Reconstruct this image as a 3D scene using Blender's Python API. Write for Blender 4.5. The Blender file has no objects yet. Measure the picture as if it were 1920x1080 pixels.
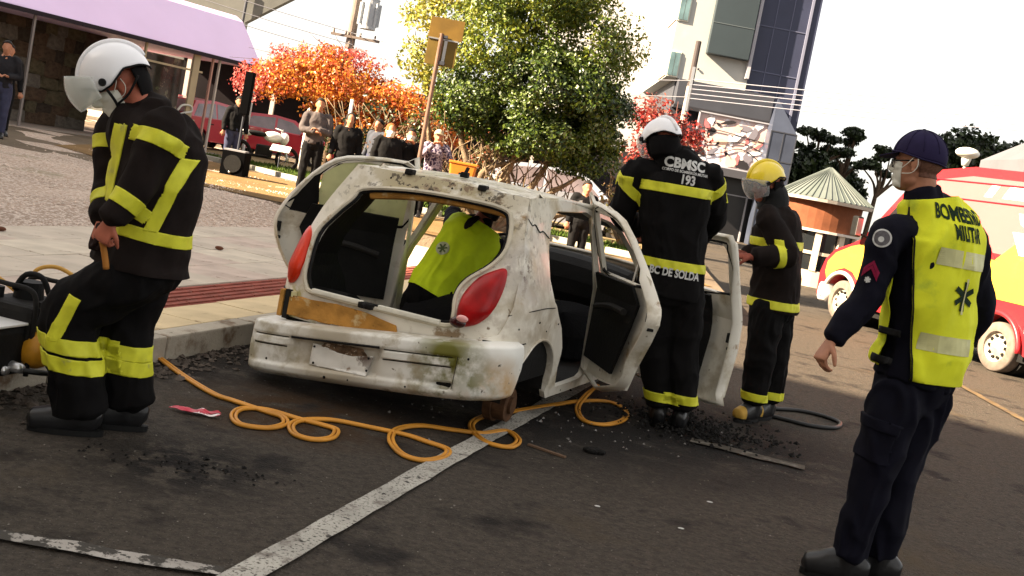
import bpy, bmesh, math, random
import numpy as np
from mathutils import Vector, Matrix, noise
from mathutils.bvhtree import BVHTree
from mathutils.geometry import delaunay_2d_cdt
R = math.radians
V = Vector
random.seed(7)
SC = bpy.context.scene
COL = SC.collection

# ------------------------------------------------------------ camera
cam_data = bpy.data.cameras.new('camera')
cam = bpy.data.objects.new('camera', cam_data)
COL.objects.link(cam)
pitch, roll = R(4.0), R(10.8)
fw = V((0, math.cos(pitch), -math.sin(pitch)))
ri = V((1, 0, 0))
up = V((0, math.sin(pitch), math.cos(pitch)))
cx_ = ri * math.cos(roll) + up * math.sin(roll)
cy_ = up * math.cos(roll) - ri * math.sin(roll)
cz_ = -fw
m = Matrix(((cx_.x, cy_.x, cz_.x, 0), (cx_.y, cy_.y, cz_.y, 0), (cx_.z, cy_.z, cz_.z, 1.5), (0, 0, 0, 1)))
cam.matrix_world = m
cam_data.sensor_width = 36
cam_data.lens = 2050 / 1920 * 36
cam_data.shift_y = -79.07 / 1920
cam_data.clip_start = 0.05
cam_data.clip_end = 3000
SC.camera = cam

# ------------------------------------------------------------ sky, sun, exposure
SUN_EL = R(30)
SUN_DIR = V((-0.955, -0.297, 0)).normalized()          # towards the sun, level part
sun_vec = V((SUN_DIR.x * math.cos(SUN_EL), SUN_DIR.y * math.cos(SUN_EL), math.sin(SUN_EL)))
world = bpy.data.worlds.new('World')
SC.world = world
world.use_nodes = True
nt = world.node_tree
for n in list(nt.nodes):
    nt.nodes.remove(n)
o_ = nt.nodes.new('ShaderNodeOutputWorld')
b_ = nt.nodes.new('ShaderNodeBackground')
s_ = nt.nodes.new('ShaderNodeTexSky')
s_.sky_type = 'NISHITA'
s_.sun_disc = False
s_.sun_elevation = SUN_EL
s_.sun_rotation = math.atan2(SUN_DIR.x, SUN_DIR.y)
s_.air_density = 0.8
s_.dust_density = 3.0
s_.ozone_density = 0.2
b_.inputs['Strength'].default_value = 0.070
# thin bright cloud over the whole sky, a little greyer and bluer in patches
wt = nt.nodes.new('ShaderNodeTexCoord')
wn = nt.nodes.new('ShaderNodeTexNoise'); wn.inputs['Scale'].default_value = 1.6; wn.inputs['Detail'].default_value = 5
nt.links.new(wt.outputs['Generated'], wn.inputs['Vector'])
wc = nt.nodes.new('ShaderNodeMix'); wc.data_type = 'RGBA'
nt.links.new(wn.outputs['Fac'], wc.inputs[0])
wc.inputs[6].default_value = (2.0, 1.93, 1.80, 1); wc.inputs[7].default_value = (3.35, 3.05, 2.65, 1)
wm_ = nt.nodes.new('ShaderNodeMix'); wm_.data_type = 'RGBA'; wm_.inputs[0].default_value = 0.8
nt.links.new(s_.outputs[0], wm_.inputs[6]); nt.links.new(wc.outputs[2], wm_.inputs[7])
nt.links.new(wm_.outputs[2], b_.inputs[0])
nt.links.new(b_.outputs[0], o_.inputs[0])
sd = bpy.data.lights.new('sun', 'SUN')
sd.energy = 5.0
sd.angle = R(0.5)
sd.color = (1.0, 0.80, 0.56)
sun = bpy.data.objects.new('sun', sd)
COL.objects.link(sun)
sun.rotation_euler = sun_vec.to_track_quat('Z', 'Y').to_euler()
SC.view_settings.view_transform = 'Standard'
SC.view_settings.look = 'None'
SC.view_settings.gamma = 1
SC.view_settings.use_curve_mapping = False
SC.view_settings.exposure = 2.85
SC.cycles.max_bounces = 6
SC.cycles.use_denoising = True

# ------------------------------------------------------------ materials
MATS = {}
def mat(name, col, rough=0.7, spec=0.3, var=None, bump=None, metal=0.0, trans=0.0, alpha=1.0, emit=None, col2=None,
        coord='Object', spots=None, ior=1.45, grad=None, coat=0.0):
    """var=(scale, amount[, detail]); col2 = second colour mixed by noise; spots=[(colour, scale, threshold, softness)]"""
    if name in MATS:
        return MATS[name]
    mt = bpy.data.materials.new(name)
    mt.use_nodes = True
    t = mt.node_tree
    p = t.nodes['Principled BSDF']
    p.inputs['Base Color'].default_value = (*col, 1)
    p.inputs['Roughness'].default_value = rough
    p.inputs['Specular IOR Level'].default_value = spec
    p.inputs['Metallic'].default_value = metal
    p.inputs['Transmission Weight'].default_value = trans
    p.inputs['Alpha'].default_value = alpha
    p.inputs['IOR'].default_value = ior
    p.inputs['Coat Weight'].default_value = coat
    if emit:
        p.inputs['Emission Color'].default_value = (*emit[:3], 1)
        p.inputs['Emission Strength'].default_value = emit[3]
    tc = t.nodes.new('ShaderNodeTexCoord')
    vec = tc.outputs[coord]
    cur = None
    def nz(scale, detail=4, rgh=0.55):
        n = t.nodes.new('ShaderNodeTexNoise')
        n.inputs['Scale'].default_value = scale
        n.inputs['Detail'].default_value = detail
        n.inputs['Roughness'].default_value = rgh
        t.links.new(vec, n.inputs['Vector'])
        return n.outputs['Fac']
    def ramp(fac, a, b):
        r = t.nodes.new('ShaderNodeMapRange')
        r.inputs['From Min'].default_value = a
        r.inputs['From Max'].default_value = b
        t.links.new(fac, r.inputs['Value'])
        return r.outputs[0]
    def mix(fac, a, b):
        mx = t.nodes.new('ShaderNodeMix')
        mx.data_type = 'RGBA'
        t.links.new(fac, mx.inputs[0])
        for s, v in ((6, a), (7, b)):
            if isinstance(v, tuple):
                mx.inputs[s].default_value = (*v[:3], 1)
            else:
                t.links.new(v, mx.inputs[s])
        return mx.outputs[2]
    if var or col2:
        sc_, am = (var[0], var[1]) if var else (5, 0.5)
        c2 = col2 or tuple(c * (1 - am) for c in col)
        cur = mix(ramp(nz(sc_, var[2] if var and len(var) > 2 else 5), 0.35, 0.65), col, c2)
    for sp in (spots or []):
        c, sc_, th, so = sp[:4]
        f = ramp(nz(sc_, 6, 0.62), th, th + so)
        if len(sp) > 4:            # mask by distance from a local point: (x, y, z, radius)
            x, y, z, rr = sp[4]
            d = t.nodes.new('ShaderNodeVectorMath'); d.operation = 'DISTANCE'
            t.links.new(vec, d.inputs[0]); d.inputs[1].default_value = (x, y, z)
            k = ramp(d.outputs['Value'], rr, rr * 0.3)
            mm = t.nodes.new('ShaderNodeMath'); mm.operation = 'MULTIPLY'
            t.links.new(f, mm.inputs[0]); t.links.new(k, mm.inputs[1])
            f = mm.outputs[0]
        cur = mix(f, cur if cur is not None else col, c)
    if cur is not None:
        t.links.new(cur, p.inputs['Base Color'])
    if bump:
        bn = t.nodes.new('ShaderNodeBump')
        bn.inputs['Strength'].default_value = bump[1]
        bn.inputs['Distance'].default_value = bump[2] if len(bump) > 2 else 0.01
        t.links.new(nz(bump[0], 5, 0.6), bn.inputs['Height'])
        t.links.new(bn.outputs[0], p.inputs['Normal'])
    MATS[name] = mt
    return mt

# ------------------------------------------------------------ object helpers
def link(name, me, mats=(), parent=None, smooth=False, loc=None):
    o = bpy.data.objects.new(name, me)
    COL.objects.link(o)
    for mm in (mats if isinstance(mats, (list, tuple)) else [mats]):
        me.materials.append(mm)
    if smooth:
        me.polygons.foreach_set('use_smooth', [True] * len(me.polygons))
    if parent is not None:
        o.parent = parent
    if loc is not None:
        o.location = loc
    return o
def thing(name, label, cat, loc=(0, 0, 0), rz=0, group=None):
    o = bpy.data.objects.new(name, None)
    o.empty_display_size = 0.2
    COL.objects.link(o)
    o.location = loc
    o.rotation_euler = (0, 0, rz)
    o['label'] = label
    o['category'] = cat
    if group:
        o['group'] = group
    return o
def tag(o, label, cat, group=None):
    o['label'] = label
    o['category'] = cat
    if group:
        o['group'] = group
    return o
def struct(o, kind='structure'):
    o['kind'] = kind
    return o
def bm_obj(name, bm, mats=(), parent=None, smooth=False, loc=None):
    me = bpy.data.meshes.new(name)
    bmesh.ops.recalc_face_normals(bm, faces=bm.faces)
    bm.to_mesh(me)
    bm.free()
    return link(name, me, mats, parent, smooth, loc)
def copy_tree(o, parent=None, label=None):
    c = o.copy()
    COL.objects.link(c)
    if parent is not None:
        c.parent = parent
    if label:
        c['label'] = label
    for ch in list(o.children):
        copy_tree(ch, c)
    return c
def box(bm, c, s, rot=None, bev=0.0, mi=0):
    """box centred at c, full size s"""
    r = bmesh.ops.create_cube(bm, size=1)
    vs = r['verts']
    mtx = Matrix.Translation(V(c)) @ (rot.to_4x4() if rot is not None else Matrix()) @ Matrix.Diagonal((s[0], s[1], s[2], 1))
    bmesh.ops.transform(bm, matrix=mtx, verts=vs)
    fs = set(f for v in vs for f in v.link_faces)
    for f in fs:
        f.material_index = mi
    if bev:
        es = list(set(e for v in vs for e in v.link_edges))
        bmesh.ops.bevel(bm, geom=es, offset=bev, segments=2, affect='EDGES', profile=0.6)
    return vs
def cyl(bm, a, b, r1, r2=None, seg=16, caps=True, mi=0):
    a, b = V(a), V(b)
    r2 = r1 if r2 is None else r2
    d = b - a
    q = d.to_track_quat('Z', 'Y')
    ring = []
    for (c, r) in ((a, r1), (b, r2)):
        ring.append([bm.verts.new(c + q @ V((r * math.cos(6.28318 * i / seg), r * math.sin(6.28318 * i / seg), 0))) for i in range(seg)])
    for i in range(seg):
        j = (i + 1) % seg
        f = bm.faces.new((ring[0][i], ring[0][j], ring[1][j], ring[1][i]))
        f.material_index = mi
    if caps:
        if r1 > 1e-6:
            bm.faces.new(ring[0][::-1]).material_index = mi
        if r2 > 1e-6:
            bm.faces.new(ring[1]).material_index = mi
def smoothpath(pts, n=6, closed=False):
    """Catmull-Rom through rows of numbers"""
    P = [np.array(p, float) for p in pts]
    out = []
    m_ = len(P)
    rng = range(m_ if closed else m_ - 1)
    for i in rng:
        p0 = P[i - 1] if (i > 0 or closed) else 2 * P[0] - P[1]
        p1 = P[i]
        p2 = P[(i + 1) % m_]
        p3 = P[(i + 2) % m_] if (i + 2 < m_ or closed) else 2 * P[-1] - P[-2]
        for k in range(n):
            t = k / n
            out.append(0.5 * ((2 * p1) + (-p0 + p2) * t + (2 * p0 - 5 * p1 + 4 * p2 - p3) * t * t + (-p0 + 3 * p1 - 3 * p2 + p3) * t ** 3))
    if not closed:
        out.append(P[-1])
    return out
def tube(bm, pts, r, seg=8, n=6, closed=False, mi=0, smooth=True):
    """round tube along points; r number or list"""
    rows = [list(p) + [r if not isinstance(r, (list, tuple)) else r[i]] for i, p in enumerate(pts)]
    rows = smoothpath(rows, n, closed) if smooth else [np.array(x, float) for x in rows]
    rings = []
    last = None
    for i, row in enumerate(rows):
        p = V(row[:3])
        a = V(rows[max(i - 1, 0)][:3]); b = V(rows[min(i + 1, len(rows) - 1)][:3])
        if closed:
            a = V(rows[i - 1][:3]); b = V(rows[(i + 1) % len(rows)][:3])
        d = (b - a)
        if d.length < 1e-9:
            d = V((0, 0, 1))
        d.normalize()
        if last is None:
            u = d.orthogonal().normalized()
        else:
            u = (last - d * last.dot(d))
            u = u.normalized() if u.length > 1e-6 else d.orthogonal().normalized()
        last = u
        w = d.cross(u)
        rings.append([bm.verts.new(p + (u * math.cos(6.28318 * k / seg) + w * math.sin(6.28318 * k / seg)) * row[3]) for k in range(seg)])
    for i in range(len(rings) - (0 if closed else 1)):
        A, B = rings[i], rings[(i + 1) % len(rings)]
        for k in range(seg):
            l = (k + 1) % seg
            bm.faces.new((A[k], A[l], B[l], B[k])).material_index = mi
    if not closed:
        bm.faces.new(rings[0][::-1]).material_index = mi
        bm.faces.new(rings[-1]).material_index = mi
def ell(bm, c, r, rot=None, seg=20, rings=12):
    vs = bmesh.ops.create_uvsphere(bm, u_segments=seg, v_segments=rings, radius=1)['verts']
    mtx = Matrix.Translation(V(c)) @ (rot.to_4x4() if rot is not None else Matrix()) @ Matrix.Diagonal((r[0], r[1], r[2], 1))
    bmesh.ops.transform(bm, matrix=mtx, verts=vs)
    return vs
def frame(f, u=(0, 0, 1)):
    """3x3 with columns right, forward, up"""
    f = V(f).normalized()
    r = f.cross(V(u)).normalized()
    return Matrix((r, f, r.cross(f))).transposed()
def loft(bm, rows, lat, n=5, seg=20, power=2.0):
    """closed body through rows (x, y, z, a, b): half width a along lat, b across it"""
    rows = smoothpath(rows, n)
    rings = []
    lat = V(lat).normalized()
    k_ = len(rows)
    for i, row in enumerate(rows):
        p = V(row[:3])
        d = V(rows[min(i + 1, k_ - 1)][:3]) - V(rows[max(i - 1, 0)][:3])
        d.normalize()
        l = (lat - d * lat.dot(d)).normalized()
        w = d.cross(l)
        rg = []
        for k in range(seg):
            t = 6.283185 * k / seg
            c, s = math.cos(t), math.sin(t)
            if power != 2.0:
                c = math.copysign(abs(c) ** (2 / power), c); s = math.copysign(abs(s) ** (2 / power), s)
            rg.append(bm.verts.new(p + l * row[3] * c + w * row[4] * s))
        rings.append(rg)
    for A, B in zip(rings[:-1], rings[1:]):
        for k in range(seg):
            l2 = (k + 1) % seg
            bm.faces.new((A[k], A[l2], B[l2], B[k]))
    for rg, row, sg in ((rings[0], rows[0], -1), (rings[-1], rows[-1], 1)):
        i0 = 0 if sg < 0 else -1
        i1 = 1 if sg < 0 else -2
        d = (V(rows[i0][:3]) - V(rows[i1][:3])).normalized()
        tip = bm.verts.new(V(row[:3]) + d * min(row[3], row[4]) * 0.55)
        for k in range(seg):
            l2 = (k + 1) % seg
            bm.faces.new((rg[k], rg[l2], tip) if sg > 0 else (rg[l2], rg[k], tip))
def limb(bm, pts, radii, n=5, seg=16, flat=1.0, lat=None):
    d = V(pts[-1]) - V(pts[0])
    lat = lat or d.orthogonal()
    loft(bm, [(*p, r, r * flat) for p, r in zip(pts, radii)], lat, n, seg)
def fuse(bm, voxel=0.01, smooth=4, sfac=0.5):
    """several overlapping closed shapes -> ONE continuous surface"""
    me = bpy.data.meshes.new('tmp')
    bmesh.ops.recalc_face_normals(bm, faces=bm.faces)
    bm.to_mesh(me)
    bm.free()
    o = bpy.data.objects.new('tmp', me)
    COL.objects.link(o)
    md = o.modifiers.new('r', 'REMESH')
    md.mode = 'VOXEL'
    md.voxel_size = voxel
    if smooth:
        s = o.modifiers.new('s', 'SMOOTH')
        s.factor = sfac
        s.iterations = smooth
    dg = bpy.context.evaluated_depsgraph_get()
    dg.update()
    out = bpy.data.meshes.new_from_object(o.evaluated_get(dg))
    bpy.data.objects.remove(o)
    bpy.data.meshes.remove(me)
    return out
def wrinkle(me, amp=0.006, scale=9, stretch=(1, 1, 0.45), seed=0, amp2=0.003):
    vs = me.vertices
    n = len(vs)
    co = np.empty(n * 3); vs.foreach_get('co', co); co = co.reshape(-1, 3)
    no = np.empty(n * 3); me.vertex_normals.foreach_get('vector', no); no = no.reshape(-1, 3)
    d = np.empty(n)
    sx, sy, sz = stretch
    for i in range(n):
        c = co[i]
        p = V((c[0] * scale * sx + seed, c[1] * scale * sy, c[2] * scale * sz))
        a = noise.noise(p + V((noise.noise(p * 0.7), noise.noise(p * 0.7 + V((9, 9, 9))), 0)) * 1.6)
        b = noise.noise(V((c[0] * scale * 2.7 + seed, c[1] * scale * 2.7, c[2] * scale * 2.2)))
        d[i] = (abs(a) * -2 + 0.6) * amp + b * amp2
    co = co + no * d[:, None]
    vs.foreach_set('co', co.ravel())
    me.update()
def shell_cut(me, planes, keep=None, off=0.003, sm=True):
    """copy of the part of a surface between planes [(point, normal) keeps the side the normal points to], raised by off"""
    bm = bmesh.new()
    bm.from_mesh(me)
    bm.normal_update()
    if keep:
        dl = [f for f in bm.faces if not keep(f.calc_center_median())]
        bmesh.ops.delete(bm, geom=dl, context='FACES')
    for p, nn in planes:
        bmesh.ops.bisect_plane(bm, geom=bm.verts[:] + bm.edges[:] + bm.faces[:], plane_co=V(p), plane_no=V(nn), clear_inner=True)
    if not bm.verts:
        return bm
    bm.normal_update()
    nrm = {v: v.normal.copy() for v in bm.verts}
    for v in bm.verts:
        v.co += nrm[v] * off
    be = [e for e in bm.edges if e.is_boundary]
    if be:
        r = bmesh.ops.extrude_edge_only(bm, edges=be)
        for g in r['geom']:
            if isinstance(g, bmesh.types.BMVert):
                k = min((e.other_vert(g) for e in g.link_edges if e.other_vert(g) in nrm), key=lambda q: (q.co - g.co).length, default=None)
                if k is not None:
                    g.co -= nrm[k] * (off + 0.004)
    for f in bm.faces:
        f.smooth = sm
    return bm
def as_obj(name, bm, m_, parent=None):
    me = bpy.data.meshes.new(name)
    bm.to_mesh(me)
    bm.free()
    return link(name, me, m_, parent)
def poly2d(outline, holes=(), step=0.03, inner=True, jit=0.0):
    """triangulated filled outline; returns (points, triangles, boundary flag by index)"""
    pts, edges = [], []
    def add(loop):
        loop = list(loop)
        dense = []
        for i, a in enumerate(loop):
            b = loop[(i + 1) % len(loop)]
            d = math.hypot(b[0] - a[0], b[1] - a[1])
            k = max(1, int(round(d / step)))
            for j in range(k):
                dense.append((a[0] + (b[0] - a[0]) * j / k, a[1] + (b[1] - a[1]) * j / k))
        s = len(pts)
        pts.extend(V(p) for p in dense)
        edges.extend((s + i, s + (i + 1) % len(dense)) for i in range(len(dense)))
        return dense
    def inside(p, loop):
        c = False
        x, y = p
        for i in range(len(loop)):
            x1, y1 = loop[i]; x2, y2 = loop[i - 1]
            if (y1 > y) != (y2 > y) and x < (x2 - x1) * (y - y1) / (y2 - y1) + x1:
                c = not c
        return c
    o = add(outline)
    hs = [add(h) for h in holes]
    nb = len(pts)
    if inner:
        xs = [p[0] for p in o]; ys = [p[1] for p in o]
        B = np.array([tuple(p) for p in pts])
        x = min(xs) + step * 0.7
        while x < max(xs):
            y = min(ys) + step * 0.7
            while y < max(ys):
                if inside((x, y), o) and not any(inside((x, y), h) for h in hs):
                    if ((B - (x, y)) ** 2).sum(1).min() > (step * 0.55) ** 2:
                        pts.append(V((x + random.uniform(-jit, jit), y + random.uniform(-jit, jit))))
                y += step
            x += step
    vv, ee, ff, _, _, _ = delaunay_2d_cdt(pts, edges, [], 0, 1e-6)
    tri = []
    for f in ff:
        c = sum((vv[i] for i in f), V((0, 0))) / len(f)
        if inside(c, o) and not any(inside(c, h) for h in hs):
            tri.append(tuple(f))
    return [tuple(v) for v in vv], tri
def sheet(outline, fn, holes=(), step=0.03, thick=0.0, axis=None, name='tmp', inner=True, sm=True):
    """bmesh of an outline mapped to 3D by fn(u, v), solid when thick (along -normal)"""
    P, T = poly2d(outline, holes, step, inner)
    bm = bmesh.new()
    vs = [bm.verts.new(V(fn(*p))) for p in P]
    for t in T:
        try:
            bm.faces.new([vs[i] for i in t])
        except ValueError:
            pass
    bmesh.ops.recalc_face_normals(bm, faces=bm.faces)
    bm.normal_update()
    if axis is not None:
        s = sum((f.normal.dot(V(axis)) for f in bm.faces))
        if s < 0:
            bmesh.ops.reverse_faces(bm, faces=bm.faces)
            bm.normal_update()
    if thick:
        src = list(bm.faces)
        bnd = [e for e in bm.edges if e.is_boundary]
        nr = {v: v.normal.copy() for v in bm.verts}
        dup = bmesh.ops.duplicate(bm, geom=bm.verts[:] + bm.edges[:] + bm.faces[:])
        vm = dup['vert_map']
        for v, nn in nr.items():
            vm[v].co = v.co - nn * thick
        bmesh.ops.reverse_faces(bm, faces=[g for g in dup['geom'] if isinstance(g, bmesh.types.BMFace)])
        for e in bnd:
            a, b = e.verts
            try:
                bm.faces.new((a, b, vm[b], vm[a]))
            except ValueError:
                pass
        bmesh.ops.recalc_face_normals(bm, faces=bm.faces)
    for f in bm.faces:
        f.smooth = False
    return bm
def text_mesh(s, size, off=0.0, align='CENTER', sub=0.03, sx=1.0):
    cu = bpy.data.curves.new('t', 'FONT')
    cu.body = s
    cu.size = size
    cu.align_x = align
    cu.align_y = 'CENTER'
    cu.offset = off
    cu.resolution_u = 3
    o = bpy.data.objects.new('t', cu)
    COL.objects.link(o)
    dg = bpy.context.evaluated_depsgraph_get()
    dg.update()
    me = bpy.data.meshes.new_from_object(o.evaluated_get(dg))
    bpy.data.objects.remove(o)
    bm = bmesh.new()
    bm.from_mesh(me)
    bpy.data.meshes.remove(me)
    bmesh.ops.triangulate(bm, faces=bm.faces)
    for _ in range(4):
        le = [e for e in bm.edges if e.calc_length() > sub]
        if not le:
            break
        bmesh.ops.subdivide_edges(bm, edges=le, cuts=1)
        bmesh.ops.triangulate(bm, faces=bm.faces)
    for v in bm.verts:
        v.co.x *= sx
    return bm
def wrap_on(bm, me, origin, ru, rv, off=0.004, back=0.5):
    """lay flat artwork (x along ru, y along rv) onto surface me, cast along -(ru x rv)"""
    tb = bmesh.new(); tb.from_mesh(me)
    tree = BVHTree.FromBMesh(tb)
    ru, rv = V(ru).normalized(), V(rv).normalized()
    n = ru.cross(rv).normalized()
    org = V(origin)
    dead = []
    for v in bm.verts:
        p = org + ru * v.co.x + rv * v.co.y + n * back
        hit, nn, idx, d = tree.ray_cast(p, -n, back * 2)
        if hit is None:
            dead.append(v)
            v.co = p - n * back
        else:
            v.co = hit + n * off
    if dead:
        bmesh.ops.delete(bm, geom=dead, context='VERTS')
    tb.free()
    return bm
# ------------------------------------------------------------ the materials of the place
M_ASPH = mat('asphalt', (0.080, 0.066, 0.052), 0.92, 0.2, var=(24, 0.42, 9), bump=(55, 1.0, 0.03),
             spots=[((0.13, 0.115, 0.10), 90, 0.60, 0.05), ((0.020, 0.017, 0.014), 75, 0.60, 0.05), ((0.018, 0.015, 0.013), 1.7, 0.56, 0.10), ((0.12, 0.11, 0.10), 55, 0.66, 0.04), ((0.016, 0.014, 0.012), 38, 0.63, 0.06), ((0.075, 0.055, 0.032), 0.6, 0.57, 0.15),
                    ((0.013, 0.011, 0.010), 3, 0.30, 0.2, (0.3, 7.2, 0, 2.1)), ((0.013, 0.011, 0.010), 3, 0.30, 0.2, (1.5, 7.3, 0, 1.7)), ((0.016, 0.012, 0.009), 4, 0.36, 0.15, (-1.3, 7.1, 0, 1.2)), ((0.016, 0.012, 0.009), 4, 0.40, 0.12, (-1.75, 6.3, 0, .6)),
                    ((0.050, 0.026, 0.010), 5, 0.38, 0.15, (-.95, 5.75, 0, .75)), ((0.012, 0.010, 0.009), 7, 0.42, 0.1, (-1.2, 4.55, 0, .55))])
M_LINE = mat('road_paint', (0.42, 0.40, 0.35), 0.8, 0.2, var=(4, 0.25), bump=(90, 0.5, 0.01),
             spots=[((0.07, 0.06, 0.05), 70, 0.54, 0.08), ((0.16, 0.14, 0.12), 9, 0.54, 0.12), ((0.05, 0.045, 0.04), 24, 0.62, 0.04)])
M_LINE_OLD = mat('worn_road_paint', (0.40, 0.37, 0.33), 0.85, 0.2, var=(6, 0.3), bump=(90, 0.5, 0.01),
                 spots=[((0.05, 0.045, 0.038), 14, 0.50, 0.05), ((0.05, 0.045, 0.04), 45, 0.55, 0.05)])
M_YLINE = mat('yellow_road_paint', (0.14, 0.095, 0.045), 0.85, 0.2, var=(6, 0.4), spots=[((0.08, 0.06, 0.05), 18, 0.5, 0.1)])
M_KERB = mat('kerb_concrete', (0.47, 0.42, 0.34), 0.9, 0.2, var=(3, 0.3), bump=(60, 0.5, 0.01), spots=[((0.16, 0.11, 0.07), 5, 0.56, 0.12), ((0.1, 0.08, 0.06), 30, 0.66, 0.06)])
M_SLAB = [mat('paving_slab_grey', (0.53, 0.46, 0.375), 0.9, 0.2, var=(2.3, 0.22), bump=(80, 0.4, 0.008), spots=[((0.2, 0.16, 0.13), 9, 0.64, 0.1)]),
          mat('paving_slab_pale', (0.58, 0.51, 0.41), 0.9, 0.2, var=(3, 0.22), bump=(80, 0.4, 0.008), spots=[((0.22, 0.17, 0.13), 7, 0.64, 0.1)]),
          mat('paving_slab_rose', (0.53, 0.43, 0.36), 0.9, 0.2, var=(3, 0.25), bump=(80, 0.4, 0.008), spots=[((0.2, 0.15, 0.12), 8, 0.62, 0.1)])]
M_SLABY = mat('paving_slab_warm_light', (0.68, 0.54, 0.33), 0.9, 0.2, var=(3, 0.2), bump=(80, 0.4, 0.008), spots=[((0.3, 0.22, 0.13), 7, 0.62, 0.1)])  # warm lit look of the kerbside row put into the slab colour
M_TACT = mat('tactile_red', (0.30, 0.085, 0.06), 0.85, 0.2, var=(5, 0.35), bump=(70, 0.3, 0.006), spots=[((0.34, 0.22, 0.17), 12, 0.62, 0.1)])
M_JOINT = mat('joint_sand', (0.16, 0.13, 0.10), 0.95, 0.1, var=(6, 0.3))
M_GRAV = mat('gravel_ground', (0.55, 0.42, 0.33), 0.95, 0.1, var=(0.35, 0.35), bump=(45, 1.0, 0.04),
             spots=[((0.68, 0.58, 0.50), 22, 0.50, 0.06), ((0.12, 0.09, 0.07), 26, 0.62, 0.05), ((0.18, 0.18, 0.09), 0.45, 0.60, 0.12)])
M_DIRT = mat('orange_dirt', (0.215, 0.135, 0.06), 0.95, 0.1, var=(0.6, 0.35), bump=(30, 0.6, 0.03), spots=[((0.2, 0.13, 0.07), 3, 0.58, 0.1)])
M_GRASS = mat('grass_ground', (0.06, 0.085, 0.012), 0.95, 0.1, var=(3, 0.5), bump=(60, 0.8, 0.03))
M_BLADE = mat('grass_blade', (0.06, 0.10, 0.012), 0.8, 0.2, var=(3, 0.4))
M_STONE1 = mat('gravel_stone_pale', (0.70, 0.58, 0.49), 0.9, 0.2, var=(9, 0.3))
M_RUBBLE = mat('dark_rubble', (0.012, 0.011, 0.010), 0.9, 0.2, var=(12, 0.5), bump=(40, 0.8, 0.02))
M_MUD = mat('dark_mud', (0.020, 0.016, 0.012), 0.9, 0.25, var=(5, 0.5), bump=(30, 0.9, 0.03), spots=[((0.09, 0.075, 0.065), 24, 0.66, 0.05)])
M_OIL = mat('brown_stain', (0.055, 0.03, 0.012), 0.55, 0.4, var=(4, 0.5), bump=(60, 0.5, 0.01))
M_CARW = mat('dirty_white_paint', (0.80, 0.76, 0.66), 0.42, 0.4, var=(2.2, 0.16), coat=0.2,
             spots=[((0.46, 0.39, 0.26), 3.2, 0.52, 0.14), ((0.16, 0.10, 0.05), 15, 0.67, 0.05), ((0.12, 0.08, 0.05), 46, 0.70, 0.03), ((0.33, 0.2, 0.08), 6, 0.62, 0.1),
                    ((0.34, 0.29, 0.25), 5, 0.44, 0.14, (0.72, 0.34, 0.93, 0.30)), ((0.13, 0.075, 0.055), 11, 0.52, 0.06, (0.7, 0.28, 0.92, 0.17)),
                    ((0.42, 0.36, 0.27), 4, 0.40, 0.2, (0.76, 0.45, 0.62, 0.5)),
                    ((0.42, 0.36, 0.22), 4, 0.40, 0.1, (0.05, 0.30, 1.31, 0.8)), ((0.22, 0.15, 0.09), 16, 0.55, 0.05, (0.25, 0.30, 1.31, 0.45)), ((0.05, 0.035, 0.02), 22, 0.56, 0.04, (0.1, 0.30, 1.31, 0.8)), ((0.28, 0.20, 0.12), 7, 0.50, 0.08, (0.45, 0.06, 0.50, 0.35)), ((0.50, 0.44, 0.2), 6, 0.5, 0.1, (-0.5, 0.05, 0.5, 0.4))])
M_BUMP = mat('grimy_bumper_paint', (0.80, 0.79, 0.73), 0.5, 0.35, var=(2.2, 0.15),
             spots=[((0.42, 0.38, 0.27), 3.4, 0.54, 0.12), ((0.46, 0.27, 0.09), 4.0, 0.40, 0.2, (0.76, 0.0, 0.27, 0.26)), ((0.13, 0.125, 0.02), 7, 0.40, 0.14, (0.50, -0.1, 0.44, 0.24)),
                    ((0.16, 0.16, 0.05), 5, 0.46, 0.1, (0.55, -0.1, 0.28, 0.3)), ((0.10, 0.08, 0.05), 19, 0.66, 0.05), ((0.28, 0.22, 0.12), 5, 0.5, 0.12, (-0.1, -0.1, 0.15, 0.9)), ((0.44, 0.39, 0.30), 3, 0.2, 0.2, (-0.17, -0.15, 0.28, 0.42))])
M_RUSTP = mat('rusty_orange_panel', (0.55, 0.27, 0.06), 0.8, 0.2, var=(7, 0.45), bump=(30, 0.5, 0.01), spots=[((0.55, 0.40, 0.2), 9, 0.58, 0.08), ((0.10, 0.05, 0.02), 12, 0.6, 0.07)])
M_CREAM = mat('bare_cream_metal', (0.66, 0.60, 0.47), 0.55, 0.3, var=(5, 0.25), spots=[((0.3, 0.2, 0.1), 9, 0.62, 0.08)])
M_BLACKP = mat('black_trim', (0.006, 0.006, 0.006), 0.7, 0.25, var=(8, 0.4), bump=(40, 0.3, 0.01))
M_BLACKM = mat('sooty_metal', (0.010, 0.009, 0.008), 0.75, 0.3, var=(8, 0.5), bump=(30, 0.5, 0.01))
M_LENS = mat('red_lens', (0.42, 0.004, 0.006), 0.32, 0.35, var=(9, 0.4), bump=(40, .15, .004))
M_LENSO = mat('orange_lens', (0.70, 0.035, 0.006), 0.32, 0.35, var=(7, 0.3))
M_LENSD = mat('dark_lens', (0.035, 0.003, 0.005), 0.2, 0.6, coat=0.5)
M_LENSW = mat('pale_lens', (0.75, 0.35, 0.33), 0.2, 0.6, coat=0.5)
M_PLATE = mat('faded_plate', (0.78, 0.76, 0.70), 0.6, 0.3, var=(8, 0.15), spots=[((0.22, 0.13, 0.07), 8, 0.62, 0.06), ((0.10, 0.06, 0.04), 11, 0.5, 0.07, (0.0, -0.1, 0.36, 0.16))])
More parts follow.
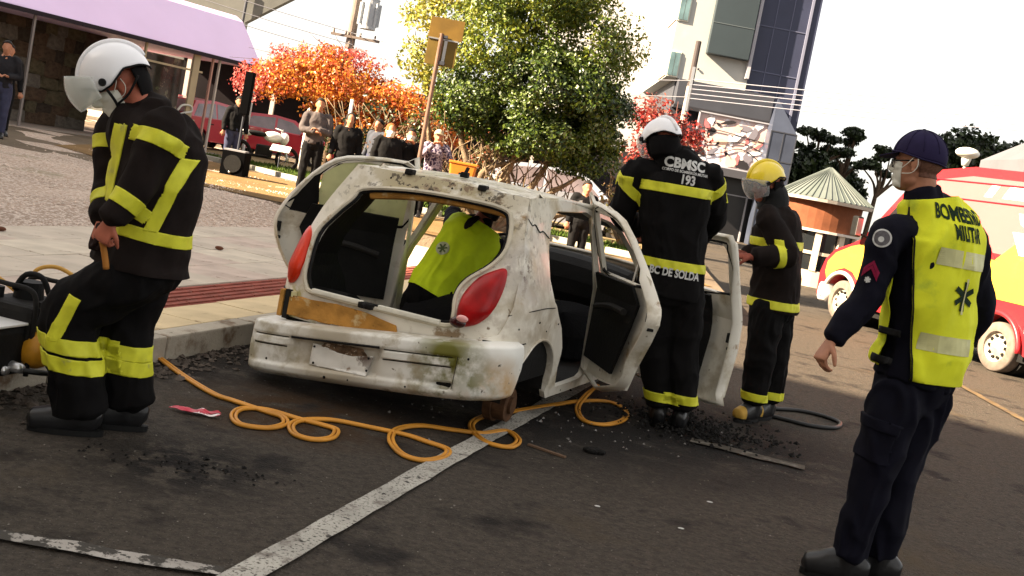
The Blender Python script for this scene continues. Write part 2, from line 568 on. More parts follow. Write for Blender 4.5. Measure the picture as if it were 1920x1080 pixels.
M_GLASSG = mat('dirty_green_glass', (0.78, 0.80, 0.42), 0.5, 0.4, var=(3, 0.25), alpha=0.9, spots=[((0.36, 0.40, 0.2), 5, 0.55, 0.15)])
M_TYRE = mat('tyre', (0.02, 0.019, 0.018), 0.9, 0.2, var=(20, 0.3))
M_TYREG = mat('dusty_tyre', (0.16, 0.13, 0.11), 0.9, 0.2, var=(10, 0.3))
M_STEEL = mat('wheel_steel', (0.45, 0.40, 0.33), 0.45, 0.5, metal=0.3, var=(10, 0.3))
M_RUST = mat('rusty_hub', (0.12, 0.06, 0.03), 0.85, 0.2, var=(14, 0.5), bump=(40, 0.5, 0.01))
M_GEAR = mat('black_bunker_cloth', (0.0048, 0.0043, 0.0045), 0.88, 0.14, var=(9, 0.35), bump=(220, 0.3, 0.003))
M_GEARB = mat('brown_bunker_cloth', (0.012, 0.008, 0.007), 0.88, 0.14, var=(9, 0.35), bump=(220, 0.3, 0.003))
M_NAVY = mat('navy_uniform_cloth', (0.0045, 0.0045, 0.011), 0.85, 0.16, var=(8, 0.35), bump=(240, 0.25, 0.003))
M_TAPE = mat('lime_reflective_tape', (0.66, 0.66, 0.035), 0.55, 0.35, var=(14, 0.18), bump=(120, 0.15, 0.002), spots=[((0.36, 0.36, 0.08), 10, 0.63, 0.08)])
M_TAPES = mat('silver_reflective_tape', (0.45, 0.44, 0.28), 0.35, 0.5, var=(14, 0.25), metal=0.2)
M_VEST = mat('lime_vest_cloth', (0.78, 1.0, 0.02), 0.7, 0.25, var=(4, 0.22), bump=(160, 0.2, 0.003), spots=[((0.40, 0.56, 0.02), 6, 0.66, 0.14)])
M_VESTY = mat('yellow_lime_vest_cloth', (0.76, 0.80, 0.025), 0.7, 0.25, var=(4, 0.2), bump=(160, 0.2, 0.003), spots=[((0.42, 0.50, 0.03), 7, 0.58, 0.14)])
M_SILV = mat('silver_patch', (0.56, 0.54, 0.25), 0.4, 0.5, var=(12, 0.25), metal=0.15)
M_SKIN = mat('skin', (0.42, 0.19, 0.11), 0.55, 0.35, var=(22, 0.16), bump=(180, 0.15, 0.002))
M_SKINR = mat('flushed_skin', (0.40, 0.12, 0.07), 0.55, 0.35, var=(16, 0.25), bump=(180, 0.15, 0.002))
M_HAIR = mat('grey_hair', (0.16, 0.13, 0.12), 0.8, 0.2, var=(60, 0.4), bump=(160, 0.6, 0.004))
M_HAIRD = mat('dark_hair', (0.012, 0.009, 0.007), 0.7, 0.3, var=(50, 0.4), bump=(120, 0.6, 0.005))
M_HELW = mat('white_helmet_shell', (0.80, 0.80, 0.82), 0.28, 0.5, var=(5, 0.05), coat=0.5)
M_HELY = mat('yellow_helmet_shell', (0.80, 0.60, 0.01), 0.3, 0.5, var=(5, 0.08), coat=0.5)
M_VISOR = mat('scratched_visor', (0.74, 0.77, 0.72), 0.25, 0.6, alpha=0.42, var=(4, 0.15))
M_VISORT = mat('clear_visor', (0.55, 0.56, 0.56), 0.2, 0.6, alpha=0.3, var=(4, 0.2))
M_MASKW = mat('white_face_mask', (0.72, 0.71, 0.62), 0.9, 0.1, var=(9, 0.1), bump=(40, 0.3, 0.004))
M_BOOT = mat('black_boot', (0.012, 0.012, 0.013), 0.35, 0.5, var=(14, 0.3), bump=(60, 0.3, 0.004))
M_BOOTY = mat('tan_boot_toe', (0.42, 0.25, 0.04), 0.6, 0.3, var=(14, 0.3))
M_GLOVE = mat('dark_glove', (0.03, 0.016, 0.014), 0.85, 0.2, var=(20, 0.4))
M_GLOVER = mat('red_brown_glove', (0.26, 0.07, 0.045), 0.85, 0.2, var=(20, 0.4))
M_CAP = mat('navy_cap_cloth', (0.020, 0.015, 0.052), 0.85, 0.2, var=(14, 0.25), bump=(240, 0.3, 0.002))
M_WHITEINK = mat('white_print', (0.60, 0.60, 0.58), 0.8, 0.2, var=(40, 0.3))
M_BLACKINK = mat('dark_green_print', (0.012, 0.028, 0.012), 0.8, 0.2, var=(40, 0.2))
M_PATCHG = mat('grey_patch_cloth', (0.16, 0.15, 0.16), 0.8, 0.2, var=(40, 0.5))
M_PATCHR = mat('crimson_patch_cloth', (0.26, 0.01, 0.05), 0.8, 0.2, var=(30, 0.3))
M_HOSE = mat('orange_hose_rubber', (0.62, 0.27, 0.03), 0.5, 0.4, var=(7, 0.25))
M_HOSEB = mat('black_hose_rubber', (0.010, 0.010, 0.010), 0.5, 0.4, var=(7, 0.25))
M_RED = mat('red_car_paint', (0.42, 0.012, 0.03), 0.3, 0.5, coat=0.6, var=(2, 0.15))
M_VANR = mat('red_van_paint', (0.30, 0.014, 0.02), 0.35, 0.5, coat=0.5, var=(1, 0.06))
M_VANP = mat('flare_washed_van_red', (0.44, 0.105, 0.105), 0.35, 0.5, coat=0.5, var=(1, 0.06))  # paler pink puts the flare over the upper van into its paint
M_VANY = mat('yellow_livery', (0.52, 0.30, 0.04), 0.35, 0.5, coat=0.5, var=(1, 0.06))
M_WHITEP = mat('white_vehicle_paint', (0.78, 0.78, 0.76), 0.35, 0.5, coat=0.4)
M_SILVER = mat('silver_vehicle_paint', (0.34, 0.36, 0.42), 0.35, 0.5, coat=0.4, var=(2, 0.1))
M_WIN = mat('dark_window_glass', (0.012, 0.014, 0.016), 0.08, 0.6, coat=0.3)
M_WINR = mat('reflecting_window_glass', (0.20, 0.16, 0.17), 0.12, 0.7, var=(1.5, 0.5))
M_CHROME = mat('light_metal', (0.5, 0.5, 0.5), 0.3, 0.5, metal=0.8)
M_LILAC = mat('lilac_canopy', (0.74, 0.57, 0.82), 0.6, 0.3, var=(0.6, 0.06))
M_BARK = mat('bark', (0.11, 0.075, 0.05), 0.95, 0.1, var=(9, 0.5), bump=(18, 0.9, 0.03))
M_BARKP = mat('pale_bark', (0.24, 0.18, 0.12), 0.95, 0.1, var=(9, 0.5), bump=(18, 0.9, 0.03))
# ------------------------------------------------------------ ground; street frame turned 16 degrees
SA = R(16)
EX = V((math.cos(SA), -math.sin(SA), 0)); EY = V((math.sin(SA), math.cos(SA), 0))
def st(x, y, z=0.0):
    return EX * x + EY * y + V((0, 0, z))
def flat(name, outline, z, m_, step=5.0, fn=None):
    bm = sheet(outline, fn or (lambda x, y: (x, y, z)), step=step, axis=(0, 0, 1), inner=fn is not None)
    return struct(bm_obj(name, bm, m_))
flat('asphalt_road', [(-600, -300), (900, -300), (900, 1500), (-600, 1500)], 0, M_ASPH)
# kerbed land left of the road: sub-base under the slabs, then the lot climbing to 0.3 m
bm = bmesh.new()
for (x0, x1, y0, y1, z) in ((-6.95, -3.72, -6, 30, 0.118),):
    vs = [bm.verts.new(st(a, b, z)) for a, b in ((x0, y0), (x1, y0), (x1, y1), (x0, y1))]
    bm.faces.new(vs)
    vs2 = [bm.verts.new(st(a, b, -0.05)) for a, b in ((x0, y0), (x1, y0), (x1, y1), (x0, y1))]
    for i in range(4):
        j = (i + 1) % 4
        bm.faces.new((vs[i], vs2[i], vs2[j], vs[j]))
pave = struct(bm_obj('pavement', bm, M_JOINT))
def slab_mesh(sx, sy, t, m_, ribs=0, bev=0.006):
    bm = bmesh.new()
    box(bm, (0, 0, t / 2), (sx, sy, t), bev=bev)
    for i in range(ribs):
        x = (i + 0.5) / ribs * sx - sx / 2
        box(bm, (x, 0, t + 0.004), (sx / ribs * 0.42, sy * 0.97, 0.012))
    me = bpy.data.meshes.new('slab')
    bmesh.ops.recalc_face_normals(bm, faces=bm.faces)
    bm.to_mesh(me); bm.free()
    me.materials.append(m_)
    return me
slabs = [slab_mesh(0.592, 0.792, 0.03, mm) for mm in M_SLAB]
slaby = slab_mesh(0.40, 0.792, 0.03, M_SLABY)
tact = slab_mesh(0.444, 0.444, 0.026, M_TACT, ribs=5)
def put(name, me, x, y, z, parent, rz=-SA):
    o = bpy.data.objects.new(name, me)
    COL.objects.link(o)
    o.parent = parent
    o.location = st(x, y, z)
    o.rotation_euler = (random.uniform(-.003, .003), random.uniform(-.003, .003), rz + random.uniform(-.004, .004))
    return o
rnd = random.Random(3)
for i in range(4):
    for j in range(34):
        put('slab', slabs[rnd.choice((0, 0, 1, 2))], -4.61 - 0.3 - i * 0.6, 0.4 + j * 0.8 + (0.4 if i % 2 else 0), 0.112 + rnd.uniform(0, .004), pave)
for j in range(26):
    put('slab', slaby, -3.93, 0.2 + j * 0.8, 0.112 + rnd.uniform(0, .004), pave)
for j in range(50):
    put('tactile_tile', tact, -4.365, 0.2 + j * 0.45, 0.113, pave)
kerb_me = slab_mesh(0.15, 0.985, 0.16, M_KERB, bev=0.012)
kerb = thing('kerb', 'pale worn concrete kerb between the paving and the parking bay', 'kerb')
for j in range(22):
    o = put('kerb_stone', kerb_me, -3.645, 0.1 + j * 1.0, -0.012 + rnd.uniform(0, .004), kerb)
kerb['kind'] = 'structure'
def lotz(x, y):
    """height of the lot from the street-frame coordinates"""
    t = min(1, max(0, (-6.95 - x) / 4.0)) if y < 24 else min(1, max(0, (-6.95 - x) / 4.0))
    return 0.125 + 0.207 * (t * t * (3 - 2 * t))
def lot_fn(x, y):
    p = st(x, y, 0)
    z = lotz(x, y)
    far = min(1, max(0, (y - 8) / 5))
    z = max(z, 0.125 + 0.207 * far * min(1, max(0, (-6.95 - x) / 1.0)))
    n = noise.noise(V((x * 0.8, y * 0.8, 0))) * 0.03 * min(1, (-6.95 - x) / 1.0)
    return (p.x, p.y, z + n)
bm = sheet([(-6.95, -5), (-6.95, 40), (-60, 60), (-60, -5)], lot_fn, step=0.9, axis=(0, 0, 1))
for f in bm.faces: f.smooth = True
struct(bm_obj('gravel_ground', bm, M_GRAV))
# island ground beyond the paving, under the trees
def gpatch(name, pts, z, m_, h=0.0):
    bm = bmesh.new()
    top = [bm.verts.new((x, y, z)) for x, y in pts]
    bm.faces.new(top)
    if h:
        lo = [bm.verts.new((x, y, z - h)) for x, y in pts]
        for i in range(len(pts)):
            j = (i + 1) % len(pts)
            bm.faces.new((top[i], lo[i], lo[j], top[j]))
    return struct(bm_obj(name, bm, m_))
gpatch('square_ground', [(-14, 19.2), (3.0, 14.6), (4.6, 30), (4.6, 46), (-40, 46), (-40, 30)], 0.335, mat('grey_brown_ground', (0.15, 0.118, 0.085), 0.95, 0.1, var=(0.5, 0.3), bump=(30, 0.6, 0.03)), 0.4)
gpatch('orange_dirt', [(-8.6, 20.0), (-5.2, 16.9), (.5, 15.2), (3.0, 16.0), (2.6, 18.6), (-2.6, 20.6), (-6.2, 24.6), (-9.6, 26.8)], 0.345, M_DIRT)
gpatch('grass_verge', [(-8.6, 27.6), (-6.1, 25.3), (-2.4, 21.4), (2.6, 19.2), (3.4, 21.6), (-1.6, 24.6), (-6.2, 29.5)], 0.37, M_GRASS, 0.1)
gpatch('sand_path', [(-9.6, 31.0), (-6.2, 29.6), (-1.6, 24.7), (3.6, 21.8), (4.3, 27), (0, 33), (-8.6, 36)], 0.355, mat('pale_sand_path', (0.22, 0.165, 0.085), 0.95, 0.1, var=(0.8, 0.25), bump=(30, 0.4, 0.02)), 0.1)
# verge edging of concrete blocks
edge = thing('verge_edging', 'low white concrete edging in front of the grass verge', 'edging')
em = slab_mesh(0.96, 0.16, 0.14, mat('white_edging', (0.34, 0.33, 0.28), 0.8, 0.2, var=(4, 0.25)), bev=0.01)
ep = [(-9.9, 27.7), (-6.1, 25.15), (-2.4, 21.25), (2.6, 19.05)]
for a, b in zip(ep[:-1], ep[1:]):
    a, b = V((*a, 0)), V((*b, 0))
    n_ = int((b - a).length)
    d = (b - a).normalized()
    for i in range(n_):
        o = bpy.data.objects.new('edging_block', em); COL.objects.link(o); o.parent = edge
        p = a + d * (i + 0.5) * (b - a).length / n_
        o.location = (p.x, p.y, 0.30); o.rotation_euler = (0, 0, math.atan2(d.y, d.x))
# grass blades on the verge
bm = bmesh.new()
rg = random.Random(5)
def in_poly(x, y, loop):
    c = False
    for i in range(len(loop)):
        x1, y1 = loop[i]; x2, y2 = loop[i - 1]
        if (y1 > y) != (y2 > y) and x < (x2 - x1) * (y - y1) / (y2 - y1) + x1:
            c = not c
    return c
vp = [(-8.6, 27.6), (-6.1, 25.3), (-2.4, 21.4), (2.6, 19.2), (3.4, 21.6), (-1.6, 24.6), (-6.2, 29.5)]
k = 0
while k < 9000:
    x, y = rg.uniform(-8.6, 3.4), rg.uniform(19.2, 29.5)
    if not in_poly(x, y, vp):
        continue
    a = rg.uniform(0, 6.28); h = rg.uniform(.04, .11); w = rg.uniform(.01, .022)
    dx, dy = math.cos(a) * w, math.sin(a) * w
    b0 = bm.verts.new((x - dx, y - dy, .37)); b1 = bm.verts.new((x + dx, y + dy, .37))
    t = bm.verts.new((x + rg.uniform(-.04, .04), y + rg.uniform(-.04, .04), .37 + h))
    bm.faces.new((b0, b1, t)); k += 1
g = bm_obj('grass', bm, M_BLADE); g['kind'] = 'stuff'
# loose stones: gravel lot (near part) and gutter
def stones(name, gen, n, smin, smax, m_, seed=1, flat_=0.6):
    bm = bmesh.new(); r = random.Random(seed)
    for _ in range(n):
        x, y, z = gen(r)
        s = r.uniform(smin, smax) * (1 if r.random() < .9 else 1.6)
        q = Matrix.Rotation(r.uniform(0, 6.28), 3, 'Z') @ Matrix.Rotation(r.uniform(-.4, .4), 3, 'X')
        vs = [V((1, 0, 0)), V((-.9, .2, 0)), V((.1, .9, .1)), V((-.1, -1, 0)), V((.2, .1, flat_)), V((0, 0, -.3))]
        w = [bm.verts.new(V((x, y, z)) + q @ V((v.x * s * r.uniform(.7, 1.2), v.y * s * r.uniform(.7, 1.2), v.z * s))) for v in vs]
        for a, b, c in ((0, 2, 4), (2, 1, 4), (1, 3, 4), (3, 0, 4), (2, 0, 5), (1, 2, 5), (3, 1, 5), (0, 3, 5)):
            bm.faces.new((w[a], w[b], w[c]))
    o = bm_obj(name, bm, m_); o['kind'] = 'stuff'
    return o
def g_lot(r):
    x, y = -7.0 - abs(r.gauss(0, 2.2)), r.uniform(3, 24)
    p = lot_fn(x, y)
    return (p[0], p[1], p[2] + .003)
stones('gravel', g_lot, 22000, .007, .019, M_STONE1, 11)
def g_gut(r):
    x = -3.565 + abs(r.gauss(0, .13)); y = r.uniform(3.5, 9)
    p = st(x, y); return (p.x, p.y, .004)
stones('gutter_grit', g_gut, 900, .006, .03, mat('gutter_stone', (0.10, 0.08, 0.065), 0.9, 0.2, var=(20, .5)), 12)
def g_road(r):
    y = 3 + 9 * r.random() ** 1.5; x = r.uniform(-.5, .62) * y
    return (x, y, .003)
stones('road_grit', g_road, 1500, .002, .006, mat('road_stone', (0.22, 0.20, 0.17), 0.9, 0.2, var=(20, .5)), 13)
# soil patch in the gutter and oily stain
def blob(cx, cy, rx, ry, rz, seed, n=40, z=0.0, amp=.3):
    out = []
    for i in range(n):
        a = 6.28318 * i / n
        k = 1 + amp * noise.noise(V((math.cos(a) * 1.6 + seed, math.sin(a) * 1.6, seed))) + amp * .5 * noise.noise(V((math.cos(a) * 5 + seed, math.sin(a) * 5, 1)))
        x, y = rx * k * math.cos(a), ry * k * math.sin(a)
        out.append((cx + x * math.cos(rz) - y * math.sin(rz), cy + x * math.sin(rz) + y * math.cos(rz)))
    return out
p = st(-3.15, 6.7)
p = st(-2.35, 5.75)
# painted lines
def strip(name, pts, w, z, m_, wob=.004):
    bm = bmesh.new(); prev = None
    pts = [V((*p, 0)) for p in pts]
    rows = []
    for a, b in zip(pts[:-1], pts[1:]):
        k = max(2, int((b - a).length / .12))
        for i in range(k):
            rows.append((a + (b - a) * i / k, (b - a).normalized()))
    rows.append((pts[-1], (pts[-1] - pts[-2]).normalized()))
    for i, (p, d) in enumerate(rows):
        nn = V((-d.y, d.x, 0))
        l = bm.verts.new(p + nn * (w / 2 + random.uniform(-wob, wob)) + V((0, 0, z)))
        r = bm.verts.new(p - nn * (w / 2 + random.uniform(-wob, wob)) + V((0, 0, z)))
        if prev:
            bm.faces.new((prev[0], prev[1], r, l))
        prev = (l, r)
    return struct(bm_obj(name, bm, m_))
strip('bay_line', [(-.86, 2.9), (-.66, 3.56), (.02, 5.85), (.30, 6.75), (.8, 8.4)], .118, .013, M_LINE)
strip('bay_line', [(-2.6, 3.42), (-1.47, 3.48), (-.74, 3.53)], .085, .013, M_LINE_OLD, .014)
strip('road_line', [(1.36, 6.92), (2.05, 6.72)], .13, .012, mat('faint_road_paint', (0.078, 0.066, 0.052), .9, .2, var=(24, .4, 9), spots=[((.14, .125, .105), 12, .52, .08)]), .02)
strip('road_line', [(5.45, 13.6), (5.27, 10.7), (5.1, 7)], .10, .012, M_YLINE, .012)
strip('road_seam', [(1.0, 13.7), (3.33, 12.5), (4.9, 11.8), (9, 10.0)], .02, .012, mat('tar_seam', (0.02, 0.015, 0.012), .8, .3), .01)
strip('road_seam', [(2.6, 11.6), (3.92, 11.3), (5.6, 11.1)], .012, .012, MATS['tar_seam'], .006)
# small dark clods and a flattened leaf of plastic on the road
def clod(r):
    a = r.gauss(0, 1); return (-1.25 + a * .28, 4.55 + r.gauss(0, .07), .004)
stones('soil_clods', clod, 80, .003, .012, M_RUBBLE, 21)
# ------------------------------------------------------------ the cut-open white hatchback
CAR_RZ = -R(21)
car = thing('hatchback_car', 'stripped dirty white hatchback without wheels or tailgate, doors hanging open, red tail lights', 'car', (-0.66, 6.1, 0), CAR_RZ)
def cz(x, m=1):
    return x
def top_line(y):
    xs = [0.30, 0.35, 0.9, 1.5, 2.0, 2.35, 2.95, 3.1, 3.5, 3.72]
    zs = [1.25, 1.34, 1.375, 1.36, 1.315, 1.25, 0.93, 0.90, 0.84, 0.72]
    return float(np.interp(y, xs, zs))
def side_x(y, z):
    x = 0.785 - max(0, z - 0.74) * 0.36 - max(0, 0.42 - z) * 0.10
    x += 0.012 * math.sin((z - .2) * 5)
    if y < 0.32:
        x -= 0.20 * ((0.32 - y) / 0.30) ** 2
    if y > 3.0:
        x -= 0.12 * ((y - 3.0) / 0.75) ** 2
    return x
arch = lambda cx, cy, r, a0, a1, n=14: [(cx + r * math.cos(R(a0 + (a1 - a0) * i / n)), cy + r * math.sin(R(a0 + (a1 - a0) * i / n))) for i in range(n + 1)]
side_out = ([(0.02, 0.50), (0.19, 0.50), (0.20, 0.36)] + arch(0.525, 0.20, 0.345, 152, -2) + [(0.93, 0.14), (2.72, 0.13)]
            + arch(3.08, 0.19, 0.33, 188, -8) + [(3.5, 0.12), (3.66, 0.16), (3.74, 0.34), (3.76, 0.52), (3.70, 0.72), (3.5, 0.84), (3.1, 0.90), (2.95, 0.93),
               (2.60, 1.13), (2.35, 1.25), (2.0, 1.315), (1.5, 1.36), (0.9, 1.375), (0.36, 1.35), (0.31, 1.25), (0.265, 1.14), (0.205, 1.01), (0.205, 0.95), (0.20, 0.90), (0.165, 0.80), (0.125, 0.66), (0.10, 0.59), (0.03, 0.55)])
hole_r = [(0.84, 1.295), (1.42, 1.305), (1.60, 1.275), (1.65, 0.9), (1.66, 0.24), (1.55, 0.20), (1.05, 0.20), (0.965, 0.34), (0.945, 0.47), (0.86, 0.60), (0.68, 0.77), (0.635, 0.90), (0.66, 1.06), (0.74, 1.24)]
hole_f = [(1.745, 1.28), (2.0, 1.255), (2.28, 1.19), (2.55, 1.06), (2.78, 0.90), (2.80, 0.36), (2.66, 0.20), (1.80, 0.20), (1.755, 0.9)]
def mk_side(s, name):
    bm = sheet(side_out, lambda y, z: (s * side_x(y, z), y, z), [hole_r, hole_f], step=0.045, thick=0.035, axis=(s, 0, 0))
    for v in bm.verts:                               # dents
        n = noise.noise(V((v.co.y * 2.3, v.co.z * 2.6, s * 5)))
        v.co.x += s * n * 0.007
        d = (V((v.co.y, v.co.z)) - V((0.30, 0.86))).length
        if s > 0 and d < .16:
            v.co.x -= .018 * (1 - d / .16) ** 2 * (1 + noise.noise(V((v.co.y * 20, v.co.z * 20, 0))))
    bm.normal_update()
    for f in bm.faces: f.smooth = True
    o = bm_obj(name, bm, M_CARW, car)
    es = o.modifiers.new('e', 'EDGE_SPLIT'); es.split_angle = R(40)
    return o
mk_side(1, 'body_side'); mk_side(-1, 'body_side')
# roof
def roof_fn(x, y):
    e = top_line(y)
    k = (x / 0.56)
    return (x, y, e - .006 + 0.032 * (1 - k * k))
roof_o = [(-.50, .34), (.54, .34), (.56, .7), (.565, 1.3), (.58, 2.0), (.56, 2.30), (-.56, 2.30), (-.58, 2.0), (-.565, 1.3), (-.55, .7)]
bm = sheet(roof_o, roof_fn, step=.07, thick=.025, axis=(0, 0, 1))
for v in bm.verts: v.co.z += noise.noise(v.co * 2) * .006
for f in bm.faces: f.smooth = True
roof = bm_obj('roof', bm, M_CARW, car)
bm = bmesh.new()
box(bm, (.02, .60, 1.405), (.05, .04, .035), bev=.008); cyl(bm, (.02, .60, 1.41), (.02, .62, 1.45), .012)
bm_obj('aerial_base', bm, M_BLACKP, roof)
bm = sheet([(x * .94, y) for x, y in roof_o], lambda x, y: (x, y, roof_fn(x, y)[2] - .045), step=.2, thick=.01)
bm_obj('headliner', bm, M_BLACKP, car)
# rear frame with the tailgate opening
def rear_fn(x, z):
    y = 0.04 + max(0, z - 0.70) * 0.42
    y += 0.03 * (abs(x) / .66) ** 4 + 6 * max(0, abs(x) - .61) ** 2
    return (x, y, z)
rear_out = [(-.70, .40), (-.705, .60), (-.715, .78), (-.70, .93), (-.66, 1.06), (-.605, 1.21), (-.555, 1.352), (.565, 1.352), (.605, 1.21), (.66, 1.06), (.70, .93), (.715, .78), (.705, .60), (.70, .40)]
opening = [(-.534, .613), (-.558, .718), (-.580, .907), (-.515, 1.036), (-.43, 1.15), (-.382, 1.215), (-.108, 1.262), (.209, 1.277), (.50, 1.267), (.575, 1.21), (.602, 1.058), (.552, .95), (.445, .843), (.414, .755), (.428, .64), (.39, .578), (-.02, .573), (-.449, .572)]
opening = [(x - .1 * max(0, z - .7), z) for x, z in opening]
op_s = [tuple(p) for p in smoothpath(opening, 4, True)]
bm = sheet(rear_out, rear_fn, [op_s], step=.04, thick=.05, axis=(0, -1, 0))
for v in bm.verts: v.co.y += noise.noise(v.co * 4) * .006
for f in bm.faces: f.smooth = True
rear = bm_obj('rear_frame', bm, M_CARW, car)
rear.modifiers.new('e', 'EDGE_SPLIT').split_angle = R(40)
# pressed lip and black seal all round the opening
bm = bmesh.new()
tube(bm, [V(rear_fn(x, z)) + V((0, -.006, 0)) for x, z in opening], .013, 6, 4, True)
bm_obj('opening_lip', bm, M_CREAM, rear)
cxo, czo = 0, .9
bm = bmesh.new()
tube(bm, [V(rear_fn(x + (cxo - x) * .035, z + (czo - z) * .04)) + V((0, .01, 0)) for x, z in opening], .011, 6, 4, True)
bm_obj('rubber_seal', bm, M_BLACKP, rear)
# orange rusty inner header under the roof edge
bm = bmesh.new()
hp = [(-.40, 1.20), (-.11, 1.245), (.20, 1.26), (.47, 1.25), (.545, 1.19), (.57, 1.08)]
tube(bm, [V(rear_fn(x, z)) + V((0, .05, -.012)) for x, z in hp], .027, 8, 5)
bm_obj('rusty_header', bm, M_RUSTP, rear)
# load sill strips and the rusty panel under the opening
for (a, b) in ((-.47, -.13), (-.03, .36)):
    bm = bmesh.new()
    box(bm, ((a + b) / 2, .03, .588), (b - a, .03, .026), bev=.006)
    bm_obj('sill_strip', bm, mat('cream_sill_strip', (.80, .77, .66), .5, .3, var=(9, .2)), rear)
bm = sheet([(-.63, .415), (-.62, .52), (-.30, .545), (-.1, .54), (.1, .51), (.12, .45), (-.2, .43)], lambda x, z: (x, .022 + noise.noise(V((x * 9, z * 9, 0))) * .006, z), step=.03, thick=.012, axis=(0, -1, 0))
bm_obj('rusty_panel', bm, M_RUSTP, rear)
bm = bmesh.new(); box(bm, (-.665, .05, .475), (.03, .06, .16), bev=.008); bm_obj('crash_bar_end', bm, M_RUSTP, rear)
bm = bmesh.new(); box(bm, (-.625, .035, .475), (.03, .03, .17)); bm_obj('bracket_gap', bm, M_BLACKM, rear)
bm = bmesh.new(); box(bm, (-.10, .015, .58), (.09, .05, .035), bev=.01); cyl(bm, (-.10, -.01, .585), (-.10, -.04, .58), .012)
bm_obj('latch', bm, M_BLACKM, rear)
for sx, sz in ((-.2, 1.325), (.28, 1.315)):
    bm = bmesh.new(); box(bm, (sx, rear_fn(sx, sz)[1] + .02, sz + .04), (.05, .06, .035), bev=.01); bm_obj('hinge', bm, M_BLACKM, rear)
# tail lights: domed lenses
def dome_lens(name, outline, depth, fn, mats, z_dark=None, step=.02):
    P, T = poly2d(outline, (), step)
    n = len(outline)
    B = []
    for i, a in enumerate(outline):
        b = outline[(i + 1) % n]
        for k in range(8):
            B.append((a[0] + (b[0] - a[0]) * k / 8, a[1] + (b[1] - a[1]) * k / 8))
    B = np.array(B)
    bm = bmesh.new()
    vs = []
    for p in P:
        d = math.sqrt(((B - p) ** 2).sum(1).min())
        vs.append(bm.verts.new(V(fn(*p)) + V((0, -depth * min(1, (d / .06)) ** .5 - .004, 0))))
    for t in T:
        f = bm.faces.new([vs[i] for i in t]); f.smooth = True
    be = [e for e in bm.edges if e.is_boundary]
    r = bmesh.ops.extrude_edge_only(bm, edges=be)
    for g in r['geom']:
        if isinstance(g, bmesh.types.BMVert): g.co.y += .05
    return bm_obj(name, bm, mats, car)
lens_r = smoothpath([(.606, .947), (.565, .932), (.489, .873), (.447, .778), (.446, .709), (.450, .638), (.468, .593), (.534, .606), (.585, .638), (.635, .706), (.645, .814), (.632, .91)], 3, True)
lens_l = smoothpath([(-.715, .93), (-.67, .925), (-.630, .889), (-.588, .769), (-.590, .656), (-.631, .599), (-.687, .600), (-.728, .674), (-.750, .779), (-.748, .867)], 3, True)
def rl(x, z):
    return tuple(V(rear_fn(x, z)) + V((0, -.006, 0)))
lr = dome_lens('tail_light', [tuple(p) for p in lens_r], .028, rl, M_LENS)
ll = dome_lens('tail_light', [tuple(p) for p in lens_l], .035, rl, M_LENSO)
lr['label'] = 'red right tail light lens'
ll['label'] = 'orange red left tail light lens'
bm = bmesh.new()
ell(bm, (.505, -.010, .645), (.036, .014, .020)); bm_obj('reverse_lens', bm, M_LENSW, lr)
bm = bmesh.new()
ell(bm, (.478, .0, .618), (.050, .017, .030)); bm_obj('dark_lens_corner', bm, M_LENSD, lr)
# bumper: swept skin, hanging lower on the left
plan = smoothpath([(-.80, .34), (-.825, .16), (-.795, .02), (-.68, -.075), (-.35, -.115), (0, -.128), (.35, -.122), (.60, -.095), (.735, -.03), (.795, .06), (.81, .19)], 12)
def b_off(x, v):
    """how far the bumper skin stands out at width x, height share v"""
    o = .018 * math.sin(math.pi * v) ** .5 if 0 < v < 1 else 0
    if v < .12: o -= .045 * (1 - v / .12) ** 1.6
    if v > .955: o -= .022 * ((v - .955) / .045) ** 2
    def inset(cx, hw, cv, hv, d, e=.022, ev=.07):
        ex = min(1, max(0, (hw - abs(x - cx)) / e)); e2 = min(1, max(0, (hv - abs(v - cv)) / ev))
        k = min(ex, e2)
        return d * k * k * (3 - 2 * k)
    o -= inset(-.10, .665, .50, .30, .014)
    o -= inset(-.175, .295, .49, .265, .026)
    for c_, h_ in ((-.61, .125), (.335, .205)):
        o += inset(c_, h_, .665, .075, .014, .01, .02)
    o -= inset(.50, .055, .24, .075, .03, .01, .03)
    o += noise.noise(V((x * 3, v * 3, 7))) * .006 + noise.noise(V((x * 11, v * 6, 2))) * .0012
    return o
def b_frame(i):
    q = plan[min(i + 1, len(plan) - 1)] - plan[max(i - 1, 0)]
    q = q / np.linalg.norm(q)
    return plan[i], q[1], -q[0]
def b_pt(x, v, extra=0.0):
    i = min(range(20, len(plan) - 20), key=lambda k: abs(plan[k][0] - x))
    p, nx, ny = b_frame(i)
    j = i + 1 if x > p[0] else i - 1
    t_ = (x - p[0]) / (plan[j][0] - p[0] + 1e-9)
    yy = p[1] + (plan[j][1] - p[1]) * t_
    o = b_off(x, v) + extra
    return V((x + nx * o, yy + ny * o, .142 + .125 * x + .315 * v))
bm = bmesh.new(); rows = []
NV = 46
for i, p in enumerate(plan):
    p, nx, ny = b_frame(i)
    x = p[0]; col = []
    for j in range(NV + 1):
        v = j / NV
        o = b_off(x, v)
        X_, Y_, Z_ = p[0] + nx * o, p[1] + ny * o, .142 + .125 * x + .315 * v
        if x > .6:                                   # the wheel arch cuts into the corner
            dx_, dz_ = Y_ - .525, Z_ - .20
            rr_ = math.hypot(dx_, dz_)
            if rr_ < .40 and dx_ < 0:
                k_ = .40 / max(rr_, .05)
                Y_ = .525 + dx_ * k_; Z_ = .20 + dz_ * k_ if dz_ > 0 else Z_
        col.append(bm.verts.new((X_, Y_, Z_)))
    rows.append(col)
for A, B in zip(rows[:-1], rows[1:]):
    for j in range(NV):
        f = bm.faces.new((A[j], A[j + 1], B[j + 1], B[j])); f.smooth = True
tops = [c[-1] for c in rows]
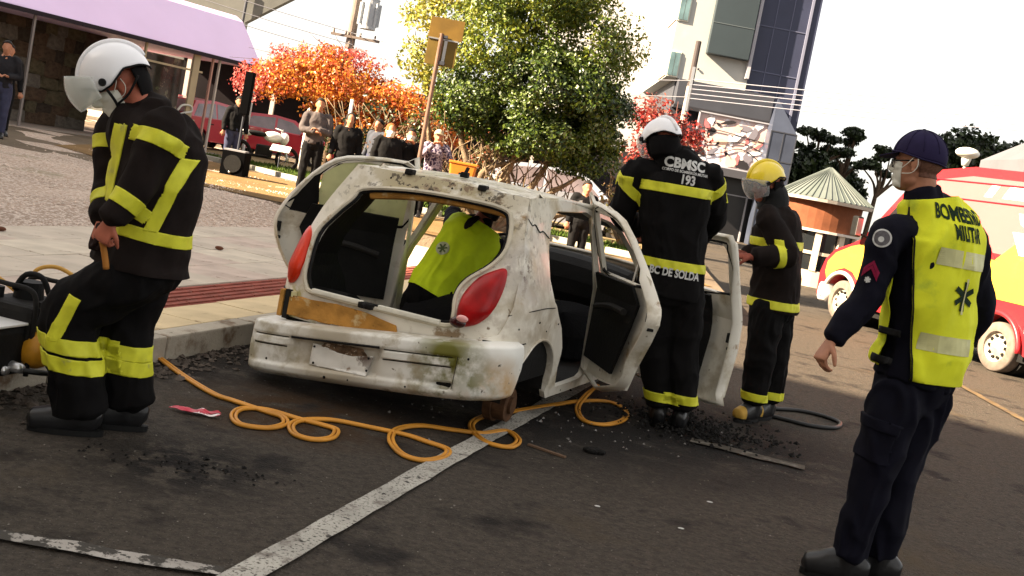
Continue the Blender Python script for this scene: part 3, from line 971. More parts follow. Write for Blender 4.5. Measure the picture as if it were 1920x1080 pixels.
ins = [bm.verts.new((t.co.x * .90, max(t.co.y + .0, min(.3, t.co.y + .14)), t.co.z + .004)) for t in tops]
for i in range(len(tops) - 1):
    bm.faces.new((tops[i], tops[i + 1], ins[i + 1], ins[i])).smooth = True
bots = [c[0] for c in rows]
inb = [bm.verts.new((t.co.x * .93, t.co.y + .10, t.co.z - .004)) for t in bots]
for i in range(len(bots) - 1):
    bm.faces.new((bots[i], inb[i], inb[i + 1], bots[i + 1])).smooth = True
bumper = bm_obj('bumper', bm, M_BUMP, car)
bumper.modifiers.new('e', 'EDGE_SPLIT').split_angle = R(55)
bumper['label'] = 'hanging mossy white rear bumper'
def b_line(name, x0, x1, v0, v1, r, m_, extra=.0):
    bm = bmesh.new(); n_ = 14
    tube(bm, [b_pt(x0 + (x1 - x0) * k / n_, v0 + (v1 - v0) * k / n_, extra) for k in range(n_ + 1)], r, 6, 1)
    return bm_obj(name, bm, m_, bumper)
M_GRV = mat('groove_shade_and_seam', (.03, .026, .018), .9, .1)  # dark lines draw the shade in the bumper recesses, plus one seam
for x0, x1 in ((-.735, -.485), (.135, .535)):
    b_line('bumper_groove', x0, x1, .752, .752, .0035, M_GRV)
    b_line('bumper_groove', x0, x1, .575, .575, .0035, M_GRV)
b_line('bumper_groove', -.46, .11, .765, .775, .0075, M_BLACKM, .002)
b_line('bumper_groove', .56, .565, .20, .78, .002, M_GRV, .001)
# plate: pale, bent along its top, with rusty torn skin above it
pv = lambda u, w: b_pt(u, w, .013 + noise.noise(V((u * 9, w * 5, 3))) * .008)
bm = sheet([(-.330, .30), (.055, .245), (.068, .60), (.0, .575), (-.06, .545), (-.16, .575), (-.25, .66), (-.325, .69)], pv, step=.02, thick=.004, axis=(0, -1, 0))
for f in bm.faces: f.smooth = True
plate = bm_obj('number_plate', bm, M_PLATE, bumper)
for x, w in ((-.31, .64), (.045, .33), (.045, .55), (-.30, .34)):
    bm = bmesh.new(); ell(bm, b_pt(x, w, .018), (.007, .004, .007)); bm_obj('plate_bolt', bm, M_BLACKM, plate)
bm = sheet([(-.27, .66), (-.17, .58), (-.06, .55), (.03, .59), (.0, .70), (-.12, .735), (-.24, .73)], lambda u, w: b_pt(u, w, .012 + noise.noise(V((u * 30, w * 16, 3))) * .010), step=.014, thick=.003, axis=(0, -1, 0))
bm_obj('torn_rust', bm, mat('torn_rusty_skin', (.20, .13, .08), .9, .1, var=(30, .6), spots=[((.5, .42, .33), 26, .58, .04)]), bumper)
for (x, w, r) in ((-.62, .30, .007), (.62, .75, .007), (-.2, .12, .009), (.3, .15, .006), (-.05, .13, .005)):
    bm = bmesh.new(); ell(bm, b_pt(x, w, .0), (r, .005, r)); bm_obj('screw', bm, M_BLACKM, bumper)
bm = bmesh.new(); box(bm, b_pt(.50, .27, -.004), (.10, .03, .03), bev=.008); bm_obj('fog_lamp', bm, M_BLACKM, bumper)
bm = bmesh.new(); box(bm, b_pt(.515, .20, .004), (.05, .02, .018), bev=.006); bm_obj('fog_lens', bm, mat('dusty_lens', (.35, .33, .25), .5, .4), bumper)
# floor, inner quarters, seats, dash
bm = bmesh.new()
box(bm, (0, 2.1, .17), (1.44, 2.3, .04)); box(bm, (0, .38, .34), (1.10, .55, .04)); box(bm, (0, .13, .45), (1.2, .03, .24)); box(bm, (0, .66, .25), (1.2, .04, .2))
bm_obj('floor_pan', bm, M_BLACKM, car)
for s in (1, -1):
    q = [(.20, .30), (.30, .95), (.36, 1.13), (.46, 1.30), (.80, 1.30), (.70, 1.18), (.62, .98), (.62, .88), (.68, .75), (.86, .58), (.93, .45), (.93, .3)]
    bm = sheet(q, lambda y, z: (s * (side_x(y, z) - .055), y, z), step=.08, thick=.02, axis=(-s, 0, 0))
    bm_obj('quarter_trim', bm, M_BLACKP, car)
    bm = bmesh.new()
    n0 = 12
    for i in range(n0):
        a0, a1 = math.pi * i / n0, math.pi * (i + 1) / n0
        f = [bm.verts.new((s * xx, .525 + .34 * math.cos(a), .20 + .34 * math.sin(a))) for xx, a in ((.74, a0), (.74, a1), (.50, a1), (.50, a0))]
        bm.faces.new(f)
    bm.faces.new([bm.verts.new((s * .5, .525 + .34 * math.cos(math.pi * i / n0), .20 + .34 * math.sin(math.pi * i / n0))) for i in range(n0 + 1)])
    bmesh.ops.remove_doubles(bm, verts=bm.verts, dist=.001)
    bm_obj('wheel_housing', bm, M_BLACKM, car)
    # hub with brake drum and spring where the wheel is missing
    bm = bmesh.new()
    cyl(bm, (s * .60, .53, .13), (s * .68, .53, .13), .10, .10, 24); cyl(bm, (s * .68, .53, .13), (s * .70, .53, .13), .05, .05, 16); cyl(bm, (s * .55, .53, .13), (s * .60, .53, .13), .115, .115, 24)
    hub = bm_obj('brake_drum', bm, M_RUST, car)
    bm = bmesh.new()
    tube(bm, [(s * .56 + .045 * math.cos(t * .9), .55 + .045 * math.sin(t * .9), .16 + t * .012) for t in range(0, 26)], .009, 6, 2)
    bm_obj('spring', bm, M_RUST, car)
    # pillars seen from inside
    bm = sheet([(1.66, .20), (1.74, .20), (1.735, .9), (1.72, 1.28), (1.62, 1.28), (1.66, .9)], lambda y, z: (s * (side_x(y, z) - .05), y, z), step=.1, thick=.03, axis=(-s, 0, 0))
    bm_obj('pillar_inner', bm, M_CREAM, car)
bm = bmesh.new()
loft(bm, [(0, 1.55, .24, .55, .20), (0, 1.5, .36, .58, .24), (0, 1.45, .44, .56, .22)], (1, 0, 0), 3, 20, 3)
bm_obj('rear_seat', bm, mat('black_seat_cloth', (.008, .008, .009), .95, .1, bump=(60, .5, .01)), car)
for s in (-1, 1):
    bm = bmesh.new()
    loft(bm, [(s * .36, 2.3, .22, .22, .24), (s * .36, 2.3, .40, .24, .26), (s * .36, 2.28, .44, .22, .22)], (1, 0, 0), 3, 16, 3)
    seat = bm_obj('front_seat', bm, MATS['black_seat_cloth'], car)
    if s < 0:
        bm = bmesh.new()
        loft(bm, [(s * .36, 2.04, .40, .20, .07), (s * .36, 1.98, .62, .24, .08), (s * .36, 1.92, .85, .21, .07), (s * .36, 1.90, .95, .12, .05), (s * .36, 1.89, 1.10, .12, .05)], (1, 0, 0), 3, 16, 3)
        bm_obj('backrest', bm, MATS['black_seat_cloth'], seat)
bm = bmesh.new(); loft(bm, [(-.68, 2.80, .75, .02, .02), (-.66, 2.78, .72, .16, .16), (0, 2.85, .74, .18, .20), (.66, 2.78, .72, .16, .16), (.68, 2.80, .75, .02, .02)], (0, 1, 0), 4, 14, 3)
bm_obj('dashboard', bm, M_BLACKP, car)
bm = bmesh.new(); tube(bm, [(-.36 + .18 * math.cos(a * .5236), 2.52 + .05 * math.sin(a * .5236), .80 + .18 * math.sin(a * .5236)) for a in range(12)], .014, 8, 3, True)
box(bm, (-.36, 2.53, .80), (.34, .02, .05)); bm_obj('steering_wheel', bm, M_BLACKP, car)
# bonnet, nose, lamps
def bon(x, y):
    return (x, y, float(np.interp(y, [2.93, 3.1, 3.5, 3.72], [.94, .90, .84, .72])) + .03 * (1 - (x / .72) ** 2))
bm = sheet([(-.70, 2.93), (.70, 2.93), (.70, 3.3), (.62, 3.70), (.3, 3.76), (-.3, 3.76), (-.62, 3.70), (-.70, 3.3)], bon, step=.12, thick=.02, axis=(0, 0, 1))
for f in bm.faces: f.smooth = True
bm_obj('bonnet', bm, M_CARW, car)
bm = bmesh.new()
loft(bm, [(-.70, 3.60, .42, .06, .16), (-.5, 3.72, .40, .08, .24), (0, 3.77, .40, .08, .26), (.5, 3.72, .40, .08, .24), (.70, 3.60, .42, .06, .16)], (0, 1, 0), 5, 16, 3)
bm_obj('front_bumper', bm, M_CARW, car)
for s in (-1, 1):
    bm = bmesh.new(); ell(bm, (s * .52, 3.72, .66), (.14, .07, .085)); bm_obj('headlight', bm, M_VISORT, car)
# burnt bits lying in the boot
bm = bmesh.new(); rr = random.Random(4)
for i in range(10):
    ell(bm, (rr.uniform(-.45, .0), .28 + rr.uniform(-.05, .25), .38 + rr.uniform(0, .05)), (rr.uniform(.03, .09), rr.uniform(.03, .09), rr.uniform(.02, .07)), Matrix.Rotation(rr.uniform(0, 3), 3, 'Z'), 8, 6)
for v in bm.verts: v.co += V((1, 1, 1)) * noise.noise(v.co * 18) * .02
o = bm_obj('boot_rubbish', bm, mat('grey_rags', (.14, .11, .09), .95, .1, var=(20, .6)), car); o['kind'] = 'stuff'

# panel gaps, the sawn crack across the right rear pillar, and screw holes
def side_line(name, pts, r, m_, s=1, off=.003):
    bm = bmesh.new()
    tube(bm, [(s * (side_x(y, z) + off), y, z) for y, z in pts], r, 6, 5)
    return bm_obj(name, bm, m_, car)
for s in (1, -1):
    side_line('panel_gap', [(.13, .70), (.30, .735), (.50, .74), (.66, .735)], .0028, M_BLACKM, s)
    side_line('panel_gap', [(.04, .548), (.12, .545), (.20, .54), (.27, .55)], .004, M_BLACKM, s)
    side_line('arch_lip', [(.525 + .352 * math.cos(R(a)), .20 + .352 * math.sin(R(a))) for a in range(150, -3, -12)], .008, M_CARW, s)
side_line('sawn_crack', [(.315, 1.235), (.38, 1.20), (.43, 1.205), (.50, 1.165), (.56, 1.17), (.66, 1.13)], .0035, M_BLACKM)
for y, z, r in ((.44, .66, .007), (.78, .63, .006), (.20, .63, .006), (.58, .60, .005), (1.2, .16, .006)):
    bm = bmesh.new(); ell(bm, (side_x(y, z) + .002, y, z), (.003, r, r)); bm_obj('screw_hole', bm, M_BLACKM, car)
for x, z in ((-.60, .50), (.44, .52), (.52, .50), (.60, .55), (-.3, 1.31), (.1, 1.32)):
    bm = bmesh.new(); ell(bm, V(rear_fn(x, z)) + V((0, -.002, 0)), (.006, .003, .006)); bm_obj('screw_hole', bm, M_BLACKM, car)
# the shell is racked a little to its right above the belt line
for ch in car.children_recursive:
    if ch.type == 'MESH':
        for v in ch.data.vertices:
            v.co.x += .10 * max(0, v.co.z - .70)
# ---- doors (u along the door from its hinge, z up), swung about the hinge
def make_door(name, hx, hy, theta, side, outline, window, label, zoff=0, glass=None, trim=None, latch=(.9, .65)):
    s_, c_ = math.sin(R(theta)), math.cos(R(theta))
    def pos(u, z, o=0.0):           # o: offset to the outside of the door
        off = -max(0, z - .74 - zoff) * .36 + o
        return V((hx + side * (u * s_ + off * c_), hy - u * c_ + off * s_, z))
    no = (side * c_, s_, 0)
    bm = sheet(outline, lambda u, z: pos(u, z), [window], step=.045, thick=.028, axis=no)
    for v in bm.verts: v.co += V(no) * noise.noise(v.co * 3.1) * .006
    d = bm_obj(name, bm, M_CARW, car)
    d['label'] = label
    # inner pressing: edge frame 6 cm thick
    cu = sum(p[0] for p in outline) / len(outline); cz0 = sum(p[1] for p in outline) / len(outline)
    # side wall of the pressing
    bm = bmesh.new()
    L = [tuple(p) for p in smoothpath(outline, 2, True)]
    A = [bm.verts.new(pos(u, z, -.02)) for u, z in L]
    Bv = [bm.verts.new(pos(cu + (u - cu) * .965, cz0 + (z - cz0) * .975, -.085 if z < .95 + zoff else -.05)) for u, z in L]
    Cv = [bm.verts.new(pos(cu + (u - cu) * .935, cz0 + (z - cz0) * .955, -.088 if z < .95 + zoff else -.052)) for u, z in L]
    for i in range(len(L)):
        j = (i + 1) % len(L)
        for P_, Q_ in ((A, Bv), (Bv, Cv)):
            f = bm.faces.new((P_[i], P_[j], Q_[j], Q_[i])); f.smooth = True
    fr = bm_obj('door_frame', bm, M_CARW, d)
    # black lining below the window
    tr = trim or [(.08, .30 + zoff), (.08, .90 + zoff), (.70, .90 + zoff), (.76, .72 + zoff), (.60, .40 + zoff), (.5, .30 + zoff)]
    bm = sheet(tr, lambda u, z: pos(u, z, -.09), step=.1, thick=.02, axis=tuple(-k for k in no))
    ln = bm_obj('door_lining', bm, M_BLACKP, d)
    bm = bmesh.new()
    a, b = pos(.18, .62 + zoff, -.13), pos(.62, .66 + zoff, -.13)
    tube(bm, [a, (a + b) / 2 + V((0, 0, .02)), b], .022, 8, 4)
    bm_obj('armrest', bm, mat('grey_armrest', (.02, .019, .018), .7, .2), ln)
    # window channel
    bm = bmesh.new()
    tube(bm, [pos(u, z, -.02) for u, z in window], .012, 6, 3, True)
    bm_obj('window_seal', bm, M_BLACKP, d)
    if glass:
        bm = sheet(glass, lambda u, z: pos(u, z, -.015), step=.2, thick=.004, axis=no)
        bm_obj('window_glass', bm, M_GLASSG, d)
    bm = bmesh.new()
    lp = pos(latch[0], latch[1], -.055)
    box(bm, lp, (.05, .03, .07), Matrix.Rotation(R(theta) * side, 3, 'Z'), bev=.005)
    box(bm, lp + V((.01, .0, -.075)), (.04, .03, .02), Matrix.Rotation(R(theta) * side, 3, 'Z'), bev=.004)
    bm_obj('latch', bm, M_BLACKM, d)
    bm = bmesh.new()
    for zz in (.42, .72):
        cyl(bm, V((hx, hy, zz + zoff - .03)), V((hx, hy, zz + zoff + .03)), .015); box(bm, (hx, hy + .01, zz + zoff), (.05, .05, .03))
    bm_obj('hinge', bm, M_BLACKM, d)
    return d, pos
zo = .09
o_rr = [(0, .15 + zo), (0, 1.27 + zo), (.06, 1.30 + zo), (.36, 1.26 + zo), (.50, 1.22 + zo), (.62, 1.12 + zo), (.74, .96 + zo), (.82, .82 + zo), (.875, .70 + zo), (.88, .64 + zo), (.82, .52 + zo), (.70, .34 + zo), (.62, .17 + zo)]
w_rr = [(.05, .85 + zo), (.05, 1.25 + zo), (.35, 1.225 + zo), (.47, 1.18 + zo), (.59, 1.07 + zo), (.68, .93 + zo), (.71, .84 + zo)]
rr_door, rr_pos = make_door('rear_door', .785, 1.70, 40, 1, o_rr, w_rr, 'dented white right rear door swung open', zo, latch=(.845, .68 + zo),
                trim=[(.05, .26 + zo), (.05, .83 + zo), (.64, .83 + zo), (.71, .72 + zo), (.62, .50 + zo), (.50, .24 + zo)])
o_lr = [(0, .15 + zo), (0, 1.27 + zo), (.10, 1.32 + zo), (.42, 1.30 + zo), (.60, 1.25 + zo), (.74, 1.12 + zo), (.86, .95 + zo), (.93, .80 + zo), (.94, .70 + zo), (.88, .54 + zo), (.74, .34 + zo), (.62, .17 + zo)]
w_lr = [(.04, .84 + zo), (.04, 1.26 + zo), (.40, 1.268 + zo), (.57, 1.225 + zo), (.70, 1.10 + zo), (.81, .94 + zo), (.84, .84 + zo)]
lr_door, lr_pos = make_door('rear_door', -.785, 1.70, 56, -1, o_lr, w_lr, 'open left rear door with dusty green window', zo, latch=(.90, .70 + zo),
                glass=[(.02, .82 + zo), (.02, 1.28 + zo), (.50, 1.25 + zo), (.66, 1.14 + zo), (.67, 1.0 + zo), (.64, .82 + zo)])
bm = sheet([(.66, .83 + zo), (.68, 1.13 + zo), (.72, 1.10 + zo), (.82, .94 + zo), (.85, .83 + zo)], lambda u, z: lr_pos(u, z, -.02), step=.1, thick=.01)
bm_obj('quarter_blank', bm, M_BLACKP, lr_door)
o_fr = [(0, .15), (0, .95), (.30, 1.20), (.46, 1.30), (.90, 1.33), (1.0, 1.28), (1.02, .9), (1.03, .55), (1.0, .2), (.94, .13)]
w_fr = [(.12, .93), (.36, 1.15), (.50, 1.24), (.88, 1.27), (.93, 1.22), (.94, .92)]
fr_door, fr_pos = make_door('front_door', .765, 2.75, 60, 1, o_fr, w_fr, 'white right front door standing wide open', 0, latch=(.985, .62),
                trim=[(.10, .22), (.10, .86), (.80, .88), (.82, .60), (.78, .22)])
# joints of the five near people, metres
JD = {"ff1": {"pelvis": [-1.585, 4.75, 0.772], "waist": [-1.578, 4.75, 0.916], "chest": [-1.602, 4.75, 1.243], "neck": [-1.69, 4.75, 1.465], "head": [-1.796, 4.75, 1.534], "shL": [-1.516, 4.58, 1.411], "shR": [-1.839, 4.92, 1.345], "elL": [-1.561, 4.51, 1.147], "elR": [-1.808, 4.85, 1.084], "wrL": [-1.631, 4.45, 0.979], "wrR": [-1.751, 4.69, 0.945], "haL": [-1.666, 4.45, 0.89], "haR": [-1.735, 4.65, 0.857], "hipL": [-1.56, 4.66, 0.761], "hipR": [-1.602, 4.85, 0.747], "knL": [-1.82, 4.67, 0.522], "knR": [-1.652, 4.87, 0.478], "anL": [-1.717, 4.7, 0.071], "anR": [-1.581, 4.9, 0.1], "toL": [-1.862, 4.66, -0.02], "toR": [-1.693, 4.87, 0.023]}, "off": {"pelvis": [1.802, 4.67, 0.924], "waist": [1.817, 4.67, 1.103], "chest": [1.772, 4.67, 1.491], "neck": [1.668, 4.67, 1.714], "head": [1.628, 4.67, 1.838], "shL": [1.54, 4.58, 1.526], "shR": [1.936, 4.76, 1.575], "elL": [1.493, 4.57, 1.24], "elR": [2.073, 4.81, 1.275], "wrL": [1.379, 4.53, 1.041], "wrR": [2.067, 4.95, 1.057], "haL": [1.336, 4.51, 0.95], "haR": [2.019, 4.97, 0.969], "hipL": [1.733, 4.62, 0.874], "hipR": [1.888, 4.73, 0.881], "knL": [1.705, 4.62, 0.516], "knR": [1.84, 4.73, 0.498], "anL": [1.686, 4.65, 0.104], "anR": [1.858, 4.74, 0.096], "toL": [1.552, 4.69, 0.007], "toR": [1.75, 4.79, -0.005]}, "ff3": {"pelvis": [1.069, 7.15, 0.922], "waist": [1.048, 7.15, 1.133], "chest": [0.973, 7.15, 1.562], "neck": [0.903, 7.15, 1.732], "head": [0.83, 7.15, 1.831], "shL": [0.701, 7.15, 1.627], "shR": [1.169, 7.15, 1.695], "elL": [0.682, 7.25, 1.343], "elR": [1.283, 7.3, 1.438], "wrL": [0.821, 7.48, 1.249], "wrR": [1.234, 7.51, 1.252], "haL": [0.892, 7.57, 1.22], "haR": [1.2, 7.6, 1.209], "hipL": [0.992, 7.15, 0.879], "hipR": [1.176, 7.15, 0.907], "knL": [1.062, 7.17, 0.504], "knR": [1.235, 7.15, 0.523], "anL": [1.162, 7.18, 0.121], "anR": [1.309, 7.17, 0.134], "toL": [1.164, 7.35, 0.009], "toR": [1.344, 7.35, 0.033]}, "ff4": {"pelvis": [1.976, 8.05, 0.877], "waist": [1.955, 8.05, 1.074], "chest": [1.891, 8.05, 1.422], "neck": [1.827, 8.05, 1.594], "head": [1.745, 8.05, 1.725], "shL": [1.77, 7.88, 1.495], "shR": [1.934, 8.22, 1.503], "elL": [1.947, 7.79, 1.254], "elR": [1.976, 8.27, 1.221], "wrL": [1.678, 7.71, 1.201], "wrR": [1.71, 8.05, 1.196], "haL": [1.539, 7.73, 1.188], "haR": [1.586, 8.0, 1.208], "hipL": [1.921, 7.95, 0.839], "hipR": [2.04, 8.15, 0.836], "knL": [1.934, 7.93, 0.525], "knR": [2.086, 8.15, 0.496], "anL": [1.958, 7.95, 0.123], "anR": [2.118, 8.17, 0.127], "toL": [1.847, 7.85, 0.044], "toR": [2.0, 8.05, 0.02]}, "vest": {"pelvis": [-0.521, 7.75, 0.435], "waist": [-0.469, 7.8, 0.595], "chest": [-0.312, 7.9, 0.931], "neck": [-0.268, 7.96, 1.062], "head": [-0.22, 8.06, 1.147], "shL": [-0.446, 7.95, 1.001], "shR": [-0.106, 7.95, 0.92], "elL": [-0.478, 8.2, 1.084], "elR": [-0.01, 8.15, 0.769], "wrL": [-0.427, 8.4, 0.961], "wrR": [-0.114, 8.4, 0.853], "haL": [-0.402, 8.45, 0.921], "haR": [-0.152, 8.45, 0.821], "hipL": [-0.582, 7.78, 0.439], "hipR": [-0.433, 7.78, 0.369], "knL": [-0.641, 8.12, 0.243], "knR": [-0.434, 8.12, 0.221], "anL": [-0.489, 7.8, 0.238], "anR": [-0.327, 7.8, 0.21], "toL": [-0.495, 7.65, 0.24], "toR": [-0.336, 7.65, 0.213]}, "hose": [[-2.109, 6.553, 0.03], [-1.904, 6.324, 0.02], [-1.671, 6.047, 0.012], [-1.428, 5.786, 0.012], [-1.292, 5.716, 0.012], [-1.097, 5.624, 0.012], [-1.002, 5.58, 0.012], [-0.965, 5.454, 0.012], [-1.025, 5.325, 0.012], [-1.153, 5.302, 0.012], [-1.224, 5.443, 0.012], [-1.218, 5.597, 0.012], [-1.107, 5.667, 0.012], [-0.923, 5.608, 0.012], [-0.775, 5.572, 0.012], [-0.711, 5.529, 0.012], [-0.706, 5.376, 0.012], [-0.774, 5.28, 0.012], [-0.872, 5.302, 0.012], [-0.928, 5.449, 0.012], [-0.905, 5.587, 0.012], [-0.772, 5.709, 0.012], [-0.571, 5.712, 0.012], [-0.367, 5.695, 0.012], [-0.247, 5.637, 0.012], [-0.134, 5.567, 0.012], [-0.139, 5.415, 0.012], [-0.227, 5.281, 0.012], [-0.338, 5.313, 0.012], [-0.425, 5.536, 0.012], [-0.42, 5.773, 0.012], [-0.306, 5.95, 0.012], [-0.129, 5.991, 0.012], [0.035, 6.045, 0.012], [0.169, 6.201, 0.012], [0.239, 6.042, 0.012], [0.191, 5.852, 0.012], [0.072, 5.856, 0.012], [-0.009, 6.011, 0.012], [-0.035, 6.235, 0.012], [0.034, 6.472, 0.012], [0.227, 6.783, 0.012], [0.439, 7.125, 0.012], [0.671, 7.466, 0.012], [0.871, 7.627, 0.012], [0.978, 7.46, 0.012], [0.942, 7.137, 0.012], [0.796, 6.868, 0.012], [0.658, 6.873, 0.012], [0.633, 7.212, 0.012], [0.7, 7.54, 0.04], [0.779, 7.599, 0.12]], "bhose": [[2.27, 8.592, 0.016], [2.531, 8.738, 0.016], [2.733, 8.677, 0.016], [2.798, 8.525, 0.016], [2.683, 8.272, 0.016], [2.469, 8.17, 0.016], [2.277, 8.224, 0.016], [2.185, 8.256, 0.016]]}
# ------------------------------------------------------------ people
def segd(p, a, b):
    ab = b - a
    t = max(0, min(1, (p - a).dot(ab) / max(1e-9, ab.length_squared)))
    return (p - (a + ab * t)).length
def lerp(a, b, t):
    return a + (b - a) * t
def hand(bm, w, d, pn, side, curl=.5, s=1.0, spread=.12):
    """palm, four fingers and a thumb. w wrist, d towards the fingers, pn palm normal, side +1 when the thumb lies along d x pn"""
    d = d.normalized(); pn = (pn - d * pn.dot(d)).normalized(); ac = d.cross(pn) * side
    M3 = Matrix((ac, d, pn)).transposed()
    loft(bm, [(*(w - d * .01), .027 * s, .020 * s), (*(w + d * .03 * s), .036 * s, .017 * s), (*(w + d * .07 * s), .042 * s, .016 * s), (*(w + d * .092 * s), .040 * s, .013 * s)], ac, 4, 14, 2.4)
    for i, (o, L, r) in enumerate(((.031, .072, .0088), (.0105, .080, .0092), (-.0105, .074, .0088), (-.030, .060, .0078))):
        base = w + d * (.082 - abs(i - 1.2) * .004) * s + ac * o * s
        dr = (d + ac * o * spread * 12).normalized()
        ang = 0.25 * curl
        pts = [base - dr * .02 * s, base]
        cur = base
        for k, fr in enumerate((.45, .31, .24)):
            ang += curl * (.75, .85, .55)[k] + .05 * i * curl
            dd = dr * math.cos(ang) + pn * math.sin(ang)
            cur = cur + dd * L * fr * s
            pts.append(cur)
        limb(bm, pts, [r * s, r * 1.05 * s, r * .98 * s, r * .9 * s, r * .7 * s], 3, 8)
    tb = w + d * .025 * s + ac * .030 * s
    t1 = (ac * .75 + d * .65 + pn * .25).normalized(); t2 = (ac * .25 + d * .85 + pn * (.2 + .5 * curl)).normalized()
    limb(bm, [tb - t1 * .01 * s, tb + t1 * .032 * s, tb + t1 * .032 * s + t2 * .030 * s, tb + t1 * .032 * s + t2 * .054 * s], [.013 * s, .0115 * s, .010 * s, .0075 * s], 3, 8)
def head_shape(bm, c, F, s=1.0, jaw=1.0):
    r, f, u = (V(F.col[i]) for i in range(3))
    def e(dx, dy, dz, rx, ry, rz):
        ell(bm, c + (r * dx + f * dy + u * dz) * s, (rx * s, ry * s, rz * s), F, 20, 14)
    e(0, -.012, .032, .076, .098, .088)
    e(0, .028, -.030, .061 * jaw, .066, .086)
    e(0, .050, -.088, .040 * jaw, .042, .032)
    e(0, .018, -.070, .056 * jaw, .055, .040)
    limb(bm, [c + (f * .088 + u * .005) * s, c + (f * .104 - u * .022) * s, c + (f * .110 - u * .034) * s], [.009 * s, .012 * s, .014 * s], 3, 10)
    e(.012, .098, -.038, .010, .010, .008); e(-.012, .098, -.038, .010, .010, .008)
    e(0, .080, .016, .050, .014, .011)
    e(.036, .062, -.022, .022, .022, .018); e(-.036, .062, -.022, .022, .022, .018)
    e(0, .089, -.062, .023, .010, .006); e(0, .086, -.073, .020, .010, .007)
    for sx in (1, -1):
        e(sx * .076, -.006, -.008, .009, .018, .026)
        e(sx * .081, -.014, -.002, .007, .014, .024)
        e(sx * .078, -.004, -.034, .008, .010, .012)
def eyes(c, F, parent, s=1.0):
    r, f, u = (V(F.col[i]) for i in range(3))
    for sx in (1, -1):
        bm = bmesh.new(); ell(bm, c + (r * sx * .031 + f * .078 - u * .006) * s, (.012 * s,) * 3)
        bm_obj('eye', bm, mat('eye_white', (.7, .68, .62), .2, .5), parent, True)
        bm = bmesh.new(); ell(bm, c + (r * sx * .031 + f * .0865 - u * .006) * s, (.006 * s, .005 * s, .006 * s))
        bm_obj('iris', bm, mat('iris_brown', (.02, .01, .006), .1, .6), parent, True)
def J_of(data):
    ox, oy = data['pelvis'][0], data['pelvis'][1]
    return V((ox, oy, 0)), {k: V((v[0] - ox, v[1] - oy, max(v[2], .0))) for k, v in data.items()}
def base_body(J, F, lat, pal, voxel=.0055, hands=(True, True), curl=.6, hs=1.0, sc=1.0, neck_r=.058):
    """the whole body under the clothes as one continuous surface"""
    bm = bmesh.new()
    f_ = V(F.col[1])
    hd = J['head']
    head_shape(bm, hd, F, sc)
    nk = J['neck']
    limb(bm, [lerp(J['chest'], nk, .6), nk, lerp(nk, hd, .5) - f_ * .01, hd - V(F.col[2]) * .03 - f_ * .015], [neck_r * 1.5, neck_r * 1.08, neck_r * .95, neck_r * .9], 4, 18)
    loft(bm, [(*J['pelvis'], .13, .10), (*J['waist'], .12, .095), (*J['chest'], .15, .10), (*lerp(J['chest'], nk, .6), .13, .08), (*nk, .055, .055)], lat, 4, 20)
    for s in 'LR':
        limb(bm, [lerp(J['chest'], J['sh' + s], .6), J['sh' + s], J['el' + s], J['wr' + s]], [.06, .050, .038, .026], 5, 14)
        limb(bm, [J['pelvis'], J['hip' + s], J['kn' + s], J['an' + s] + V((0, 0, .02))], [.09, .085, .055, .04], 5, 14)
        limb(bm, [J['an' + s] + V((0, 0, .02)), lerp(J['an' + s], J['to' + s], .6) + V((0, 0, .0)), J['to' + s] + V((0, 0, .03))], [.04, .035, .02], 3, 12)
        i = 0 if s == 'L' else 1
        if hands[i]:
            hand(bm, J['wr' + s], J['ha' + s] - J['wr' + s], pal[i], 1 if s == 'L' else -1, curl, hs)
    return fuse(bm, voxel, 3)
def coat(J, lat, rows, arm, voxel=.009, sm=3, wr=(.008, 8), seed=0, cuff=.96, col=None, sleeves=True):
    bm = bmesh.new()
    loft(bm, rows, lat, 5, 26, 2.35)
    if sleeves:
        for s in 'LR':
            c0 = lerp(J['chest'], J['sh' + s], .45) + V((0, 0, .02))
            e = J['el' + s]; w = lerp(e, J['wr' + s], cuff)
            limb(bm, [c0, J['sh' + s], lerp(J['sh' + s], e, .5), e, lerp(e, w, .5), w], [arm[0], arm[0] * .97, arm[1], arm[2], arm[3], arm[4]], 5, 18)
    if col:
        limb(bm, [col[0], col[1]], [col[2], col[3]], 2, 20)
    me = fuse(bm, voxel, sm)
    wrinkle(me, wr[0] * 1.25, wr[1], seed=seed)
    wrinkle(me, wr[0] * .9, wr[1] * .42, (1, 1, 1.3), seed + 3, 0)
    return me
def trousers(J, lat, top, r, voxel=.009, seed=0, amp=.009, scale=8, hipw=(.19, .14), st=(1, 1, .5)):
    bm = bmesh.new()
    loft(bm, [(*top, hipw[0] * .92, hipw[1] * .95), (*J['pelvis'], *hipw), (*(lerp(J['hipL'], J['hipR'], .5) - V((0, 0, .06))), hipw[0] * .85, hipw[1] * .85)], lat, 4, 24, 2.3)
    for s in 'LR':
        h, k, a = J['hip' + s], J['kn' + s], J['an' + s]
        limb(bm, [lerp(J['pelvis'], h, .7), h - V((0, 0, .02)), lerp(h, k, .5), k, lerp(k, a, .5), a + V((0, 0, .03))], [r[0] * .9, r[0], r[1], r[2], r[3], r[4]], 5, 20)
    me = fuse(bm, voxel, 3)
    wrinkle(me, amp * 1.35, scale, st, seed)
    wrinkle(me, amp * .7, scale * .45, (1, 1, 1.2), seed + 5, 0)
    return me
def open_hem(me, p, n):
    b_ = bmesh.new(); b_.from_mesh(me)
    bmesh.ops.bisect_plane(b_, geom=b_.verts[:] + b_.edges[:] + b_.faces[:], plane_co=p, plane_no=n, clear_outer=True)
    b_.to_mesh(me); b_.free()
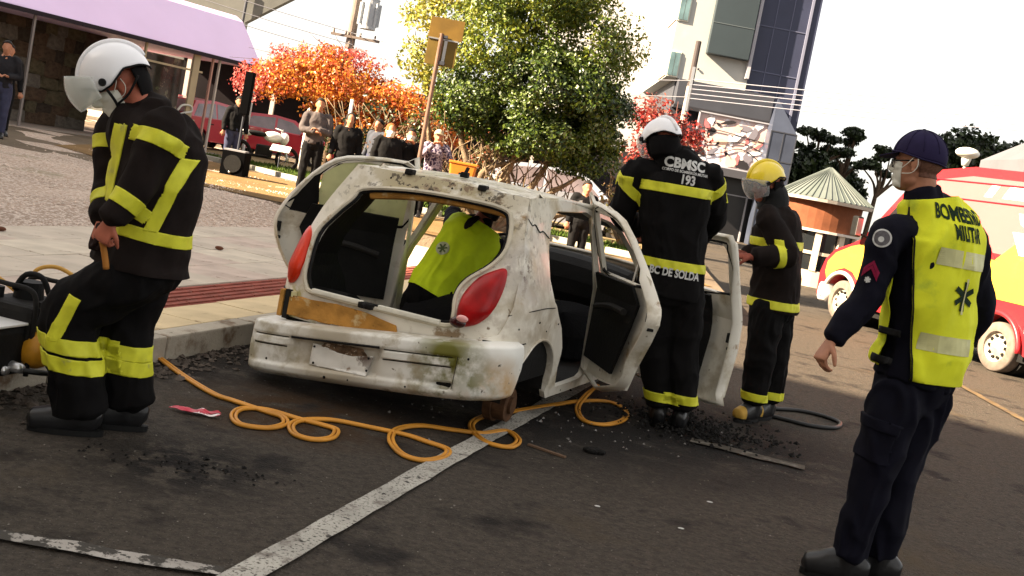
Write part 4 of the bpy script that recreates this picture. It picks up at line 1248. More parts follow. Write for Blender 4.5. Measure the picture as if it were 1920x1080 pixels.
def boots(J, s, m_, parent, toe_m=None, sz=1.0, name='boot'):
    a, t = J['an' + s], J['to' + s]
    d = (V((t.x, t.y, 0)) - V((a.x, a.y, 0)))
    d = d.normalized() if d.length > .01 else V((-1, 0, 0))
    g = V((a.x, a.y, 0))
    L = .185 * sz
    lat = d.cross(V((0, 0, 1)))
    z0 = 0.0 if a.z < .21 else a.z - .1
    bm = bmesh.new()
    up_ = V((0, 0, 1))
    loft(bm, [(*(g - d * .075 + up_ * (z0 + .062)), .036, .054), (*(g - d * .03 + up_ * (z0 + .078)), .046, .074), (*(g + d * .05 + up_ * (z0 + .078)), .050, .072), (*(g + d * .11 + up_ * (z0 + .062)), .054, .058), (*(g + d * (L - .015) + up_ * (z0 + .050)), .046, .046)], lat, 4, 18, 2.5)
    limb(bm, [g + up_ * (z0 + .05), g + up_ * (z0 + .22)], [.052, .060], 3, 16)
    me = fuse(bm, .008, 3)
    o = link(name, me, m_, parent, True)
    bm = bmesh.new()
    out = []
    for i in range(24):
        an = 6.28318 * i / 24
        x = math.cos(an) * (.138 * sz) + .052; y = math.sin(an) * (.050 + .008 * math.cos(an))
        out.append(g + d * x + lat * y + up_ * (z0 + .002))
    top = [p + up_ * .026 for p in out]
    b = [bm.verts.new(p) for p in out]; tt = [bm.verts.new(p) for p in top]
    bm.faces.new(b); bm.faces.new(tt)
    for i in range(24):
        j = (i + 1) % 24
        bm.faces.new((b[i], b[j], tt[j], tt[i]))
    bm_obj('sole', bm, M_BLACKP, o)
    if toe_m:
        bm = shell_cut(me, [(g + d * .125, d), (g + up_ * (z0 + .035), up_)], None, .002)
        as_obj('boot_toe', bm, toe_m, o)
    return o
def band(me, name, p, ax, w, keep, parent, m_=None, off=.004, extra=(), silver=False):
    ax = ax.normalized()
    pl = [(p - ax * w / 2, ax), (p + ax * w / 2, -ax)] + list(extra)
    bm = shell_cut(me, pl, keep, off)
    if not bm.faces:
        bm.free(); return None
    o = as_obj(name, bm, m_ or M_TAPE, parent)
    if silver:
        pl = [(p - ax * w * .13, ax), (p + ax * w * .13, -ax)] + list(extra)
        bm = shell_cut(me, pl, keep, off + .0015)
        if bm.faces:
            as_obj('silver_line', bm, M_TAPES, o)
        else:
            bm.free()
    return o
def patch_shell(name, c, F, rx, ry, rz, azr, el_of, mats, parent, thick=.004, na=36, ne=14, top=90, el_top=None):
    """part of an ellipsoid round head point c: azimuth range azr (0 = forward), from elevation el_of(az) up to top"""
    r, f, u = (V(F.col[i]) for i in range(3))
    bm = bmesh.new(); grid = []
    closed = abs(azr[1] - azr[0]) >= 359
    for i in range(na + (0 if closed else 1)):
        az = azr[0] + (azr[1] - azr[0]) * i / na
        lo = el_of(az); hi = el_top(az) if el_top else top
        col = []
        for j in range(ne + 1):
            e = R(lo + (hi - lo) * j / ne); a = R(az)
            col.append(bm.verts.new(c + r * math.sin(a) * math.cos(e) * rx + f * math.cos(a) * math.cos(e) * ry + u * math.sin(e) * rz))
        grid.append(col)
    m_ = len(grid)
    for i in range(m_ if closed else m_ - 1):
        A, B = grid[i], grid[(i + 1) % m_]
        for j in range(ne):
            try: bm.faces.new((A[j], B[j], B[j + 1], A[j + 1]))
            except ValueError: pass
    bmesh.ops.remove_doubles(bm, verts=bm.verts, dist=.0004)
    o = bm_obj(name, bm, mats, parent, True)
    sd = o.modifiers.new('t', 'SOLIDIFY'); sd.thickness = thick; sd.offset = -1
    rim = [col[0].co.copy() if False else None for col in grid] if False else None
    return o
def helmet(c, F, parent, shell, visor_m, s=1.0, curtain=True, visor_down=(38, -42), vtilt=0, lift=.02, tab=(6, 2, -16, -20, 4, -2, -8), cur=(92, 268, -58), vfwd=.012):
    r, f, u = (V(F.col[i]) for i in range(3))
    c = c + u * lift * s
    def low(az):
        a = abs(((az + 180) % 360) - 180)
        return float(np.interp(a, [0, 35, 60, 80, 110, 140, 180], tab))
    hs = patch_shell('helmet', c, F, .124 * s, .150 * s, .148 * s, (-180, 180), low, shell, parent, .006, 64, 16)
    # raised centre ridge and side ribs
    bm = bmesh.new()
    pts = [c + (f * math.cos(R(e)) * .153 + u * math.sin(R(e)) * .152) * s for e in range(12, 172, 12)]
    tube(bm, pts, [.006] + [.013] * (len(pts) - 2) + [.006], 8, 3)
    bm_obj('helmet_ridge', bm, shell, hs, True)
    bm = bmesh.new()
    tube(bm, [c + (r * math.sin(R(a)) * math.cos(R(low(a))) * .125 + f * math.cos(R(a)) * math.cos(R(low(a))) * .151 + u * math.sin(R(low(a))) * .148) * s for a in range(-180, 180, 10)], .0045, 6, 2, True)
    bm_obj('helmet_rim', bm, M_BLACKP, hs, True)
    for sx in (-1, 1):
        bm = bmesh.new()
        k = c + (r * sx * .122 + f * .052 - u * .004) * s
        cyl(bm, k - r * sx * .006, k + r * sx * .012, .017 * s, .014 * s, 20)
        bm_obj('visor_knob', bm, M_BLACKP, hs)
    if curtain:
        patch_shell('neck_guard', c, F, .116 * s, .134 * s, .21 * s, (cur[0], cur[1]), lambda az: cur[2], M_GEAR, hs, .006, 24, 8, 0)
        patch_shell('liner', c, F, .115 * s, .145 * s, .13 * s, (-180, 180), lambda az: -14, M_BLACKP, hs, .005, 32, 6, 30) if False else None
    if visor_down:
        t, b = visor_down
        Fv = Matrix.Rotation(R(vtilt), 3, r) @ F
        patch_shell('visor', c + f * vfwd, Fv, .134 * s, .172 * s, .165 * s, (-78, 78), lambda az: b * (1 - .25 * (az / 78) ** 2), visor_m, hs, .003, 30, 10, 0, el_top=lambda az: t * (1 - .65 * (abs(az) / 78) ** 2))
    return hs
def chin_strap(c, F, parent, s=1.0):
    r, f, u = (V(F.col[i]) for i in range(3))
    for sx in (-1, 1):
        bm = bmesh.new()
        tube(bm, [c + (r * sx * .112 + f * .05 - u * .0) * s, c + (r * sx * .090 + f * .045 - u * .06) * s, c + (r * sx * .045 + f * .055 - u * .125) * s, c + (f * .06 - u * .132) * s], .0065, 8, 4)
        tube(bm, [c + (r * sx * .105 - f * .09 - u * .0) * s, c + (r * sx * .088 - f * .02 - u * .05) * s, c + (r * sx * .085 + f * .042 - u * .07) * s], .0055, 8, 4)
        bm_obj('chin_strap', bm, M_BLACKP, parent, True)
def face_mask(me, c, F, parent, m_=None, off=.009, lo=-.115, hi=-.018, back=.015, push=.25):
    r, f, u = (V(F.col[i]) for i in range(3))
    bm = shell_cut(me, [(c + u * lo, u + f * -.15), (c + u * hi + f * .0, -u + f * .25), (c + f * back, f)], lambda p: (p - c).length < .16, off)
    for v in bm.verts:
        k = (v.co - c).dot(f)
        v.co += f * max(0, k - .06) * push
    o = as_obj('face_mask', bm, m_ or M_MASKW, parent)
    for sx in (-1, 1):
        bm = bmesh.new()
        tube(bm, [c + r * sx * .062 + f * .045 - u * .05, c + r * sx * .082 + f * .0 - u * .045, c + r * sx * .090 - f * .022 - u * .015, c + r * sx * .088 - f * .018 + u * .02], .0018, 6, 4)
        tube(bm, [c + r * sx * .066 + f * .05 - u * .03, c + r * sx * .082 + f * .02 - u * .005, c + r * sx * .086 - f * .0 + u * .02], .0018, 6, 4)
        bm_obj('ear_loop', bm, m_ or M_MASKW, o)
    return o
def P_root(name, label, o):
    return thing(name, label, 'person', o)

# ---- firefighter walking at the left: white helmet, visor up front
o, J = J_of(JD['ff1'])
ff1 = P_root('person', 'firefighter in black suit and white helmet with frosted visor, head bowed, walking by the kerb', o)
lat = (J['shL'] - J['shR']); lat.z = 0
fb = V((-.87, -.42, 0)).normalized()
F = frame(V((-.84, -.24, -.66)))
Fh = F
bd = base_body(J, F, lat, (V((.3, .9, 0)), V((.5, -.7, 0))), hands=(True, True), curl=1.0)
b = link('body', bd, M_SKINR, ff1, True)
eyes(J['head'], F, b)
hm = helmet(J['head'], F, ff1, M_HELW, M_VISOR, 1.0, visor_down=(30, -30), vtilt=4, lift=.040, vfwd=.045, tab=(6, 0, -14, -12, 4, 0, -12), cur=(125, 235, -40))
chin_strap(J['head'], F, hm)
face_mask(bd, J['head'], F, b)
down = V((0, 0, -1))
rows = [(*(J['pelvis'] + V((.03, 0, -.13))), .235, .195), (*J['pelvis'], .225, .19), (*J['waist'], .205, .18), (*(J['chest'] + V((.02, .0, 0))), .230, .185),
        (*(lerp(J['shL'], J['shR'], .5) + V((.02, 0, 0.0))), .20, .155), (*(J['neck'] + V((.03, 0, -.015))), .10, .10)]
jk = coat(J, lat, rows, (.090, .084, .080, .072, .062), seed=3, wr=(.010, 7), col=(J['neck'] + V((.045, 0, -.05)), J['neck'] + V((.03, 0, .025)), .098, .084))
open_hem(jk, J['pelvis'] + V((0, 0, .0)), V((-.05, 0, -1)))
jo = link('jacket', jk, M_GEARB, ff1, True)
tr = trousers(J, lat, J['waist'], (.135, .128, .122, .118, .108), seed=5, amp=.012, hipw=(.20, .17))
open_hem(tr, V((0, 0, .085)), V((0, 0, -1)))
to = link('trousers', tr, M_GEAR, ff1, True)
armsd = lambda p: min(segd(p, J['sh' + s], J['el' + s]) for s in 'LR')
fard = lambda p: min(segd(p, J['el' + s], J['wr' + s]) for s in 'LR')
for s in 'LR':
    sh, e, w = J['sh' + s], J['el' + s], J['wr' + s]
    a, bb = sh, e
    band(jk, 'sleeve_band', lerp(sh, e, .30), e - sh, .062, lambda p: segd(p, a, bb) < .118 and (p - lerp(a, bb, .30)).length < .17 and segd(p, J['pelvis'], J['chest']) > .125, jo)
    band(jk, 'sleeve_band', lerp(e, w, .48), w - e, .060, lambda p: segd(p, e, w) < .125 and (p - lerp(e, w, .45)).length < .15, jo)
    k, an = J['kn' + s], J['an' + s]
    for q in (.26, .44):
        band(tr, 'leg_band', lerp(k, an, q) , V((.06, 0, 1)), .066, lambda p: segd(p, k, an) < .19, to, silver=False)
band(jk, 'hem_band', J['pelvis'] + V((0, 0, .165)), V((.10, 0.02, 1)), .056, lambda p: armsd(p) > .1 and fard(p) > .085, jo)
# upright strips: under the arm and down the chest
nn = V((1, .10, .12)).normalized()
band(jk, 'side_strip', J['pelvis'] + V((.105, 0, .26)), V((1, 0, -.30)), .056, lambda p: armsd(p) > .090 and fard(p) > .10 and p.z < J['chest'].z + .04 and p.y < -.04, jo, extra=[(J['pelvis'] + V((0, 0, .18)), V((0, 0, 1)))])
band(jk, 'chest_strip', J['chest'] + V((-.155, 0, 0)), V((1, .25, -.08)), .058, lambda p: armsd(p) > .088 and fard(p) > .08 and p.z > J['chest'].z - .20 and p.z < J['neck'].z - .09 and p.y < .06, jo)
k, h = J['knL'], J['hipL']
band(tr, 'knee_strip', k + V((.03, 0, .02)), V((1, 0, -.36)), .058, lambda p: p.y < k.y - .03 and (p - k).length < .24, to, extra=[(k + V((0, 0, -.10)), V((0, 0, 1))), (k + V((.04, 0, .11)), V((-.3, 0, -1)))], silver=False)
boots(J, 'L', M_BOOT, ff1, sz=1.15); boots(J, 'R', M_BOOT, ff1, sz=1.1)
for s in 'R':
    bm = bmesh.new()
    sd = 1 if s == 'L' else -1
    hand(bm, J['wr' + s] + (J['ha' + s] - J['wr' + s]) * .25, J['ha' + s] - J['wr' + s] + V((0, 0, -.03)), V((.3, .9, 0)) if s == 'L' else V((.5, -.7, 0)), sd, 1.1, 1.16)
    gm = fuse(bm, .005, 2)
    gl = link('glove', gm, M_GLOVE, ff1, True)
bm = bmesh.new()
q = lerp(J['haL'], J['haR'], .5)
tube(bm, [q + V((.03, -.06, .02)), q + V((.05, -.05, -.05)), q + V((.06, -.04, -.10))], .014, 8, 4)
tag(bm_obj('tool_strap', bm, mat('orange_strap', (.40, .16, .03), .7, .3), None, True, loc=ff1.location), 'short orange strap held in the hands of the firefighter with bowed head', 'strap')

# ---- officer in the lime vest at the right
o, J = J_of(JD['off'])
off_ = P_root('person', 'officer in navy cap and uniform with lime vest marked BOMBEIRO MILITAR', o)
lat = (J['shL'] - J['shR']); lat.z = 0; lat.normalize()
fb = V((-.50, .86, 0)).normalized()
F = frame(V((-.82, .56, -.04)))
bd = base_body(J, F, lat, (V((.9, .3, .1)), V((-.9, -.3, 0))), curl=.75, voxel=.0045, hs=1.0, neck_r=.060)
b = link('body', bd, M_SKIN, off_, True)
eyes(J['head'], F, b)
c = J['head']; r_, f_, u_ = (V(F.col[i]) for i in range(3))
face_mask(bd, c, F, b, back=.050, off=.004, push=.0)
# grey cropped hair below the cap
bm = shell_cut(bd, [(c - u_ * .055, u_), (c + u_ * .03, -u_), (c - f_ * .022, -f_)], lambda p: (p - c).length < .16, .0025)
as_obj('hair', bm, mat('cropped_grey_hair', (.20, .10, .07), .8, .2, var=(90, .4), bump=(200, .4, .002)), b)
# glasses
bm = bmesh.new()
for sx in (-1, 1):
    tube(bm, [c + r_ * sx * .068 + f_ * .078 - u_ * .0, c + r_ * sx * .079 + f_ * .03 + u_ * .004, c + r_ * sx * .083 - f_ * .012 + u_ * .006], .0032, 6, 3)
    tube(bm, [c + r_ * (sx * .034 + .026 * math.cos(t)) + f_ * (.102 - .010 * abs(sx * .034 + .026 * math.cos(t)) / .06) + u_ * (-.008 + .017 * math.sin(t)) for t in [k * .785 for k in range(8)]], .002, 6, 3, True)
bm_obj('glasses', bm, M_BLACKP, off_, True)
bm = bmesh.new()
for sx in (-1, 1):
    ell(bm, c + r_ * sx * .034 + f_ * .100 - u_ * .008, (.024, .0015, .015), F)
# cap: crown, band, brim
cc = c + u_ * .030
def cap_low(az):
    a = abs(((az + 180) % 360) - 180)
    return float(np.interp(a, [0, 60, 110, 180], [8, 4, -8, -16]))
cap = patch_shell('cap', cc, F, .090, .114, .115, (-180, 180), cap_low, M_CAP, off_, .003, 48, 16)
bm = bmesh.new()
tube(bm, [cc + r_ * math.sin(R(a)) * math.cos(R(cap_low(a))) * .091 + f_ * math.cos(R(a)) * math.cos(R(cap_low(a))) * .115 + u_ * math.sin(R(cap_low(a))) * .115 for a in range(-180, 180, 12)], .004, 6, 2, True)
bm_obj('cap_hem', bm, M_CAP, cap, True)
bm = bmesh.new()
for a in range(0, 180, 36):
    ca, sa = math.cos(R(a)), math.sin(R(a))
    tube(bm, [cc + (r_ * sa * math.cos(R(e)) * .0915 + f_ * ca * math.cos(R(e)) * .1155 + u_ * math.sin(R(e)) * .1165) for e in range(4, 178, 14)], .0016, 5, 2)
ell(bm, cc + u_ * .117, (.008, .008, .004), F)
bm_obj('cap_seam', bm, M_CAP, cap, True)
def brim(x, y):
    return cc + r_ * x + f_ * (.088 + y) + u_ * (.010 - 1.2 * x * x - .30 * y)
bo = [(-.072, -.035), (-.04, .0), (0, .008), (.04, 0), (.072, -.035), (.070, .02), (.05, .062), (0, .080), (-.05, .062), (-.070, .02)]
bm = sheet([tuple(p) for p in smoothpath(bo, 3, True)], brim, step=.015, thick=.004, axis=tuple(u_))
bm_obj('cap_brim', bm, M_CAP, cap, True)
rows = [(*(J['pelvis'] + V((0, 0, .0))), .180, .135), (*J['waist'], .170, .130), (*J['chest'], .190, .128), (*(lerp(J['shL'], J['shR'], .5) + V((0, 0, .045))), .165, .088), (*(lerp(J['chest'], J['neck'], .92)), .095, .080)]
sh = coat(J, lat, rows, (.077, .072, .064, .056, .046), voxel=.008, seed=11, wr=(.007, 9), cuff=.94, col=(lerp(J['chest'], J['neck'], .80), J['neck'] + V((-.005, 0, .025)), .084, .074))
so = link('shirt', sh, M_NAVY, off_, True)
tr = trousers(J, lat, J['waist'] - V((0, 0, .08)), (.108, .098, .080, .075, .068), seed=13, amp=.014, scale=7, hipw=(.165, .13))
open_hem(tr, V((0, 0, .06)), V((0, 0, -1)))
to = link('trousers', tr, M_NAVY, off_, True)
km = lerp(J['hipL'], J['knL'], .62)
band(tr, 'cargo_pocket', km, V((.1, 0, 1)), .17, lambda p: (p - km).dot(V((-.9, -.42, 0))) > .035 and (p - km).length < .16, to, M_NAVY, .009)
band(tr, 'pocket_flap', km + V((0, 0, .075)), V((.1, 0, 1)), .045, lambda p: (p - km).dot(V((-.9, -.42, 0))) > .030 and (p - km).length < .17, to, M_NAVY, .014)
boots(J, 'L', M_BOOT, off_); boots(J, 'R', M_BOOT, off_)
# vest: torso only, open sides, laid over the shirt
rows = [(*(J['pelvis'] + V((-.012, 0, .015))), .205, .152), (*(J['pelvis'] + V((0, 0, .06))), .205, .155), (*J['waist'], .196, .150), (*(J['chest'] + V((0, 0, -.05))), .208, .150), (*(J['chest'] + V((0, 0, .05))), .205, .138), (*(lerp(J['shL'], J['shR'], .5) + V((0, 0, .070))), .172, .102), (*(lerp(J['chest'], J['neck'], .98)), .095, .090)]
ve = coat(J, lat, rows, None, voxel=.008, seed=17, wr=(.011, 7), sleeves=False)
back_n = -fb
rt = fb.cross(V((0, 0, 1))).normalized()        # to the wearer's right
vcut = [(J['pelvis'] + V((0, 0, .02)), V((0, 0, 1))), (lerp(J['chest'], J['neck'], .93), V((.25, 0, -1)))]
bm = shell_cut(ve, vcut + [(J['waist'] + lat * .125, -lat + back_n * .55 + V((0, 0, .22)))], None, .002)
vo = as_obj('vest', bm, M_VESTY, off_)
sd = vo.modifiers.new('t', 'SOLIDIFY'); sd.thickness = .004
bm = shell_cut(ve, [(J['pelvis'] + V((0, 0, .05)), V((0, 0, 1))), vcut[1], (J['waist'] + fb * .045, fb)], lambda p: (p - J['waist']).dot(lat) > 0, .002)
sd = as_obj('vest_front', bm, M_VESTY, vo).modifiers.new('t', 'SOLIDIFY'); sd.thickness = .004
# the open side of the vest shows the navy shirt between two black ties
latn = lat.normalized()
hl = J['shL'] * .5 + J['shR'] * .5
upv = (J['neck'] - J['pelvis']).normalized()
side_p = J['waist'] + latn * .12
band(ve, 'vest_binding', J['waist'] + lat * .120, (-lat + back_n * .55 + V((0, 0, .22))), .007, lambda p: (p - J['waist']).dot(back_n) > -.05 and p.z < J['neck'].z - .06, vo, M_BLACKP, .006)
for dz in (.02, -.10):
    band(ve, 'vest_tie', J['waist'] + V((0, 0, dz)) + fb * .02, V((0, 0, 1)), .028, lambda p: (p - J['waist']).dot(latn) > .08, vo, M_BLACKP, .011, extra=[(J['waist'] - fb * .03, fb), (J['waist'] + fb * .08, -fb)], silver=False)
def on_back(bm, dz, dx=0.0, me=ve, off=.006, name='vest_print', m_=M_BLACKINK, parent=vo, base=None):
    ru = rt; rv = (V((0, 0, 1)) - back_n * 0).normalized()
    p = (base or J['chest']) + rt * dx + V((0, 0, dz)) + back_n * .0
    bm = wrap_on(bm, me, p, ru, rv, off)
    return bm_obj(name, bm, m_, parent)
on_back(text_mesh('BOMBEIRO', .084, .0028, sub=.012, sx=.60), .165, .0)
on_back(text_mesh('MILITAR', .084, .0028, sub=.012, sx=.52), .090, .025)
def rect_bm(w, h, n=8):
    bm = bmesh.new(); bmesh.ops.create_grid(bm, x_segments=n, y_segments=n, size=.5)
    for v in bm.verts: v.co.x *= w; v.co.y *= h
    return bm
on_back(rect_bm(.27, .072), -.015, .02, name='reflective_panel', m_=M_SILV)
on_back(rect_bm(.25, .072), -.375, .0, name='reflective_panel', m_=M_SILV)
def star_bm(R_=.062, w=.024):
    bm = bmesh.new()
    for a in (0, 60, 120):
        g = rect_bm(w, R_ * 2, 6); mtx = Matrix.Rotation(R(a), 4, 'Z'); bmesh.ops.transform(g, matrix=mtx, verts=g.verts)
        me = bpy.data.meshes.new('t'); g.to_mesh(me); g.free(); bm.from_mesh(me); bpy.data.meshes.remove(me)
    return bm
on_back(star_bm(), -.165, .035, name='medical_star', m_=M_BLACKINK, off=.007)
on_back(rect_bm(.010, .15), -.165, .035, name='star_staff', m_=M_SILV, off=.0095)
# arm badge, chevron, small badge
aL = J['shL']; aE = J['elL']
adir = (aL - aE).normalized()
nrm = V((-.55, -.83, .0))
nrm = (nrm - adir * nrm.dot(adir)).normalized()
ru = adir.cross(nrm)
def disc_bm(r, r0=0.0, n=32):
    bm = bmesh.new()
    rings = [r0 + (r - r0) * k / 4 for k in range(5)]
    prev = None
    for rr_ in rings:
        if rr_ < 1e-5:
            ring = [bm.verts.new((0, 0, 0))]
        else:
            ring = [bm.verts.new((rr_ * math.cos(6.28318 * i / n), rr_ * math.sin(6.28318 * i / n), 0)) for i in range(n)]
        if prev:
            for i in range(n):
                j = (i + 1) % n
                if len(prev) == 1: bm.faces.new((prev[0], ring[i], ring[j]))
                else: bm.faces.new((prev[i], ring[i], ring[j], prev[j]))
        prev = ring
    return bm
def on_arm(bm, t, name, m_, off, me=sh, dx=0):
    p = lerp(aL, aE, t) + ru * dx
    return bm_obj(name, wrap_on(bm, me, p, ru, adir, off, .12), m_, so)
on_arm(disc_bm(.038), .12, 'round_arm_badge', M_PATCHG, .004)
on_arm(disc_bm(.039, .032), .12, 'badge_ring', M_WHITEINK, .0055)
on_arm(disc_bm(.012), .14, 'badge_centre', M_WHITEINK, .0055)
ch = bmesh.new()
for k in range(2):
    y = -.02 * k
    vs = [ch.verts.new(p) for p in ((-.035, y - .02, 0), (0, y + .02, 0), (.035, y - .02, 0), (.035, y - .005 - .035, 0), (0, y + .003, 0), (-.035, y - .04, 0))]
    ch.faces.new((vs[0], vs[1], vs[4], vs[5])); ch.faces.new((vs[1], vs[2], vs[3], vs[4]))
bmesh.ops.subdivide_edges(ch, edges=ch.edges, cuts=3, use_grid_fill=True)
on_arm(ch, .52, 'chevron_patch', M_PATCHR, .005)
on_arm(star_bm(.013, .008), .74, 'arm_emblem', M_WHITEINK, .005)
# wristwatch-free cuff
# ---- firefighter with CBMSC on the back
o, J = J_of(JD['ff3'])
ff3 = P_root('person', 'tall firefighter in white helmet and black jacket lettered CBMSC 193 between the car doors', o)
lat = (J['shL'] - J['shR']); lat.z = 0; lat.normalize()
fb = V((-.12, .99, 0)).normalized()
F = frame(V((-.52, .80, -.30)))
bd = base_body(J, F, lat, (V((0, .2, -1)), V((0, .2, -1))), curl=.8, voxel=.0065)
b = link('body', bd, M_SKINR, ff3, True)
hm = helmet(J['head'] + V((0, 0, .0)), F, ff3, M_HELW, M_VISORT, 1.0, visor_down=(22, -44), lift=.03, tab=(6, 2, -10, -8, 4, 8, 0), cur=(95, 265, -36))
bm = bmesh.new(); limb(bm, [J['neck'] - V((0, 0, .05)), J['neck'] + V((0, 0, .05)), J['head'] - V((0, 0, .01)), J['head'] + V((0, 0, .05))], [.105, .095, .100, .085], 4, 18)
link('hood', fuse(bm, .01, 2), M_GEAR, ff3, True)
rows = [(*(J['pelvis'] + V((0, 0, -.05))), .225, .17), (*J['pelvis'], .215, .165), (*J['waist'], .205, .16), (*J['chest'], .235, .165), (*(lerp(J['shL'], J['shR'], .5) + V((0, 0, .035))), .185, .125), (*(J['neck'] + V((0, 0, -.01))), .10, .10)]
jk = coat(J, lat, rows, (.092, .090, .088, .080, .072), seed=23, wr=(.010, 7), col=(J['neck'] - V((0, 0, .06)), J['neck'] + V((0, 0, .05)), .095, .095))
open_hem(jk, J['pelvis'] - V((0, 0, .055)), V((0, 0, -1)))
jo = link('jacket', jk, M_GEAR, ff3, True)
tr = trousers(J, lat, J['waist'], (.125, .118, .105, .100, .095), seed=25, amp=.010, hipw=(.20, .16))
open_hem(tr, V((0, 0, .085)), V((0, 0, -1)))
to = link('trousers', tr, M_GEAR, ff3, True)
ad = lambda p: min(segd(p, J['sh' + s], J['el' + s]) for s in 'LR')
tilt = (J['neck'] - J['pelvis']).normalized()
band(jk, 'chest_band', J['chest'] + V((0, 0, .0)), V((-.02, 0, 1)), .062, lambda p: ad(p) > .098, jo)
band(jk, 'hem_band', J['pelvis'] + V((0, 0, .16)), V((-.02, 0, 1)), .056, lambda p: segd(p, J['elL'], J['wrL']) > .09 and segd(p, J['elR'], J['wrR']) > .09, jo)
for s in 'LR':
    a_, e_, w_, k_, n_ = J['sh' + s], J['el' + s], J['wr' + s], J['kn' + s], J['an' + s]
    band(jk, 'sleeve_band', lerp(a_, e_, .36), e_ - a_ + (V((-.18, 0, 0)) if s == 'L' else V((.10, 0, 0))), .064, lambda p: segd(p, a_, e_) < .125 and (p - lerp(a_, e_, .3)).length < .16 and segd(p, J['pelvis'], J['chest']) > .16, jo)
    band(tr, 'leg_band', lerp(k_, n_, .78), V((0, 0, 1)), .060, lambda p: segd(p, k_, n_) < .15, to)
    boots(J, s, M_BOOT, ff3)
    bm = bmesh.new(); hand(bm, J['wr' + s], J['ha' + s] - J['wr' + s], V((0, .2, -1)), 1 if s == 'L' else -1, .9, 1.16)
    link('glove', fuse(bm, .006, 2), M_GLOVE, ff3, True)
back_n = V((0, -1, 0)); rt = V((1, 0, 0))
def on_b(bm, dx, dz, name='back_lettering', m_=M_WHITEINK, off=.006):
    p = J['chest'] + rt * dx + V((0, 0, dz))
    rv = (V((-.0, 0, 1))).normalized()
    return bm_obj(name, wrap_on(bm, jk, p, V((1, 0, 0.0)), V((0, 0, 1)), off), m_, jo)
on_b(text_mesh('CBMSC', .088, .0035, sub=.012, sx=.95), .02, .165)
on_b(text_mesh('CORPO DE BOMBEIROS MILITAR', .024, .0008, sub=.012, sx=.86), .03, .118)
on_b(text_mesh('193', .082, .003, sub=.012, sx=.8), .05, .068)
on_b(text_mesh('BC DE SOLDA', .072, .0025, sub=.012, sx=.72), .085, -.53)
# ---- firefighter with the yellow helmet
o, J = J_of(JD['ff4'])
ff4 = P_root('person', 'firefighter in yellow helmet and brown black suit holding the open front door of the car', o)
lat = (J['shL'] - J['shR']); lat.z = 0; lat.normalize()
F = frame(V((-.86, -.30, -.25)))
bd = base_body(J, F, lat, (V((0, .3, -1)), V((0, .3, -1))), curl=.9, voxel=.0065)
b = link('body', bd, M_SKINR, ff4, True)
eyes(J['head'], F, b)
hm = helmet(J['head'], F, ff4, M_HELY, M_VISORT, 1.0, visor_down=(14, -46), lift=.03, tab=(8, 4, -10, -2, 12, 8, -6))
chin_strap(J['head'], F, hm)
bm = bmesh.new(); limb(bm, [J['neck'] - V((0, 0, .05)), J['neck'] + V((0, 0, .05)), J['head'] - V((-.035, 0, .03))], [.115, .105, .098], 4, 18)
link('balaclava', fuse(bm, .01, 2), M_BLACKP, ff4, True)
rows = [(*(J['pelvis'] + V((0, 0, -.04))), .215, .185), (*J['pelvis'], .210, .18), (*J['waist'], .195, .17), (*J['chest'], .215, .175), (*(lerp(J['shL'], J['shR'], .5) + V((0, 0, .02))), .17, .13), (*(J['neck'] + V((0, 0, -.02))), .095, .095)]
jk = coat(J, lat, rows, (.088, .085, .083, .076, .068), seed=33, wr=(.010, 7), col=(J['neck'] - V((0, 0, .06)), J['neck'] + V((0, 0, .02)), .092, .088))
open_hem(jk, J['pelvis'] - V((0, 0, .045)), V((0, 0, -1)))
jo = link('jacket', jk, M_GEARB, ff4, True)
tr = trousers(J, lat, J['waist'], (.125, .118, .108, .102, .095), seed=35, amp=.010, hipw=(.185, .165))
open_hem(tr, V((0, 0, .085)), V((0, 0, -1)))
to = link('trousers', tr, M_GEAR, ff4, True)
fard = lambda p: min(segd(p, J['el' + s], J['wr' + s]) for s in 'LR')
armd = lambda p: min(segd(p, J['sh' + s], J['el' + s]) for s in 'LR')
band(jk, 'hem_band', J['pelvis'] + V((0, 0, .005)), V((-.02, 0, 1)), .060, lambda p: fard(p) > .085, jo)
band(jk, 'chest_band', J['chest'] + V((0, 0, -.10)), V((-.05, 0, 1)), .060, lambda p: armd(p) > .095 and fard(p) > .085, jo)
for s in 'LR':
    a_, e_, w_, k_, n_ = J['sh' + s], J['el' + s], J['wr' + s], J['kn' + s], J['an' + s]
    band(jk, 'sleeve_band', lerp(e_, w_, .30), w_ - e_, .055, lambda p: segd(p, e_, w_) < .12 and (p - lerp(e_, w_, .3)).length < .14, jo)
    band(tr, 'leg_band', lerp(k_, n_, .82), V((0, 0, 1)), .058, lambda p: segd(p, k_, n_) < .15, to)
    boots(J, s, M_BOOT, ff4, M_BOOTY)
    bm = bmesh.new(); hand(bm, J['wr' + s] , J['ha' + s] - J['wr' + s], V((0, .3, -1)), 1 if s == 'L' else -1, .9, 1.18)
    link('glove', fuse(bm, .006, 2), M_GLOVER, ff4, True)
